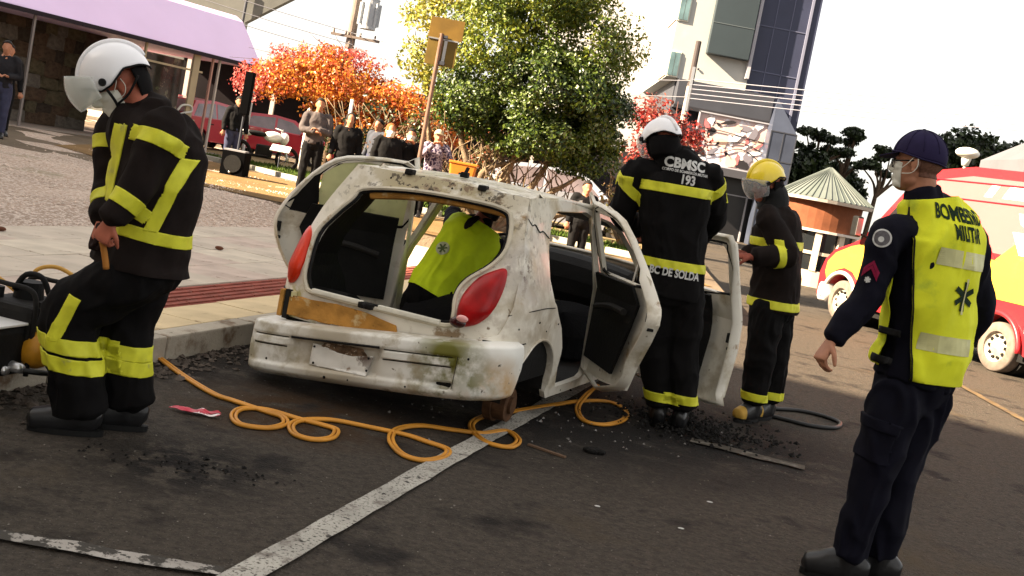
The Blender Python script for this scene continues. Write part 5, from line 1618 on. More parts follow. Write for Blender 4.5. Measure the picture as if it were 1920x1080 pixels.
# ---- rescuer bent over inside the car
o, J = J_of(JD['vest'])
rs = P_root('person', 'rescuer in bright lime vest bending over inside the wrecked car', o)
lat = (J['shL'] - J['shR']).normalized()
F = frame(V((.1, .85, -.55)), V((0.5, .2, .8)))
bd = base_body(J, F, lat, (V((0, 0, -1)), V((0, 0, -1))), curl=.6, voxel=.008)
b = link('body', bd, M_SKINR, rs, True)
r_, f_, u_ = (V(F.col[i]) for i in range(3)); c = J['head']
bm = shell_cut(bd, [(c - f_ * -.03, u_ * .8 - f_ * .5)], lambda p: (p - c).length < .15, .012)
as_obj('hair', bm, M_HAIRD, b)
rows = [(*J['pelvis'], .18, .13), (*J['waist'], .165, .12), (*J['chest'], .18, .13), (*lerp(J['shL'], J['shR'], .5), .16, .10), (*J['neck'], .07, .07)]
sh = coat(J, lat, rows, (.072, .066, .060, .052, .044), seed=43, wr=(.006, 9))
link('shirt', sh, M_NAVY, rs, True)
tr = trousers(J, lat, J['waist'], (.12, .105, .085, .075, .07), seed=45, hipw=(.18, .15))
link('trousers', tr, M_GEAR, rs, True)
ax = (J['neck'] - J['pelvis']).normalized()
rows = [(*(J['pelvis'] + ax * .04), .205, .155), (*J['waist'], .19, .145), (*J['chest'], .205, .150), (*(lerp(J['shL'], J['shR'], .5)), .20, .125), (*(J['neck'] - ax * .01), .13, .09)]
ve = coat(J, lat, rows, None, seed=47, wr=(.012, 6), sleeves=False)
bm = shell_cut(ve, [(J['pelvis'] + ax * .06, ax), (J['neck'] - ax * .015, -ax)], None, .002)
vo = as_obj('vest', bm, M_VEST, rs)
n_ = V((-.30, -.9, .35)).normalized()
ru = ax.cross(n_).normalized(); ru = -ru if ru.x < 0 else ru
rv = n_.cross(ru).normalized()
for nm, g, off, m_ in (('silver_patch', disc_bm(.050), .006, mat('whitish_patch', (.62, .66, .42), .6, .3, var=(20, .3))), ('medical_star', star_bm(.036, .013), .0085, mat('worn_green_print', (.10, .14, .05), .8, .2))):
    g = wrap_on(g, ve, lerp(J['waist'], J['chest'], .55) - ru * .05, ru, rv, off, .4)
    if g.faces: bm_obj(nm, g, m_, vo)
    else: g.free()
g = disc_bm(.045)
for v in g.verts: v.co.x *= .62; v.co.y *= 1.9
g = wrap_on(g, ve, lerp(J['chest'], J['neck'], .75) + ru * .01, ru, rv, .012, .4)
if g.faces: bm_obj('hair_tail', g, M_HAIRD, rs)
for s in 'LR':
    boots(J, s, M_BOOT, rs)

# ---- onlookers (small in the picture): one body, clothes and hair each
def onlooker(label, x, y, z, hgt, face, top, legs, hair=M_HAIRD, pose='down', skin=M_SKIN, longhair=False, cap=None, mask=False, hood=None):
    root = thing('person', label, 'person', (x, y, z), math.atan2(-face[0], face[1]), 'people watching from the square')
    k = hgt / 1.75
    j = dict(pelvis=(0, 0, .95), waist=(0, 0, 1.08), chest=(0, 0, 1.30), neck=(0, 0, 1.50), head=(0, .02, 1.62),
             shL=(-.18, 0, 1.42), shR=(.18, 0, 1.42), hipL=(-.09, 0, .92), hipR=(.09, 0, .92), knL=(-.10, .02, .50), knR=(.11, .01, .50),
             anL=(-.10, 0, .08), anR=(.12, 0, .08), toL=(-.12, .16, .03), toR=(.14, .16, .03))
    if pose == 'down':
        j.update(elL=(-.25, -.02, 1.14), wrL=(-.27, .06, .90), haL=(-.27, .09, .82), elR=(.25, -.02, 1.14), wrR=(.27, .06, .90), haR=(.27, .09, .82))
    elif pose == 'folded':
        j.update(elL=(-.24, .06, 1.16), wrL=(-.02, .20, 1.18), haL=(.06, .19, 1.20), elR=(.24, .06, 1.16), wrR=(.02, .21, 1.14), haR=(-.07, .20, 1.14))
    elif pose == 'camera':
        j.update(elL=(-.26, .14, 1.22), wrL=(-.08, .26, 1.46), haL=(-.04, .28, 1.50), elR=(.26, .14, 1.22), wrR=(.08, .26, 1.46), haR=(.04, .28, 1.50))
    else:
        j.update(elL=(-.25, .0, 1.15), wrL=(-.10, .22, 1.12), haL=(-.04, .26, 1.14), elR=(.25, .0, 1.15), wrR=(.10, .22, 1.12), haR=(.04, .26, 1.14))
    Jl = {a: V(b) * k for a, b in j.items()}
    Fl = frame(V((0, 1, -.08)))
    lt = V((1, 0, 0))
    bd = base_body(Jl, Fl, lt, (V((0, .3, -1)), V((0, .3, -1))), voxel=.014, curl=.7)
    b = link('body', bd, skin, root, True)
    rows = [(*(Jl['pelvis'] - V((0, 0, .02))), .17, .125), (*Jl['waist'], .16, .12), (*Jl['chest'], .185, .125), (*(Jl['neck'] - V((0, 0, .08))), .15, .09), (*(Jl['neck'] - V((0, 0, .02))), .07, .07)]
    me = coat(Jl, lt, rows, (.075, .07, .062, .055, .048), voxel=.016, seed=x, wr=(.008, 9))
    link('jacket', me, top, root, True)
    me = trousers(Jl, lt, Jl['waist'] - V((0, 0, .06)), (.10, .09, .07, .065, .06), voxel=.016, seed=y, hipw=(.17, .125), amp=.006)
    link('trousers', me, legs, root, True)
    c = Jl['head']
    if longhair:
        bm = bmesh.new(); ell(bm, c + V((0, -.025, .035)), (.095, .10, .10)); loft(bm, [(*(c + V((0, -.045, .03))), .09, .06), (*(c + V((0, -.06, -.12))), .105, .055), (*(c + V((0, -.06, -.26))), .11, .05)], lt, 4, 16)
        link('hair', fuse(bm, .012, 3), hair, root, True)
    elif cap:
        patch_shell('cap', c + V((0, 0, .03)), Fl, .088, .11, .10, (-180, 180), lambda a: 0, cap, root, .004, 24, 8)
        bm = bmesh.new(); box(bm, c + V((0, .13, .045)), (.13, .10, .008), bev=.003); bm_obj('cap_brim', bm, cap, root)
    else:
        patch_shell('hair', c + V((0, -.006, .03)), Fl, .085, .105, .10, (-180, 180), lambda a: float(np.interp(abs(a), [0, 50, 90, 180], [38, 30, -5, -35])), hair, root, .008, 24, 8)
    if hood:
        bm = bmesh.new(); limb(bm, [Jl['neck'] - V((0, 0, .04)), Jl['neck'] + V((0, -.02, .04))], [.10, .085], 3, 14); link('hood', fuse(bm, .014, 2), hood, root, True)
    if mask:
        face_mask(bd, c, Fl, b, M_MASKW)
    for s in 'LR':
        boots(Jl, s, M_BOOT, root)
    return root
cl = lambda n, c, **k: mat(n, c, .9, .15, var=(8, .3), **k)
C_BLK = cl('onlooker_black', (.008, .008, .009)); C_GRY = cl('onlooker_grey', (.10, .085, .085)); C_DRK = cl('onlooker_charcoal', (.022, .022, .026))
C_JEAN = cl('onlooker_denim', (.05, .055, .10)); C_WHT = cl('onlooker_white', (.55, .53, .52)); C_RED = cl('onlooker_red', (.35, .03, .05)); C_CHK = mat('onlooker_check', (.30, .26, .32), .9, .1, spots=[((.03, .02, .05), 30, .5, .02)])
onlooker('person in dark jacket and jeans at the far left edge beside the porch post', -9.22, 19.0, .30, 1.74, (.35, -.9), C_DRK, C_JEAN, pose='hold')
onlooker('person in black with arms down behind the post of the lilac canopy', -9.60, 19.9, .30, 1.70, (.5, -.8), C_BLK, C_BLK)
onlooker('person in black hooded top and blue jeans standing behind the loudspeaker column', -6.45, 24.0, .30, 1.62, (.5, -.9), C_BLK, C_JEAN, hood=C_BLK)
onlooker('tall person with folded arms in grey top, below the left of the orange tree', -3.83, 19.6, .30, 1.80, (.25, -.95), C_GRY, C_BLK, pose='folded')
onlooker('long haired woman in open black jacket under the orange tree', -3.25, 19.6, .30, 1.62, (.2, -.95), C_BLK, C_BLK, longhair=True)
onlooker('person in charcoal top half hidden behind the long haired woman', -3.0, 21.6, .30, 1.66, (-.6, -.8), mat('onlooker_slate', (.05, .055, .07), .9, .1), C_JEAN)
onlooker('fair haired person in black left of the sign pole', -2.46, 19.2, .30, 1.56, (.3, -.9), C_BLK, C_BLK, hair=mat('auburn_hair', (.22, .07, .02), .8, .2), longhair=True, mask=True)
onlooker('person in black holding a phone right against the sign pole', -2.12, 19.5, .30, 1.55, (.1, -.95), C_BLK, C_BLK, pose='camera', mask=True)
onlooker('person in beige cap and checked shirt raising a camera beside the orange litter bin', -1.62, 19.2, .30, 1.62, (.15, -.95), C_CHK, C_BLK, cap=cl('beige_cap', (.42, .36, .26)), pose='camera')
onlooker('dark clothed person beyond the car roof below the green tree', 1.07, 18.6, .0, 1.52, (.2, -.95), C_BLK, C_BLK)
# ------------------------------------------------------------ office tower, white block and mural
M_WWALL = mat('white_wall', (.36, .37, .36), .8, .2, var=(.5, .08), spots=[((.5, .47, .4), .9, .62, .2)])
M_NAVYP = mat('blue_grey_cladding', (.030, .036, .072), .5, .4, var=(.4, .25))
M_GRNP = mat('green_grey_cladding', (.026, .038, .046), .5, .4, var=(.4, .2))
M_DGREY = mat('dark_grey_fascia', (.040, .044, .058), .6, .3, var=(.6, .2))
M_PALE = mat('pale_strip', (.16, .17, .24), .5, .4)
bld = thing('office_block', 'tall white and blue grey office block with a dark projecting panel', 'building', (6.0, 55, 0))
def bbox(name, x0, x1, y0, y1, z0, z1, m_, par=bld, org=(6.0, 55, 0), bev=0):
    bm = bmesh.new()
    box(bm, ((x0 + x1) / 2 - org[0], (y0 + y1) / 2 - org[1], (z0 + z1) / 2), (x1 - x0, y1 - y0, z1 - z0), bev=bev)
    return bm_obj(name, bm, m_, par)
bbox('white_wing', 5.95, 9.95, 55.0, 70, 7.42, 22, M_WWALL)
bbox('tower', 9.96, 12.88, 55.15, 70, 0, 22, M_NAVYP)
bbox('lower_wing', 6.5, 9.955, 55.4, 70, 0, 7.41, M_DGREY)
bbox('projecting_panel', 7.65, 9.73, 54.45, 54.99, 8.86, 22, M_GRNP, bev=.03)
for z in (11.2, 14.1):
    bbox('panel_joint', 7.66, 9.72, 54.43, 54.46, z - .82, z - .79, mat('joint_dark', (.09, .11, .12), .6, .3))
bbox('white_fin', 9.78, 9.94, 54.6, 54.99, 8.0, 22, mat('fin_white', (.30, .30, .34), .5, .4))
bbox('corner_strip', 12.38, 12.50, 55.06, 55.14, 3.6, 22, M_PALE)
for z in (5.8, 8.5, 10.75, 13.4):
    bbox('cladding_joint', 9.97, 12.37, 55.12, 55.145, z, z + .05, mat('cladding_joint_grey', (.09, .10, .16), .6, .3))
for x in (10.75, 11.55):
    bbox('cladding_joint', x, x + .04, 55.12, 55.146, .5, 22, MATS['cladding_joint_grey'])
for z0, z1 in ((7.45, 8.72), (10.22, 11.5), (12.9, 14.2)):
    w = bbox('window', 5.90, 6.50, 54.94, 55.05, z0, z1, mat('window_frame_pale', (.6, .58, .5), .6, .3))
    bbox('pane', 5.97, 6.20, 54.90, 54.945, z0 + .06, z1 - .06, mat('teal_glass', (.12, .20, .22), .2, .6, var=(1.2, .5)), w)
    bbox('pane', 6.23, 6.45, 54.90, 54.945, z0 + .06, z1 - .06, MATS['teal_glass'], w)
    bbox('blind', 5.88, 5.945, 55.10, 58.4, z0 + .05, z1 - .05, mat('cream_blind', (.62, .50, .36), .8, .2, var=(6, .1)), w)
bm = bmesh.new(); ell(bm, (7.45 - 6, -.06, 8.05), (.06, .04, .06)); bm_obj('wall_lamp', bm, M_DGREY, bld)
# ground floor: sloped fascia, mural and dark shop front
bbox('fascia', 6.55, 11.3, 54.2, 55.39, 6.0, 7.35, M_DGREY)
bbox('fascia_edge', 6.5, 11.35, 54.15, 54.199, 5.92, 6.10, mat('soffit_dark', (.02, .02, .025), .7, .2))
bbox('canopy', 6.8, 12.2, 53.2, 55.39, 3.05, 3.42, mat('canopy_grey', (.05, .05, .06), .6, .3))
bbox('shop_front', 6.9, 12.1, 54.6, 55.39, 0, 3.04, mat('shop_dark', (.012, .012, .014), .3, .5, var=(1, .5)))
for x in (8.2, 9.6, 11.0):
    bbox('shop_frame', x, x + .08, 54.52, 54.599, 0, 3.0, mat('frame_grey', (.3, .3, .33), .5, .4))
bbox('shop_rail', 7.0, 12.0, 54.5, 54.515, 2.2, 2.26, MATS['frame_grey'])
# mural, its drawing cut as raised flat shapes (a loose abstract)
mur = thing('mural_panel', 'large pink black and white abstract mural panel above the dark shop front', 'mural', (9.6, 54.1, 4.6))
bm = bmesh.new(); box(bm, (0, .05, 0.12), (3.5, .08, 2.42)); bm_obj('panel_board', bm, mat('mural_pink', (.56, .42, .40), .8, .2, var=(1.1, .15), spots=[((.62, .60, .66), .9, .52, .05), ((.48, .24, .22), 1.2, .60, .04)]), mur)
mr = random.Random(21)
cols = [mat('mural_black', (.02, .018, .022), .8, .2), mat('mural_white', (.64, .64, .68), .8, .2), mat('mural_rose', (.42, .12, .13), .8, .2), mat('mural_grey', (.16, .15, .18), .8, .2), mat('mural_peach', (.62, .42, .33), .8, .2), MATS['mural_black'], MATS['mural_white']]
for i in range(34):
    cxm, czm = mr.uniform(-1.5, 1.5), mr.uniform(-.9, 1.15)
    rx, rz = mr.uniform(.08, .38), mr.uniform(.05, .26); a = mr.uniform(0, 3.14)
    pts = [(cxm + p[0] * 1.0 - 0, p[1] + czm) for p in [(x, y) for x, y in blob(0, 0, rx, rz, a, i * 1.7, 16, amp=.5)]]
    pts = [(max(-1.7, min(1.7, x)), max(-1.05, min(1.28, z))) for x, z in pts]
    bm = bmesh.new(); d = .008 + i * .0012
    try:
        f = bm.faces.new([bm.verts.new((x, -d, z)) for x, z in pts])
    except ValueError:
        bm.free(); continue
    bm_obj('painted_shape', bm, cols[i % len(cols)], mur)
for k in range(3):
    bm = bmesh.new(); tube(bm, [(-1.7, -.055, -.9 + k * .75), (-.5, -.055, -.5 + k * .55), (.6, -.055, -.1 + k * .3), (1.7, -.055, -.6 + k * .5)], .02, 6, 5); bm_obj('painted_line', bm, cols[0], mur)
bm = bmesh.new()
for x0 in (-1.76, 1.76): box(bm, (x0, -.02, .12), (.06, .18, 2.52))
for z0 in (-1.12, 1.36): box(bm, (0, -.02, z0), (3.58, .18, .06))
bm_obj('panel_frame', bm, MATS['fin_white'], mur)
# glass pinnacle next to the tower
pin = thing('glass_pinnacle', 'slim grey glass pinnacle standing in front of the blue grey tower corner', 'structure', (11.85, 53.5, 0))
bm = bmesh.new()
b4 = [bm.verts.new(p) for p in ((-.62, -.5, 0), (.62, -.5, 0), (.62, .6, 0), (-.62, .6, 0))]; m4 = [bm.verts.new(p) for p in ((-.62, -.5, 5.6), (.62, -.5, 5.6), (.62, .6, 5.6), (-.62, .6, 5.6))]
tp = bm.verts.new((-.52, .05, 7.25))
for i in range(4):
    j = (i + 1) % 4
    bm.faces.new((b4[i], b4[j], m4[j], m4[i])); bm.faces.new((m4[i], m4[j], tp))
bm_obj('glazing', bm, mat('pinnacle_glass', (.045, .055, .085), .3, .5, var=(.7, .3)), pin)
bm = bmesh.new()
for z in (1.4, 2.8, 4.2, 5.6): box(bm, (0, -.51, z), (1.25, .03, .05))
for x in (-.62, 0, .62): box(bm, (x, -.51, 2.8), (.05, .03, 5.6))
bm_obj('glazing_bar', bm, M_DGREY, pin)
# pale building behind the green tree
pb = thing('rendered_building', 'plain pale grey building rising behind the green tree', 'building', (0, 66, 0))
bm = bmesh.new(); box(bm, (3.0, 6, 9), (7.2, 12, 18)); bm_obj('wall', bm, mat('pale_grey_render', (.42, .42, .42), .9, .2, var=(.3, .06)), pb)
bm = bmesh.new(); box(bm, (3.0, -.03, 9.7), (7.2, .05, .06)); bm_obj('render_joint', bm, mat('render_joint_grey', (.4, .4, .4), .9, .2), pb)
# grey gabled hall far left
gh = thing('hall', 'dull grey hall roof above the lilac canopy', 'building', (-18, 60, 0))
bm = bmesh.new()
pr = [(-9, 0), (-9, 10), (1, 6.3), (1.3, 6.45), (4.6, 9.2), (4.6, 14), (-9, 14)]
f0 = [bm.verts.new((x, 0, z)) for x, z in [(-9, 0), (1.3, 0), (1.45, 6.55), (4.2, 8.6), (4.2, 12), (-9, 12)]]
f1 = [bm.verts.new((v.co.x, .6, v.co.z)) for v in f0]
bm.faces.new(f0); bm.faces.new(f1)
for i in range(len(f0)):
    j = (i + 1) % len(f0); bm.faces.new((f0[i], f1[i], f1[j], f0[j]))
bmesh.ops.triangulate(bm, faces=[f for f in bm.faces if len(f.verts) > 4])
bm_obj('gable', bm, mat('dull_grey_cladding', (.13, .135, .13), .8, .2, var=(.25, .4)), gh)
bm = bmesh.new(); cyl(bm, (1.35, -.2, 5.5), (1.4, -.2, 8.3), .08); bm_obj('flue', bm, M_DGREY, gh)

# ------------------------------------------------------------ shop with the lilac canopy
A0, A1 = V((-14.6, 19.2, 0)), V((-7.87, 31.0, 0))
ad_ = (A1 - A0).normalized(); an_ = V((ad_.y, -ad_.x, 0))
L_ = (A1 - A0).length
shop = thing('shop_building', 'stone fronted shop with a long lilac canopy and slim posts', 'building', (A0.x, A0.y, 0), math.atan2(ad_.y, ad_.x))
# local: x along the front, -y towards the viewer
Z0, ZE = .30, 2.89
bm = bmesh.new()
prof = [(0, ZE), (0.02, ZE + .10), (1.0, ZE + 1.25), (1.3, ZE + 1.4), (4.6, ZE + 1.5), (4.6, ZE)]
n_ = 60
rows_ = []
for i in range(n_ + 1):
    x = L_ * i / n_
    hip = 0 if i < n_ else 0
    rows_.append([bm.verts.new((x, y, z + (noise.noise(V((x * .6, y, z))) * .012))) for y, z in prof])
for A, B in zip(rows_[:-1], rows_[1:]):
    for j in range(len(prof)):
        k = (j + 1) % len(prof)
        bm.faces.new((A[j], A[k], B[k], B[j]))
bm.faces.new(rows_[0]); bm.faces.new(rows_[-1])
bm_obj('canopy', bm, M_LILAC, shop)
bm = bmesh.new(); box(bm, (L_ / 2, -.02, ZE + .03), (L_, .06, .10)); bm_obj('canopy_trim', bm, mat('dark_trim_band', (.02, .015, .02), .7, .2), shop)
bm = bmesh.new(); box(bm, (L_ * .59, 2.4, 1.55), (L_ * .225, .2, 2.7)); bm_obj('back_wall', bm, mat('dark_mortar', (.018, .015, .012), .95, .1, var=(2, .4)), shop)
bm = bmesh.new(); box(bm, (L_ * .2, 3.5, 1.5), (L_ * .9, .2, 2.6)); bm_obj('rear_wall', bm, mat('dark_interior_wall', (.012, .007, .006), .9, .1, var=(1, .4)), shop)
# stones of the front wall, one by one
rs_ = random.Random(9)
sm_ = [mat('stone_olive', (.11, .095, .06), .95, .1, var=(4, .4), bump=(12, .7, .03)), mat('stone_brown', (.10, .07, .048), .95, .1, var=(4, .4), bump=(12, .7, .03)),
       mat('stone_grey', (.15, .135, .115), .95, .1, var=(4, .4), bump=(12, .7, .03)), mat('stone_dark', (.055, .045, .035), .95, .1, var=(4, .4), bump=(12, .7, .03))]
sx0, sx1 = L_ * .475, L_ * .70
smesh = []
for i in range(8):
    bm = bmesh.new(); box(bm, (0, 0, 0), (1, 1, 1), bev=.14)
    for v in bm.verts: v.co += V((noise.noise(v.co * 3 + V((i, 0, 0))), noise.noise(v.co * 3 + V((0, i, 0))), noise.noise(v.co * 3 + V((0, 0, i))))) * .13
    me = bpy.data.meshes.new('stone'); bm.to_mesh(me); bm.free(); me.materials.append(sm_[i % 4]); smesh.append(me)
x = sx0; cnt = 0
z = Z0 + .02
row = 0
while z < ZE - .05:
    h = rs_.uniform(.22, .42); x = sx0 - rs_.uniform(0, .3)
    while x < sx1:
        w = rs_.uniform(.26, .62)
        o = bpy.data.objects.new('stone', rs_.choice(smesh)); COL.objects.link(o); o.parent = shop
        o.location = (x + w / 2, 2.24, z + h / 2); o.scale = (w + .02, .16 + rs_.uniform(0, .06), h + .02); o.rotation_euler = (0, rs_.uniform(-.06, .06), 0)
        x += w; cnt += 1
    z += h
# glazed bay with posts and things inside
gx0 = L_ * .67
cream = mat('cream_shop_post', (.42, .34, .22), .7, .3, var=(2, .2))
for (fx, m_, w) in ((.47, mat('grey_steel_post', (.20, .18, .17), .6, .3), .05), (.705, cream, .05), (.83, cream, .22), (.872, mat('rose_post', (.40, .22, .18), .7, .3), .05), (.89, mat('pale_post', (.45, .40, .36), .7, .3), .05), (.995, mat('white_post', (.45, .43, .42), .7, .3), .06)):
    bm = bmesh.new(); box(bm, (L_ * fx, .10, (Z0 + ZE) / 2), (w, .06, ZE - Z0)); bm_obj('post', bm, m_, shop)
bm = bmesh.new(); box(bm, (L_ * .76, .12, 2.45), (L_ * .18, .04, .05)); box(bm, (L_ * .76, .12, 1.15), (L_ * .18, .04, .05)); bm_obj('window_bar', bm, cream, shop)
bm = bmesh.new(); box(bm, (L_ * .76, .8, 1.5), (L_ * .17, .02, 2.4)); bm_obj('shop_glass', bm, mat('shop_glass_brown', (.05, .045, .035), .15, .6, var=(1.6, .8), spots=[((.30, .28, .2), 1.2, .56, .06), ((.10, .12, .06), 2.4, .6, .05)]), shop)
# pale lettering-like scroll on the glass bay
bm = bmesh.new(); tube(bm, [(L_ * .80, .05, 1.35), (L_ * .81, .05, 1.50), (L_ * .83, .05, 1.52), (L_ * .835, .05, 1.38), (L_ * .815, .05, 1.30), (L_ * .80, .05, 1.20), (L_ * .79, .05, 1.05)], .028, 6, 5); bm_obj('white_scroll', bm, mat('scroll_white', (.5, .5, .46), .7, .2), shop)
bm = bmesh.new(); box(bm, (L_ * .5, 1.2, Z0 + .02), (L_ * .9, 2.2, .05)); bm_obj('porch_floor', bm, mat('porch_concrete', (.30, .26, .22), .9, .1, var=(1, .3)), shop)
# dark building filling the gap behind the cars
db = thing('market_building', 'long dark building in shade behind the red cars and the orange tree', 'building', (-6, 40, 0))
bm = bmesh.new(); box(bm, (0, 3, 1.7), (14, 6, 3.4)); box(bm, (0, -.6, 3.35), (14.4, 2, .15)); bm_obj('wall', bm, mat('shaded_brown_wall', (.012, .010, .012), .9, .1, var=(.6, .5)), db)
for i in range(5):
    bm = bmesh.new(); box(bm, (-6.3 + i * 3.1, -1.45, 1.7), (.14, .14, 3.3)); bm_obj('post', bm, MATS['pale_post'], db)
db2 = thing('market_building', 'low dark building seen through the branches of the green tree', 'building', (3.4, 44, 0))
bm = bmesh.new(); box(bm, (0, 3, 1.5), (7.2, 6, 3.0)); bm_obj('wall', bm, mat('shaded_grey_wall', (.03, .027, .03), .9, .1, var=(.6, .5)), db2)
# two slim white posts in the square
for i, (x, y, lab) in enumerate(((-5.72, 28.0, 'white post left of the person with folded arms'), (-3.45, 20.6, 'white post between the folded arms person and the long haired woman'))):
    bm = bmesh.new(); cyl(bm, (0, 0, 0), (0, 0, 1.9), .055 if i == 0 else .035, seg=12); tag(bm_obj('white_post', bm, mat('white_painted_post', (.6, .58, .55), .6, .3), None, True, loc=(x, y, .3)), lab, 'post')

# ------------------------------------------------------------ kiosk
kk = thing('kiosk', 'small round kiosk with a green metal cone roof and brown upper wall', 'kiosk', (7.55, 27.8, 0))
M_KR = mat('green_metal_roof', (.105, .122, .115), .45, .4, var=(2, .2)); M_KR2 = mat('green_metal_roof_dark', (.090, .108, .10), .45, .4, var=(2, .2))
NS = 16
for i in range(NS):
    a0, a1 = 6.28318 * i / NS, 6.28318 * (i + 1) / NS
    bm = bmesh.new()
    for k in range(3):
        b0, b1 = a0 + (a1 - a0) * k / 3, a0 + (a1 - a0) * (k + 1) / 3 - .006
        f = [bm.verts.new(p) for p in ((1.22 * math.cos(b0), 1.22 * math.sin(b0), 2.18), (1.22 * math.cos(b1), 1.22 * math.sin(b1), 2.18), (.04 * math.cos(b1), .04 * math.sin(b1), 3.0), (.04 * math.cos(b0), .04 * math.sin(b0), 3.0))]
        bm.faces.new(f)
        cyl(bm, (1.22 * math.cos(b0), 1.22 * math.sin(b0), 2.195), (.04 * math.cos(b0), .04 * math.sin(b0), 3.015), .016, .008, 5)
    bm_obj('roof_panel', bm, M_KR if i % 2 else M_KR2, kk)
bm = bmesh.new(); cyl(bm, (0, 0, 2.10), (0, 0, 2.175), 1.19, 1.23, 32); bm_obj('eaves', bm, mat('eaves_pale', (.5, .46, .42), .7, .3), kk)
bm = bmesh.new(); cyl(bm, (0, 0, 1.42), (0, 0, 2.10), .95, .98, 32); bm_obj('upper_wall', bm, mat('brown_boards', (.16, .055, .025), .8, .2, var=(3, .3)), kk)
bm = bmesh.new(); cyl(bm, (0, 0, 1.36), (0, 0, 1.42), 1.03, 1.03, 32); bm_obj('counter_ledge', bm, MATS['eaves_pale'], kk)
bm = bmesh.new(); cyl(bm, (0, 0, 0), (0, 0, .40), .96, .96, 32); bm_obj('lower_wall', bm, mat('cream_kiosk_wall', (.50, .42, .33), .8, .2, var=(2, .15)), kk)
bm = bmesh.new(); cyl(bm, (0, 0, .40), (0, 0, 1.36), .90, .90, 24); bm_obj('dark_window', bm, M_WIN, kk)
for i in range(10):
    a = 6.28318 * i / 10 + .1
    bm = bmesh.new(); box(bm, (.94 * math.cos(a), .94 * math.sin(a), .88), (.07, .16, .96), Matrix.Rotation(a, 3, 'Z')); bm_obj('mullion', bm, MATS['cream_kiosk_wall'], kk)
bm = bmesh.new(); cyl(bm, (0, 0, .80), (0, 0, .88), .945, .945, 32); bm_obj('window_rail', bm, MATS['cream_kiosk_wall'], kk)
# grey awning roof at the far right and white wall lamp shape
tr_ = thing('tent_roof', 'grey tent roof rising behind the van at the right edge', 'tent', (14.3, 30, 0))
bm = bmesh.new()
q = [(-1.0, 0, 3.9), (2.4, 0, 3.9), (2.4, 3, 3.9), (-1.0, 3, 3.9)]; b4 = [bm.verts.new(p) for p in q]; m4 = [bm.verts.new((x, y, 4.35)) for x, y, z in q]; t2 = [bm.verts.new((.7, 1.5, 5.7))]
for i in range(4):
    j = (i + 1) % 4; bm.faces.new((b4[i], b4[j], m4[j], m4[i])); bm.faces.new((m4[i], m4[j], t2[0]))
bm.faces.new(b4)
bm_obj('fabric', bm, mat('grey_tent_fabric', (.10, .105, .12), .8, .2, var=(1, .15)), tr_)
for sx, sy in ((-.9, .1), (2.3, .1), (2.3, 2.9), (-.9, 2.9)):
    bm = bmesh.new(); cyl(bm, (sx, sy, 0), (sx, sy, 3.92), .05); bm_obj('leg', bm, M_CHROME, tr_)
lamp = thing('street_lamp', 'white mushroom shaped street lamp in front of the dark tree', 'street lamp', (15.6, 40, 0))
bm = bmesh.new(); cyl(bm, (0, 0, 0), (0, 0, 4.7), .07, .05, 12); bm_obj('pole', bm, mat('lamp_white', (.7, .68, .62), .5, .3), lamp)
bm = bmesh.new(); ell(bm, (0, 0, 5.12), (.42, .42, .20)); cyl(bm, (0, 0, 4.65), (0, 0, 5.05), .12, .2, 16); bm_obj('lamp_head', bm, MATS['lamp_white'], lamp, True)

# ------------------------------------------------------------ poles, wires, sign
up_ = thing('utility_pole', 'concrete utility pole with transformer and cross arms above the orange tree', 'utility pole', (-8.04, 45, 0))
bm = bmesh.new(); cyl(bm, (0, 0, 0), (0, 0, 9.5), .24, .15, 12); bm_obj('pole', bm, mat('weathered_concrete_pole', (.20, .16, .14), .9, .1, var=(2, .3)), up_)
bm = bmesh.new(); cyl(bm, (.62, -.3, 5.9), (.62, -.3, 7.1), .34, .34, 20); cyl(bm, (.62, -.3, 7.1), (.62, -.3, 7.2), .36, .30, 20)
for k in range(8): box(bm, (.62 + .40 * math.cos(k * .785), -.3 + .40 * math.sin(k * .785), 6.5), (.10, .03, .9), Matrix.Rotation(k * .785, 3, 'Z'))
bm_obj('transformer', bm, mat('transformer_grey', (.40, .42, .44), .6, .3), up_)
for k, z in enumerate((5.5, 7.35)):
    bm = bmesh.new(); box(bm, (0.2, -.2, z), (2.0, .10, .10)); arm = bm_obj('cross_arm', bm, MATS['weathered_concrete_pole'], up_)
    for x in (-.7, -.2, .4, 1.0):
        bm = bmesh.new(); cyl(bm, (x, -.2, z + .05), (x, -.2, z + .22), .05, .03, 8); bm_obj('insulator', bm, mat('insulator_brown', (.12, .07, .05), .4, .4), arm)
for z in (4.2, 4.9):
    bm = bmesh.new(); box(bm, (.28, -.1, z), (.35, .35, .30)); bm_obj('junction_box', bm, MATS['weathered_concrete_pole'], up_)
p2 = thing('utility_pole', 'slim dark and pale utility pole in front of the white wall', 'utility pole', (5.25, 40, 0))
bm = bmesh.new(); cyl(bm, (0, 0, 5.6), (0, 0, 7.25), .11, .10, 10); bm_obj('upper_pole', bm, mat('dark_pole', (.06, .05, .05), .8, .2), p2)
bm = bmesh.new(); cyl(bm, (0, 0, 0), (0, 0, 5.6), .12, .11, 10); bm_obj('lower_pole', bm, mat('pale_pole', (.38, .33, .30), .8, .2, var=(3, .3)), p2)
bm = bmesh.new(); box(bm, (0, -.12, 5.5), (.10, .08, 1.6)); bm_obj('wire_bracket', bm, M_CHROME, p2)
def wire(a, b, sag, r, m_, label):
    bm = bmesh.new(); a, b = V(a), V(b)
    mid = (a + b) / 2 - V((0, 0, sag))
    tube(bm, [a - a, (lerp(a, mid, .5) - a) - V((0, 0, sag * .25)), mid - a, (lerp(mid, b, .5) - a) - V((0, 0, sag * .25)), b - a], r, 5, 6)
    return tag(bm_obj('wire', bm, m_, None, loc=tuple(a)), label, 'wire', 'overhead wires crossing the tower')
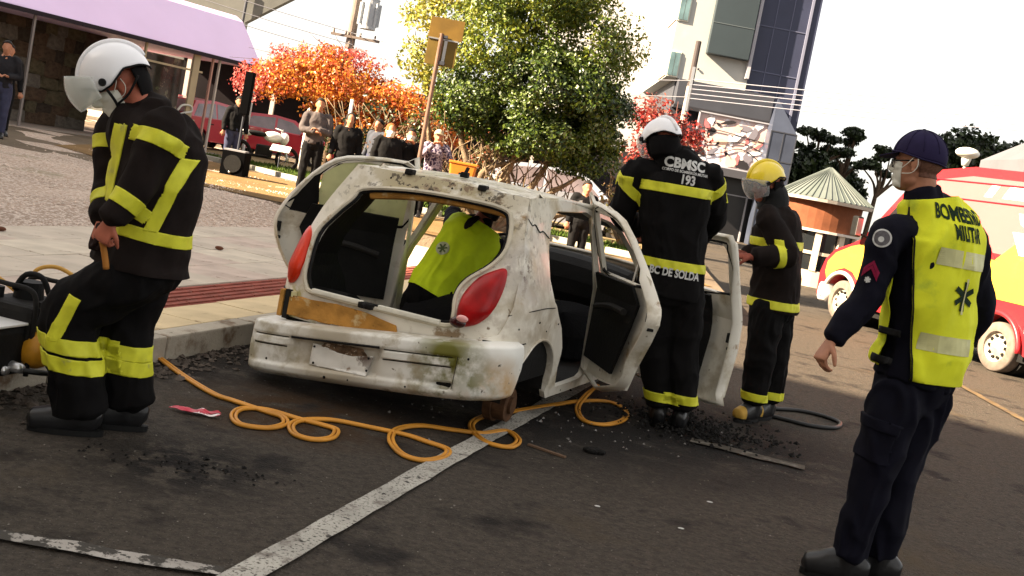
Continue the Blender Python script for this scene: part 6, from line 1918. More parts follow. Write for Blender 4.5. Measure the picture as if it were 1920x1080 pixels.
M_WIRE = mat('pale_wire', (.42, .42, .48), .5, .3); M_WIRED = mat('grey_wire', (.22, .22, .25), .6, .3)
for i, (z, l) in enumerate(((5.85, 'topmost'), (5.66, 'second from the top'), (5.50, 'middle'), (5.33, 'second from the bottom'), (5.16, 'lowest'))):
    wire((5.25, 39.85, z), (34, 44, z + 4.2 - i * .12), .35, .018, M_WIRE, f'{l} of the five overhead wires crossing the tower')
for i in range(3):
    o = wire((-22, 42, 7.6 - i * .5), (-7.9, 44.8, 5.65 - i * .45), .25, .016, M_WIRED, ('upper', 'middle', 'lower')[i] + ' wire running left from the transformer pole')
    o['group'] = 'wires left of the transformer pole'
for i in range(2):
    o = wire((-7.9, 44.8, 5.65 - i * .5), (5.25, 39.9, 5.8 - i * .6), .5, .014, M_WIRED, ('upper', 'lower')[i] + ' wire between the transformer pole and the slim pole')
    o['group'] = 'wires between the two poles'
# sign seen from behind
sg = thing('road_sign', 'olive gold back of a road sign on a leaning slim pole behind the car', 'road sign', (-1.57, 16, 0))
bm = bmesh.new(); cyl(bm, (0, 0, .1), (0, 0, 3.22), .032, .032, 12); bm_obj('pole', bm, mat('rusty_sign_pole', (.17, .10, .07), .7, .3, var=(6, .3)), sg)
M_SGN = mat('gold_sign_back', (.15, .085, .012), .55, .35, var=(5, .3)); M_SGN2 = mat('olive_sign_back', (.14, .09, .014), .55, .35, var=(5, .3))
bm = bmesh.new(); box(bm, (.05, .06, 3.30), (.50, .012, .30), bev=.004); pl_ = bm_obj('upper_plate', bm, M_SGN, sg)
bm = bmesh.new(); box(bm, (.03, .045, 2.96), (.44, .012, .40), bev=.004); bm_obj('lower_plate', bm, M_SGN2, sg)
bm = bmesh.new(); box(bm, (.075, .03, 2.98), (.045, .012, .32)); box(bm, (.03, .03, 3.14), (.44, .012, .02)); bm_obj('stiffener', bm, M_CHROME, sg)
bm = bmesh.new(); box(bm, (.03, .01, 3.18), (.12, .06, .04)); box(bm, (.05, .01, 2.80), (.12, .06, .05)); bm_obj('clamp', bm, M_DGREY, sg)
# orange litter bin
lb = thing('litter_bin', 'orange litter bin on a post behind the car roof', 'litter bin', (-1.03, 18, .3))
bm = bmesh.new()
for (x0, x1, z0, z1, y0, y1) in ((-.17, .17, .72, 1.02, -.13, .13),):
    box(bm, (0, 0, .95), (.44, .28, .32), bev=.03)
    for v in bm.verts:
        if v.co.z < .9: v.co.x *= .85; v.co.y *= .8
bm_obj('bin_body', bm, mat('orange_plastic', (.62, .20, .02), .5, .4, var=(5, .2)), lb)
bm = bmesh.new(); box(bm, (0, 0, 1.125), (.47, .31, .04), bev=.01); bm_obj('bin_lid', bm, MATS['orange_plastic'], lb)
bm = bmesh.new(); cyl(bm, (0, .18, 0), (0, .18, 1.15), .03); bm_obj('post', bm, M_DGREY, lb)
bm = bmesh.new(); box(bm, (.0, -.15, .90), (.10, .02, .14)); bm_obj('bin_clasp', bm, M_BLACKP, lb)
# loudspeaker column on its bass box
pa = thing('loudspeaker', 'black column loudspeaker on a pole over a square bass box', 'loudspeaker', (-5.62, 21.4, .3))
bm = bmesh.new(); box(bm, (0, 0, .26), (.46, .46, .50), bev=.015); bx_ = bm_obj('bass_box', bm, mat('matt_black_box', (.0025, .0025, .003), .95, .04), pa)
bm = bmesh.new(); cyl(bm, (0, -.235, .27), (0, -.245, .27), .17, .17, 24); bm_obj('grille', bm, mat('speaker_grille', (.004, .004, .004), .6, .3, bump=(200, .8, .005)), bx_)
bm = bmesh.new(); ell(bm, (-.03, -.25, .10), (.02, .008, .02)); bm_obj('badge', bm, M_CHROME, bx_)
bm = bmesh.new(); cyl(bm, (0, 0, .5), (0, 0, 1.25), .022, .022, 12); bm_obj('pole', bm, M_DGREY, pa)
bm = bmesh.new(); box(bm, (0, 0, 1.66), (.17, .17, .84), bev=.015); bm_obj('speaker_column', bm, MATS['matt_black_box'], pa)
bm = bmesh.new(); box(bm, (.0, -.08, .53), (.42, .30, .03)); bm_obj('cloth_top', bm, mat('grey_cloth', (.25, .25, .27), .8, .2), pa)
# small information board near the verge
ib = thing('information_board', 'small white tilted board on a thin post beside the verge', 'information board', (-6.1, 27.2, .34))
bm = bmesh.new(); box(bm, (0, 0, .55), (.48, .26, .03), Matrix.Rotation(R(35), 3, 'X')); bm_obj('board', bm, M_WHITEP, ib)
bm = bmesh.new(); cyl(bm, (0, .05, 0), (0, .05, .6), .02); bm_obj('post', bm, M_DGREY, ib)
bo = thing('bollard', 'short dark bollard standing in the white verge edging', 'bollard', (-6.5, 25.6, .30))
bm = bmesh.new(); cyl(bm, (0, 0, 0), (0, 0, .30), .07, .06, 12); bm_obj('post', bm, M_DGREY, bo)
bm = bmesh.new(); ell(bm, (0, 0, .31), (.07, .07, .04)); bm_obj('cap', bm, M_DGREY, bo)

# ------------------------------------------------------------ parked cars
def wheel(parent, x, y, r, w, side, tyre=M_TYRE, rim=M_STEEL, z=None, detail=True):
    z = r if z is None else z
    bm = bmesh.new()
    prof = [(-w / 2, r * .62), (-w / 2, r * .93), (-w / 2 + .02, r * .985), (-w / 2 + .05, r), (w / 2 - .05, r), (w / 2 - .02, r * .985), (w / 2, r * .93), (w / 2, r * .62)]
    seg = 36; rings = []
    for i in range(seg):
        a = 6.28318 * i / seg
        rings.append([bm.verts.new((x + px, y + pr * math.cos(a), z + pr * math.sin(a))) for px, pr in prof])
    for i in range(seg):
        A, B = rings[i], rings[(i + 1) % seg]
        for j in range(len(prof) - 1):
            bm.faces.new((A[j], A[j + 1], B[j + 1], B[j])).smooth = True
    wo = thing_part('wheel', parent)
    bm_obj('tyre', bm, tyre, wo)
    bm = bmesh.new()
    s = side
    xs = x + s * w / 2
    # dished steel rim
    prof = [(xs - s * .005, r * .64), (xs - s * .05, r * .58), (xs - s * .06, r * .40), (xs - s * .015, r * .30), (xs - s * .02, r * .16), (xs + s * .005, r * .10), (xs + s * .005, 0.001)]
    rings = []
    for i in range(seg):
        a = 6.28318 * i / seg
        rings.append([bm.verts.new((px, y + pr * math.cos(a), z + pr * math.sin(a))) for px, pr in prof])
    for i in range(seg):
        A, B = rings[i], rings[(i + 1) % seg]
        for j in range(len(prof) - 1):
            bm.faces.new((A[j], A[j + 1], B[j + 1], B[j])).smooth = True
    ro = bm_obj('rim', bm, rim, wo)
    if detail:
        for k in range(10):
            a = 6.28318 * k / 10
            bm = bmesh.new(); c_ = (xs - s * .045, y + r * .44 * math.cos(a), z + r * .44 * math.sin(a))
            box(bm, c_, (.035, r * .09, r * .13), Matrix.Rotation(-a, 3, 'X')); bm_obj('rim_slot', bm, M_BLACKP, wo)
    return wo
def thing_part(name, parent):
    o = bpy.data.objects.new(name, None); COL.objects.link(o); o.parent = parent; o.empty_display_size = .1
    return o
def parked_car(label, x, y, z, rz, paint, kind='hatch', group='cars parked behind the square'):
    root = thing('parked_car', label, 'car', (x, y, z), rz, group)
    W2, L2 = .82, 2.0
    roofp = {'hatch': [(-1.9, .95), (-1.55, 1.42), (-.6, 1.50), (.35, 1.45), (1.0, .98)], 'sedan': [(-1.35, .98), (-.9, 1.38), (-.1, 1.44), (.5, 1.38), (1.15, .98)]}[kind]
    low = [(-2.0, .35), (-2.02, .6), (-1.97, .92)] + ([(-1.9, .95)] if kind == 'hatch' else [(-1.35, .98)]) + [roofp[-1], (1.85, .82), (2.0, .62), (2.02, .35), (1.7, .22)]
    lowo = low + arch(1.3, .28, .36, 0, 180, 10) + arch(-1.3, .28, .36, 0, 180, 10) + [(-1.75, .24)]
    def solid(out, w, inset, m_, nm):
        P, T = poly2d(out, (), .3, inner=False)
        bm = bmesh.new()
        zmin, zmax = .9, 1.5
        def wx(zz): return w - inset * max(0, (zz - zmin) / (zmax - zmin))
        A = [bm.verts.new((wx(q[1]), q[0], q[1])) for q in P]; B = [bm.verts.new((-wx(q[1]), q[0], q[1])) for q in P]
        cnt = {}
        for t in T:
            bm.faces.new([A[i] for i in t]); bm.faces.new([B[i] for i in t][::-1])
            for i in range(3):
                e = tuple(sorted((t[i], t[(i + 1) % 3]))); cnt[e] = cnt.get(e, 0) + 1
        for (i, j), c in cnt.items():
            if c == 1: bm.faces.new((A[i], A[j], B[j], B[i]))
        o = bm_obj(nm, bm, m_, root)
        bv = o.modifiers.new('b', 'BEVEL'); bv.width = .035; bv.segments = 2; bv.limit_method = 'ANGLE'; bv.angle_limit = R(40)
        return o
    solid(lowo, W2, 0, paint, 'body')
    cab = solid([(q[0], q[1]) for q in ([(low[3][0], low[3][1] - .03)] + roofp[1:-1] + [(roofp[-1][0], roofp[-1][1] - .03)])], W2 - .04, .16, paint, 'cabin')
    for s in (-1, 1):
        k = roofp
        pts = [(k[0][0] + .22, .98), (k[1][0] + .12, k[1][1] - .08), (k[2][0], k[2][1] - .08), (k[2][0], .98)]
        pts2 = [(k[2][0] + .07, .98), (k[2][0] + .07, k[2][1] - .08), (k[3][0] - .05, k[3][1] - .08), (k[4][0] - .25, .98)]
        for pp in (pts, pts2):
            bm = sheet(pp, lambda yy, zz: (s * (W2 - .04 - .16 * max(0, (zz - .9) / .6) + .006), yy, zz), step=.5, thick=.006, axis=(s, 0, 0), inner=False)
            bm_obj('side_window', bm, M_WINR, root)
        for yy in (1.3, -1.3):
            wheel(root, s * (W2 - .10), yy, .29, .18, s, detail=False)
        bm = bmesh.new(); ell(bm, (s * .62, 1.93, .68), (.16, .10, .08)); bm_obj('headlight', bm, M_VISORT, root)
        bm = bmesh.new(); ell(bm, (s * .68, -1.95, .78), (.10, .08, .14)); bm_obj('tail_light', bm, M_LENS, root)
        bm = bmesh.new(); ell(bm, (s * (W2 + .07), .75, 1.0), (.08, .05, .06)); bm_obj('mirror', bm, paint, root)
        bm = bmesh.new(); box(bm, (s * (W2 + .005), .0, .78), (.02, .14, .03)); box(bm, (s * (W2 + .005), -.85, .80), (.02, .14, .03)); bm_obj('door_handle', bm, M_BLACKP, root)
    for nm, a, b in (('windscreen', k[4], k[3]), ('rear_window', k[0], k[1])):
        d = V((0, b[0] - a[0], b[1] - a[1])); nn = V((0, -d.z, d.y)) if nm == 'rear_window' else V((0, d.z * -1, d.y))
        sg_ = 1 if nm == 'windscreen' else -1
        bm = bmesh.new()
        vs = []
        for (sx, t) in ((-1, .12), (1, .12), (1, .9), (-1, .9)):
            vs.append(bm.verts.new((sx * (.66 - .10 * t), a[0] + d.y * t + sg_ * .012, a[1] + d.z * t + .012)))
        bm.faces.new(vs); bm_obj(nm, bm, M_WINR, root)
    bm = bmesh.new(); box(bm, (0, 2.03, .45), (.5, .02, .12)); bm_obj('number_plate', bm, M_PLATE, root)
    return root
parked_car('red hatchback parked beside the shop posts, left of the loudspeaker', -9.9, 33.6, .30, R(-20), M_RED)
parked_car('dark red parked saloon with pale windows right of the loudspeaker', -8.0, 34.6, .30, R(-74), M_RED, 'sedan')
parked_car('silver car parked beyond the road under the green tree branches', .95, 25.5, .22, R(-85), M_SILVER)
# motorbike by the verge
mb = thing('motorbike', 'pale motorbike parked behind the loudspeaker', 'motorbike', (-6.55, 27.4, .34), R(-60))
for y in (-.62, .62):
    wo = thing_part('wheel', mb)
    bm = bmesh.new(); tube(bm, [(0, y + .27 * math.cos(a), .30 + .27 * math.sin(a)) for a in [k * .5236 for k in range(12)]], .045, 8, 3, True); bm_obj('tyre', bm, M_TYRE, wo, True)
    bm = bmesh.new()
    for k in range(10): cyl(bm, (0, y, .30), (0, y + .25 * math.cos(k * .628), .30 + .25 * math.sin(k * .628)), .005, seg=5)
    cyl(bm, (-.06, y, .30), (.06, y, .30), .04); bm_obj('spokes', bm, M_CHROME, wo)
bm = bmesh.new(); tube(bm, [(0, .62, .30), (0, .45, .75), (0, .38, .98)], .03, 8, 4); tube(bm, [(-.30, .30, 1.02), (0, .38, 1.0), (.30, .30, 1.02)], .015, 8, 4); bm_obj('fork', bm, M_CHROME, mb)
bm = bmesh.new(); ell(bm, (0, .18, .80), (.15, .26, .14)); ell(bm, (0, .46, .80), (.14, .12, .16)); ell(bm, (0, -.55, .80), (.10, .22, .08)); bm_obj('fairing', bm, M_WHITEP, mb, True)
bm = bmesh.new(); ell(bm, (0, -.25, .82), (.13, .32, .07)); bm_obj('saddle', bm, M_BLACKP, mb, True)
bm = bmesh.new(); box(bm, (0, .0, .42), (.22, .40, .30), bev=.05); tube(bm, [(.10, .1, .3), (.12, -.3, .28), (.12, -.75, .34)], .035, 8, 4); bm_obj('engine', bm, M_BLACKM, mb)

# ------------------------------------------------------------ red fire van
VH = math.atan2(.309, .951)
van = thing('fire_van', 'large red fire service van with yellow diagonal livery and steel wheels', 'van', (6.71, 14.89, 0), VH)
# local x to its right, y forward; left side faces the picture
def vr(x, y, z): return (x, y, z)
prof = ([(-1.15, .32), (-1.2, .6), (-1.17, 1.6), (-1.10, 2.62), (-1.0, 2.74), (1.2, 2.78), (1.9, 2.70), (2.35, 2.50), (2.66, 2.26), (3.05, 1.82), (3.38, 1.44), (3.62, 1.33), (4.05, 1.18), (4.28, .98), (4.38, .72), (4.40, .36), (4.25, .28)]
        + arch(3.69, .34, .44, 0, 180, 14) + arch(0, .34, .44, 0, 180, 14) + [(-.6, .30)])
P, T = poly2d(prof, (), .16)
bm = bmesh.new()
def vx(s, z):
    return .975 + s * (.975 - .10 * max(0, (z - 1.3) / 1.5) ** 1.4 - .05 * max(0, (.7 - z) / .5))
A = [bm.verts.new((vx(-1, q[1]), q[0], q[1])) for q in P]; B = [bm.verts.new((vx(1, q[1]), q[0], q[1])) for q in P]
cnt = {}
for t in T:
    bm.faces.new([A[i] for i in t]); bm.faces.new([B[i] for i in t][::-1])
    for i in range(3):
        e = tuple(sorted((t[i], t[(i + 1) % 3]))); cnt[e] = cnt.get(e, 0) + 1
for (i, j), c in cnt.items():
    if c == 1: bm.faces.new((A[i], A[j], B[j], B[i]))
vb = bm_obj('body', bm, M_VANR, van)
bv = vb.modifiers.new('b', 'BEVEL'); bv.width = .06; bv.segments = 3; bv.limit_method = 'ANGLE'; bv.angle_limit = R(50)
def vsheet(name, out, m_, off=.006, par=van, th=.004, s=-1):
    bm = sheet(out, lambda y, z: (vx(s, z) + s * off, y, z), step=.12, thick=th, axis=(s, 0, 0))
    return bm_obj(name, bm, m_, par)
# livery, over a paler upper side that stands in for flare
vsheet('flare_washed_side', [(-1.12, 1.55), (1.25, 1.62), (2.30, 1.60), (2.40, 2.15), (2.2, 2.42), (1.8, 2.56), (1.2, 2.64), (-1.05, 2.60)], M_VANP, .004)
vsheet('yellow_band', [(2.45, .58), (2.55, 1.35), (3.30, 1.36), (3.62, 1.28), (4.02, 1.12), (4.20, .95), (4.22, .78), (4.12, .60), (4.05, .72), (3.9, .84), (3.69, .90), (3.45, .86), (3.25, .72), (3.2, .58)], M_VANY, .004)
vsheet('yellow_band', [(-.75, .98), (.10, .98), (1.5, 1.05), (1.5, 1.48), (.70, 1.50), (.32, 1.50), (-.2, 1.95), (-.75, 1.95), (-.35, 1.55)], M_VANY, .009)
vsheet('yellow_band', [(2.44, 1.05), (1.9, 1.05), (1.9, 1.48), (2.44, 1.48)], M_VANY, .009)
vsheet('dark_red_band', [(.75, 1.50), (.30, 1.50), (.42, 1.62), (1.0, 1.78), (1.15, 1.52)], mat('deep_red_livery', (.40, .015, .02), .35, .5, coat=.4), .013)
vsheet('white_wedge', [(-.95, 1.98), (-.12, 1.98), (.02, 2.04), (.10, 2.18), (-.95, 2.18)], M_WHITEP, .010)
vsheet('white_wedge', [(-.95, 1.60), (-.10, 1.62), (.12, 1.92), (-.95, 1.92)], M_WHITEP, .012)
vsheet('roof_marking', [(.86, 2.36), (.70, 2.36), (.60, 2.53), (.76, 2.53)], M_WHITEP, .010)
vsheet('roof_marking', [(.50, 2.36), (-.9, 2.36), (-.9, 2.53), (.40, 2.53)], M_WHITEP, .010)
for z0 in (2.55, 2.29): 
    bm = bmesh.new(); tube(bm, [(vx(-1, z0) - .012, y, z0) for y in (-1.1, 0, 1.5, 2.2)], .010, 6, 3); bm_obj('body_crease', bm, mat('crease_red', (.25, .01, .02), .5, .3), van)
vsheet('grey_rub_strip', [(-1.1, .62), (-.50, .62), (-.50, .76), (-1.1, .76)], mat('rub_strip_grey', (.35, .33, .33), .6, .3), .02, th=.02)
vsheet('grey_rub_strip', [(.52, .62), (1.6, .62), (1.6, .76), (.46, .76)], MATS['rub_strip_grey'], .02, th=.02)
vsheet('side_window', [(2.46, 1.50), (2.46, 2.12), (2.66, 2.10), (3.10, 1.60), (3.14, 1.50)], M_WIN, .008)
for q in ((1.52, .45), (1.88, .45), (2.44, .45)):
    bm = bmesh.new(); tube(bm, [(vx(-1, z) - .004, q[0], z) for z in (q[1], 1.0, 1.6, 2.2)], .006, 5, 3); bm_obj('door_seam', bm, M_BLACKP, van)
bm = bmesh.new()
vs = [bm.verts.new(p) for p in ((.16, 3.32, 1.50), (1.79, 3.32, 1.50), (1.70, 2.62, 2.34), (.25, 2.62, 2.34))]
for v in vs: v.co += V((0, .03, .03))
bm.faces.new(vs); bm_obj('windscreen', bm, M_WIN, van)
# arches, lamps, mirror, bumper
for yy in (0, 3.69):
    bm = bmesh.new(); tube(bm, [(-.02 + .0, yy + .47 * math.cos(R(a)), .34 + .47 * math.sin(R(a))) for a in range(0, 181, 15)], .035, 8, 2); bm_obj('wheel_arch', bm, M_VANR if yy == 0 else mat('silver_arch', (.5, .42, .36), .5, .4), van, True)
    wheel(van, .14, yy, .345, .22, -1, M_TYREG, M_STEEL); wheel(van, 1.81, yy, .345, .22, 1, M_TYREG, M_STEEL, detail=False)
    bm = bmesh.new(); cyl(bm, (.2, yy, .40), (1.75, yy, .40), .43, .43, 24); bm_obj('wheel_housing', bm, M_BLACKP, van)
bm = bmesh.new(); loft(bm, [(.05, 4.05, .42, .10, .16), (.12, 4.32, .42, .10, .18), (.6, 4.42, .42, .10, .18), (1.35, 4.42, .42, .10, .18), (1.83, 4.32, .42, .10, .18), (1.9, 4.05, .42, .10, .16)], (0, 1, 0), 4, 14, 3); bm_obj('front_bumper', bm, MATS['rub_strip_grey'], van)
for x in (.22, 1.73):
    bm = bmesh.new(); ell(bm, (x, 4.20, .92), (.17, .16, .13)); bm_obj('headlight', bm, M_VISORT, van)
bm = bmesh.new(); box(bm, (-.17, 3.36, 1.62), (.12, .16, .34), bev=.03); cyl(bm, (-.1, 3.30, 1.50), (.08, 3.25, 1.46), .02); bm_obj('mirror', bm, M_BLACKP, van)
bm = bmesh.new(); box(bm, (-.18, 3.27, 1.62), (.10, .01, .28)); bm_obj('mirror_glass', bm, M_CHROME, van)
bm = bmesh.new(); tube(bm, [(.10, 3.35, 1.46), (.17, 3.0, 1.86), (.22, 2.62, 2.27)], .035, 8, 4); bm_obj('windscreen_pillar', bm, M_VANR, van)
bm = bmesh.new(); box(bm, (.975, 1.4, .30), (1.7, 4.8, .16)); bm_obj('underbody', bm, M_BLACKP, van)

# ------------------------------------------------------------ trees
def leaf_cloud(name, parent, blobs, n, size, mats, seed, droop=.3, density_edge=.45):
    r = random.Random(seed)
    bm = bmesh.new()
    vol = [b[3] * b[4] * b[5] for b in blobs]; tot = sum(vol)
    for bi, b in enumerate(blobs):
        k = int(n * vol[bi] / tot)
        for _ in range(k):
            d = V((r.gauss(0, 1), r.gauss(0, 1), r.gauss(0, 1))).normalized()
            rr = (density_edge + (1 - density_edge) * r.random()) * (1 + .18 * noise.noise(V((d.x * 2.2 + bi, d.y * 2.2, d.z * 2.2))) + .12 * noise.noise(V((d.x * 6, d.y * 6 + bi, d.z * 6))))
            c = V((b[0] + d.x * b[3] * rr, b[1] + d.y * b[4] * rr, b[2] + d.z * b[5] * rr))
            if noise.noise(c * 2.0 + V((seed, 0, 0))) < -.22: continue
            s = size * r.uniform(.6, 1.35)
            nn = (d * .7 + V((r.uniform(-1, 1), r.uniform(-1, 1), r.uniform(-.6, 1)))).normalized()
            u = nn.orthogonal().normalized(); u = Matrix.Rotation(r.uniform(0, 6.28), 3, nn) @ u; w = nn.cross(u)
            p = [c - u * s * .5, c + w * s * .28 - u * .05 * s, c + u * s * .5 - nn * s * .12, c - w * s * .28 - u * .05 * s]
            f = bm.faces.new([bm.verts.new(q) for q in p])
            g = noise.noise(c * 1.3 + V((0, seed, 0))) * 1.1 + r.uniform(-.6, .6)
            f.material_index = max(0, min(len(mats) - 1, int((g + 1) / 2 * len(mats))))
    return bm_obj(name, bm, mats, parent)
def branches(name, parent, paths, m_):
    bm = bmesh.new()
    for pts, rr in paths:
        tube(bm, pts, rr, 8, 5)
    for v in bm.verts: v.co += V((1, 1, 0)) * noise.noise(v.co * 6) * .012
    return bm_obj(name, bm, m_, parent, True)
def grow(root, n, seed, r0, spread, rise, ends):
    r = random.Random(seed); out = []
    for e in ends:
        a = V(root); b = V(e)
        pts = [a]; k = 5
        for i in range(1, k + 1):
            t = i / k
            p = lerp(a, b, t) + V((r.uniform(-1, 1), r.uniform(-1, 1), r.uniform(-.4, 1) )) * spread * math.sin(t * 3.14) * .5
            p.z += rise * math.sin(t * 3.14) * .5
            pts.append(p)
        out.append((pts, [r0 * (1 - .8 * i / k) for i in range(k + 1)]))
    return out
def L(name, c, **k):
    mm = mat(name, c, .6, .35, **k)
    return mm
leafmat = []
def lm(name, c, tr_=.25):
    mm = mat(name, c, .38, .45)
    t = mm.node_tree; p = t.nodes['Principled BSDF']
    tl = t.nodes.new('ShaderNodeBsdfTranslucent'); tl.inputs[0].default_value = (*[min(1, x * 1.4) for x in c], 1)
    mx = t.nodes.new('ShaderNodeMixShader'); mx.inputs[0].default_value = tr_
    out = [n for n in t.nodes if n.type == 'OUTPUT_MATERIAL'][0]
    t.links.new(p.outputs[0], mx.inputs[1]); t.links.new(tl.outputs[0], mx.inputs[2]); t.links.new(mx.outputs[0], out.inputs[0])
    return mm
ORA = [lm('leaf_dark_orange', (.16, .035, .01), .3), lm('leaf_red_orange', (.42, .085, .028), .3), lm('leaf_orange', (.50, .165, .022), .35), lm('leaf_amber', (.48, .24, .04), .35), lm('leaf_coral', (.44, .14, .075), .3)]
PNK = [lm('leaf_rose', (.36, .06, .055), .3), lm('leaf_pink', (.50, .14, .12), .3), ORA[1]]
GRN = [lm('leaf_deep_green', (.012, .026, .005), .1), lm('leaf_green', (.036, .064, .008), .12), lm('leaf_mid_green', (.078, .115, .013), .15), lm('leaf_olive', (.15, .17, .016), .2), lm('leaf_yellow_green', (.19, .20, .03), .2)]
YGR = [lm('leaf_olive_gold', (.22, .20, .03), .3), GRN[4], lm('leaf_lemon', (.42, .38, .08), .3)]
REDL = [lm('leaf_brick', (.12, .018, .014), .25), lm('leaf_red', (.30, .03, .025), .25), lm('leaf_dusty_red', (.20, .065, .045), .25)]
DRK = [lm('leaf_blackish_green', (.008, .014, .005), .1), lm('leaf_pine_green', (.018, .03, .009), .1), lm('leaf_pine_light', (.04, .06, .02), .1)]
t1 = thing('maple_tree', 'broad orange autumn maple with coral outer leaves behind the car', 'tree', (-4.65, 25.5, .3))
bl = [(-1.0, 0, 2.25, 1.05, .9, .65), (.1, 0, 2.35, 1.1, 1.0, .75), (1.2, .1, 2.1, 1.05, .9, .62), (2.1, 0, 1.95, .85, .8, .5), (-.5, 0, 2.85, .7, .7, .45), (.55, 0, 1.55, 1.3, .8, .40), (1.6, 0, 1.45, .8, .6, .35), (2.75, .1, 1.75, .6, .5, .45)]
leaf_cloud('crown', t1, bl, 27000, .085, ORA, 5)
leaf_cloud('pink_outer_leaves', t1, [(-1.75, 0, 2.1, .75, .6, .55), (-1.2, 0, 2.8, .55, .5, .35), (.2, 0, 3.0, .9, .5, .25)], 4200, .08, PNK, 6)
br_ = grow((0, 0, 1.0), 6, 3, .07, .3, .3, [(-1.3, 0, 2.5), (1.2, .1, 2.4), (.1, 0, 3.0), (2.0, 0, 2.1), (-.6, .2, 2.9), (2.6, -.2, 1.4)])
branches('trunk', t1, [([V((0, 0, -.1)), V((.02, 0, .5)), V((0, 0, 1.1))], [.11, .09, .08])] + br_, M_BARK)
branches('bare_twigs', t1, grow((0.1, 0, 2.6), 5, 9, .015, .2, .1, [(-.3, 0, 3.5), (.1, .1, 3.7), (-.9, 0, 3.4), (-2.6, 0, 2.5), (-2.2, 0, 2.8)]), M_BARK)
t2 = thing('broadleaf_tree', 'large glossy green and yellow green tree with many low stems beyond the car', 'tree', (-.35, 20, .25))
bl = [(-.1, 0, 4.6, 1.45, 1.3, 1.0), (1.0, 0, 3.7, 1.1, 1.0, .9), (-.7, -.1, 3.4, 1.05, 1.0, .85), (.5, -.2, 2.75, 1.35, 1.1, .85), (1.45, 0, 2.4, .75, .8, .75), (-.9, 0, 2.35, .75, .8, .7), (.3, -.3, 1.9, 1.2, .9, .45), (1.3, 0, 1.65, .75, .6, .4), (.4, 0, 5.6, 1.0, 1.0, .7)]
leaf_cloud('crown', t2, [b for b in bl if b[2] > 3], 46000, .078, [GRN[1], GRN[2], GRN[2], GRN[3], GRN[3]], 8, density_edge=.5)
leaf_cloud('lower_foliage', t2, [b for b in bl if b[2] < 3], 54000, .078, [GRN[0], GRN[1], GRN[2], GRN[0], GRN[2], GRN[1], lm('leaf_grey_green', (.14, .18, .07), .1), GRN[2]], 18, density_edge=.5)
st_ = [((-.25, 0, -.1), (-.45, 0, .75), (-.35, 0, 1.15), (.3, 0, 1.45)), ((-.2, 0, -.1), (.2, -.1, .55), (.75, -.1, .85), (1.35, -.1, 1.35)), ((-.25, 0, -.1), (-.1, 0, .8), (.1, 0, 1.6), (.1, 0, 3.2)), ((-.25, 0, -.1), (-.6, 0, .9), (-.95, 0, 1.7), (-1.0, 0, 2.6)),
      ((-.1, 0, -.1), (.35, 0, .7), (.6, 0, 1.2), (1.0, 0, 2.2)), ((.0, 0, 0), (.9, 0, .5), (1.5, 0, .75), (1.9, 0, 1.0)), ((-.2, .2, 0), (-.9, .1, .7), (-1.4, .1, 1.2), (-1.6, 0, 1.9)), ((-.15, .1, 0), (.05, 0, .9), (-.2, .1, 1.5), (-.5, 0, 2.4))]
branches('trunk', t2, [([V(p) for p in s], [.10, .075, .055, .025]) for s in st_], M_BARKP)
rb = random.Random(31)
tw = []
for i in range(70):
    a = V((rb.uniform(-1.4, 1.5), rb.uniform(-.5, .6), rb.uniform(.3, 1.2)))
    tw.append(([a, a + V((rb.uniform(-.2, .2), 0, rb.uniform(.1, .35))), a + V((rb.uniform(-.4, .4), rb.uniform(-.2, .2), rb.uniform(.4, .9)))], [.018, .012, .005]))
branches('twigs', t2, tw, M_BARKP)
# pale yellow tree behind, twiggy dark shrubs around its foot
t3 = thing('yellowing_tree', 'thin yellow green tree behind the road sign', 'tree', (-2.9, 28.5, .3))
leaf_cloud('crown', t3, [(0, 0, 3.6, .95, .8, .75), (-.2, 0, 4.6, .9, .8, .7), (.5, 0, 5.3, 1.0, .8, .6), (.3, 0, 2.9, .8, .7, .5)], 6500, .12, YGR, 12)
branches('trunk', t3, [([V((0, 0, -.1)), V((0, 0, 1.5)), V((.1, 0, 3))], [.10, .08, .06])] + grow((.1, 0, 2.6), 5, 4, .04, .2, .2, [(-.6, 0, 4.2), (.7, 0, 4.6), (0, 0, 5.3)]), M_BARK)
t4 = thing('red_leaved_tree', 'small twiggy red leaved tree right of the green tree', 'tree', (3.75, 32, .0))
leaf_cloud('crown', t4, [(-.5, 0, 3.7, .85, .7, .75), (.3, 0, 3.4, .8, .7, .75), (.9, 0, 3.3, .55, .5, .5), (-.4, 0, 2.6, .9, .7, .7), (.3, 0, 2.4, .6, .6, .6)], 3600, .13, REDL, 15, density_edge=.2)
branches('trunk', t4, [([V((0, 0, -.1)), V((0, 0, 1.2)), V((0, 0, 2))], [.10, .08, .06])] + grow((0, 0, 1.8), 5, 4, .03, .3, .2, [(-1.1, 0, 3.6), (-.6, 0, 4.4), (.2, 0, 4.3), (.9, 0, 3.7), (1.2, 0, 3.1), (-.9, .1, 2.7), (-.2, 0, 3.9), (.6, 0, 3.9)]), mat('reddish_bark', (.20, .10, .09), .9, .1))
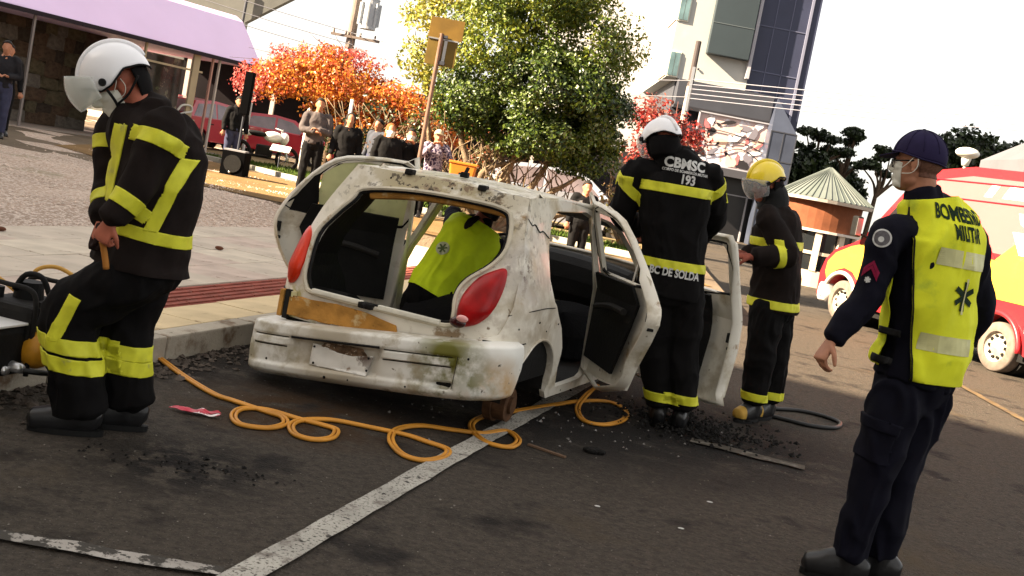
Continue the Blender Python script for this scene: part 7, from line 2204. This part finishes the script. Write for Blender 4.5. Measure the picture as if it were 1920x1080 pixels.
# bushes and undergrowth behind the car roof
for i, (x, y, lab, mm) in enumerate(((-2.5, 21.6, 'dark scruffy shrub behind the onlookers left of the sign pole', [GRN[0], lm('leaf_dry_brown', (.12, .06, .03)), GRN[1]]), (-3.6, 22.6, 'dark scruffy shrub behind the long haired woman', [GRN[0], GRN[0], MATS['leaf_dry_brown']]), (-1.1, 23.0, 'twiggy dry brown bush left of the green tree foot', [MATS['leaf_dry_brown'], lm('leaf_dull_olive', (.08, .07, .02)), ORA[0]]), (2.2, 21.5, 'dry brown and olive bush right of the green tree foot', [MATS['leaf_dry_brown'], MATS['leaf_dull_olive'], lm('leaf_gold_brown', (.24, .13, .04))]))):
    b_ = thing('bush', lab, 'bush', (x, y, .2))
    leaf_cloud('foliage', b_, [(0, 0, .95, .8, .6, .75), (.3, 0, 1.7, .55, .5, .55)], 2600, .09, mm, 40 + i, density_edge=.1)
    branches('stems', b_, [([V((0, 0, 0)), V((rb.uniform(-.5, .5), 0, .9)), V((rb.uniform(-.9, .9), 0, 2.0))], [.03, .018, .006]) for _ in range(14)], M_BARKP)
# umbrella shaped pines and dark far trees
def umbrella_pine(label, x, y, h, w, seed, lean=0):
    t = thing('umbrella_pine', label, 'tree', (x, y, 0)); r = random.Random(seed)
    bl, pa_ = [], []
    for i in range(9):
        a = r.uniform(0, 6.28); q = w * r.uniform(.15, .95); z = h - (q / w) ** 2 * h * .28 - r.uniform(0, .12) * h
        c = V((lean + q * math.cos(a), q * .5 * math.sin(a), z)); bl.append((c.x, c.y, c.z, w * .30, w * .28, w * .15))
        pa_.append(([V((lean * .6, 0, h * .55)), V((lean * .8 + c.x * .4, c.y * .5, h * .68)), c], [.10, .07, .03]))
    leaf_cloud('crown', t, bl, 5000, .26, DRK, seed, density_edge=.2)
    branches('trunk', t, [([V((0, 0, 0)), V((lean * .3, 0, h * .3)), V((lean * .7, 0, h * .7))], [.20, .16, .11])] + pa_, M_BARK)
umbrella_pine('tall dark umbrella pine just right of the tower', 17.5, 68, 8.1, 2.1, 3)
umbrella_pine('dark umbrella pine between the tower pine and the officer cap', 19.8, 71, 8.3, 2.0, 4, .3)
umbrella_pine('lower dark pine above the right slope of the kiosk roof', 21.6, 69, 7.2, 1.9, 7, .4)
for i, (x, y, z, w, lab) in enumerate(((27.3, 70, 7.7, 2.7, 'broad dark tree behind the officer cap'), (31.5, 72, 7.6, 2.6, 'dark tree running behind the grey tent roof'), (20.0, 74, 4.6, 2.6, 'low dark tree mass behind the kiosk roof'), (16.6, 66, 4.5, 1.4, 'dark bushy tree at the foot of the tower corner'))):
    t = thing('dark_tree', lab, 'tree', (x, y, 0))
    leaf_cloud('crown', t, [(0, 0, z, w, 1.5, 1.7), (-w * .4, 0, z - .8, w * .7, 1.4, 1.5), (w * .4, 0, z - .6, w * .7, 1.4, 1.5)], 9000, .42, DRK, 60 + i)
    branches('trunk', t, [([V((0, 0, 0)), V((.1, 0, z * .5)), V((0, 0, z))], [.3, .22, .12])], M_BARK)
# unseen building added behind the camera, placed so its shade covers the near road
bh = thing('rear_shade_caster', 'long plain unseen building added behind the camera to shade the near road', 'building', (0, 0, 0))
n_ = V((.37, .93, 0)).normalized(); dline = V((n_.y, -n_.x, 0))
H_ = 20.0
# edge line passes through shade boundary point moved towards the sun
e0 = V((3, 10.5, 0)) + SUN_DIR * (H_ / math.tan(SUN_EL))
c_ = e0 + dline * 2.0 - n_ * 6
bh.location = (c_.x, c_.y, 0); bh.rotation_euler = (0, 0, math.atan2(dline.y, dline.x))
bm = bmesh.new(); box(bm, (0, 0, H_ / 2), (58, 12, H_)); bm_obj('wall', bm, mat('sand_render', (.72, .68, .60), .9, .2, var=(.3, .1)), bh)
wm = bmesh.new(); box(wm, (0, 0, 0), (1.6, .12, 1.5)); wme = bpy.data.meshes.new('window'); wm.to_mesh(wme); wm.free(); wme.materials.append(M_WIN)
for i in range(14):
    for k in range(5):
        o = bpy.data.objects.new('window', wme); COL.objects.link(o); o.parent = bh; o.location = (-26 + i * 4, 6.02, 3 + k * 3.6)
# unseen block added at the left to throw shade on gravel lot and canopy
bl2 = thing('side_shade_caster', 'plain unseen block added left of the camera to shade the gravel lot', 'building', (-38, 10, 0))
bm = bmesh.new(); box(bm, (0, 0, 6.5), (22, 32, 13)); bm_obj('wall', bm, MATS['sand_render'], bl2)
for i in range(7):
    for k in range(3):
        o = bpy.data.objects.new('window', wme); COL.objects.link(o); o.parent = bl2; o.location = (11.02, -13 + i * 4.3, 2.6 + k * 3.6); o.rotation_euler = (0, 0, R(90))
bm = bmesh.new(); box(bm, (12.5, -10, 6.5), (5, 22, 12.98)); bm_obj('annex_shade_wall', bm, MATS['sand_render'], bl2)  # annex added to carry the shade farther over the gravel
# ------------------------------------------------------------ hose lines, power unit, scraps
def gpts(seq, z=.02):
    return [(x, y, z if len(s) < 1 else s[0]) for x, y, *s in seq]
HZ = .012
def hose(name, pts, r, m_, label, off=0.0, cat='hose'):
    bm = bmesh.new()
    rows = smoothpath([(p[0], p[1], p[2]) for p in pts], 10)
    P_ = []
    for i, p in enumerate(rows):
        a = rows[max(i - 1, 0)]; b = rows[min(i + 1, len(rows) - 1)]
        d = V((b[0] - a[0], b[1] - a[1], 0))
        d = d.normalized() if d.length > 1e-6 else V((1, 0, 0))
        P_.append((p[0] - d.y * off, p[1] + d.x * off, max(r, p[2])))
    tube(bm, P_, r, 8, 1, smooth=False)
    for f in bm.faces: f.smooth = True
    return bm, m_
root = thing('hydraulic_hose', 'twin orange hydraulic hose looping across the road from the kerb to the open car door', 'hose', (0, 0, 0))
HP = JD['hose']
for k, off in enumerate((.011, -.011)):
    bm, _ = hose('hose_line', HP, .0095, M_HOSE, '', off)
    bm_obj('hose_line', bm, M_HOSE, root)
hb = JD['bhose']
bm, _ = hose('h', hb, .016, M_HOSEB, '')
tag(bm_obj('rubber_hose', bm, M_HOSEB), 'short black hose loop lying behind the boots of the firefighter in yellow helmet', 'hose')
bm, _ = hose('h', [(-2.75, 5.25, .36), (-2.62, 5.28, .50), (-2.50, 5.36, .50), (-2.36, 5.4, .42), (-2.2, 5.42, .36)], .011, M_HOSE, '')
tag(bm_obj('rubber_hose', bm, mat('ochre_hose', (.50, .28, .06), .6, .3)), 'ochre hose arching up behind the black power unit at the left edge', 'hose')
bm, _ = hose('h', [(-2.42, 5.6, .42), (-2.40, 5.62, .52), (-2.30, 5.64, .55), (-2.18, 5.62, .50), (-2.15, 5.55, .40)], .011, M_HOSE, '')
tag(bm_obj('rubber_hose', bm, MATS['ochre_hose']), 'small ochre hose loop between the power unit and the bowed firefighter', 'hose')
# hydraulic power unit on the kerb
pu = thing('power_unit', 'black hydraulic rescue power unit with grey engine parts and orange cover on the kerb', 'power unit', (-2.20, 5.12, .145), R(-12))
bm = bmesh.new(); box(bm, (0, 0, .20), (.30, .34, .24), bev=.03); bm_obj('engine_block', bm, M_BLACKM, pu)
for i in range(7):
    bm = bmesh.new(); box(bm, (.15, -.10 + .03 * i, .26), (.05, .012, .16), bev=.003); bm_obj('cooling_fin', bm, M_CHROME if i % 2 else M_BLACKM, pu)
bm = bmesh.new(); ell(bm, (.15, -.10, .12), (.085, .08, .09)); bm_obj('fuel_tank', bm, mat('orange_cover', (.62, .28, .02), .4, .4, var=(12, .3)), pu, True)
bm = bmesh.new(); ell(bm, (.10, -.05, .20), (.06, .06, .05)); bm_obj('recoil_cover', bm, mat('grey_cast_metal', (.28, .27, .24), .5, .5, var=(20, .4)), pu, True)
bm = bmesh.new(); tube(bm, [(-.13, -.15, .0), (-.14, -.16, .22), (-.12, -.15, .38), (.0, -.15, .40), (.13, -.15, .38), (.15, -.15, .22), (.15, -.15, 0)], .012, 8, 5); bm_obj('carry_frame', bm, M_BLACKM, pu, True); bm = bmesh.new(); tube(bm, [(-.13, .15, .0), (-.14, .16, .22), (-.12, .15, .38), (.0, .15, .40), (.13, .15, .38), (.15, .15, .22), (.15, .15, 0)], .012, 8, 5); bm_obj('carry_frame', bm, M_BLACKM, pu, True)
bm = bmesh.new(); cyl(bm, (-.02, .02, .32), (-.02, .02, .40), .07, .06, 20); cyl(bm, (-.10, -.1, .30), (-.10, -.1, .37), .03, .03, 12); bm_obj('air_filter', bm, M_BLACKP, pu)
bm = bmesh.new(); cyl(bm, (.05, -.2, .05), (.20, -.26, .06), .028, .022, 14); cyl(bm, (.0, -.22, .03), (.14, -.28, .04), .02, .02, 12); bm_obj('coupling', bm, M_CHROME, pu, True)
bm = bmesh.new(); tube(bm, [(.17, -.25, .05), (.25, -.22, .05), (.30, -.14, .04), (.42, .1, .0)], .013, 8, 4); bm_obj('hose_stub', bm, M_HOSEB, pu, True)
bm = bmesh.new(); box(bm, (-.16, -.17, .22), (.08, .03, .14), Matrix.Rotation(R(12), 3, 'Y')); bm_obj('label_plate', bm, mat('pale_label_plate', (.5, .5, .44), .6, .3, var=(30, .4)), pu)
bm = bmesh.new(); tube(bm, [(-.05, -.05, .36), (.0, -.05, .44), (.08, -.04, .44), (.12, -.02, .36)], .014, 8, 4); bm_obj('handle', bm, M_BLACKP, pu, True)
tb = thing('tool_case', 'black case with a white edged top at the left edge of the kerb', 'case', (-2.30, 4.86, .145), R(-14))
bm = bmesh.new(); box(bm, (0, 0, .12), (.34, .26, .23), bev=.03); bm_obj('case_body', bm, M_BLACKP, tb)
bm = bmesh.new(); box(bm, (0, 0, .242), (.35, .27, .012), bev=.004); bm_obj('lid_edge', bm, M_WHITEP, tb)
bm = bmesh.new(); tube(bm, [(-.07, -.14, .15), (-.06, -.165, .17), (.06, -.165, .17), (.07, -.14, .15)], .010, 8, 4); bm_obj('handle', bm, M_BLACKM, tb)
for x in (-.11, .11):
    bm = bmesh.new(); box(bm, (x, -.135, .20), (.03, .012, .05)); bm_obj('catch', bm, M_CHROME, tb)
# red and white packet
pk = thing('crumpled_packet', 'flattened red and white packet lying on the asphalt', 'litter', (-1.40, 5.36, .0))
bm = bmesh.new()
ou = [(-.13, -.005), (-.05, -.035), (.12, -.02), (.13, .01), (.05, .015), (.12, .055), (.10, .075), (-.0, .03), (-.06, .03)]
bm = sheet(ou, lambda x, y: (x, y, .020 + noise.noise(V((x * 18, y * 26, 0))) * .016), step=.012, thick=.002, axis=(0, 0, 1))
bm_obj('foil', bm, mat('packet_red', (.55, .03, .06), .4, .4, var=(12, .3), spots=[((.75, .68, .66), 16, .56, .03)]), pk)
# rubble under and beside the open doors
def rub(r):
    a = r.gauss(0, 1); return (1.42 + a * .26, 7.25 + r.gauss(0, .22), .01 + r.random() * .04)
stones('dark_rubble', rub, 800, .005, .022, M_RUBBLE, 31, .8)
def rub2(r):
    return (.25 + r.gauss(0, .6), 7.1 + r.gauss(0, .5), .012)
stones('glass_crumbs', rub2, 240, .004, .012, mat('glass_crumb', (.14, .13, .12), .2, .6), 32, .9)
for i, (x, y, a, lab) in enumerate(((.40, 5.94, -.55, 'thin worn wooden lath lying on the road right of the painted line'),)):
    bm = bmesh.new(); box(bm, (0, 0, .008), (.24, .022, .010), Matrix.Rotation(a, 3, 'Z')); tag(bm_obj('wooden_lath', bm, mat('old_lath', (.14, .09, .06), .9, .1), None, loc=(x, y, 0)), lab, 'lath')
bm = bmesh.new()
for _ in range(5): ell(bm, (random.uniform(-.05, .05), random.uniform(-.03, .03), .012), (.04, .03, .018), None, 8, 5)
tag(bm_obj('dirt_clump', bm, M_RUBBLE, None, loc=(.67, 6.12, 0)), 'dark clump of debris on the road right of the hose', 'debris')
for (x, y, lab) in ((1.25, 5.55, 'pale scrap on the asphalt in front of the debris below the open doors'), (1.02, 5.0, 'pale scrap in the middle of the bare asphalt between line and officer'), (2.75, 4.9, 'pale scrap on the road right of the officer legs, farther of two'), (2.3, 4.85, 'pale scrap on the road close to the right leg of the officer'), (1.62, 4.45, 'pale scrap on the asphalt just before the officer boots'), (-.35, 4.55, 'pale scrap on the asphalt left of the long painted line'), (.63, 5.1, 'pale scrap on the asphalt nearest to the long painted line on its right')):
    bm = bmesh.new(); ell(bm, (0, 0, .003), (random.uniform(.010, .02), .009, .003), None, 8, 5)
    o = tag(bm_obj('paper_scrap', bm, mat('scrap_white', (.6, .6, .57), .8, .2), None, loc=(x, y, 0)), lab, 'litter', 'pale scraps on the asphalt')
for (x, y, lab) in ((-4.35, 9.35, 'small brown dead leaf on the paving left of the bowed firefighter'), (-2.88, 10.9, 'small brown dead leaf on the paving between the bowed firefighter and the car')):
    bm = bmesh.new(); ell(bm, (0, 0, .02), (.045, .03, .02), None, 8, 6)
    tag(bm_obj('dry_leaf', bm, mat('brown_leaf', (.12, .05, .03), .9, .1), None, loc=(x, y, .145)), lab, 'leaf', 'dead leaves on the paving')
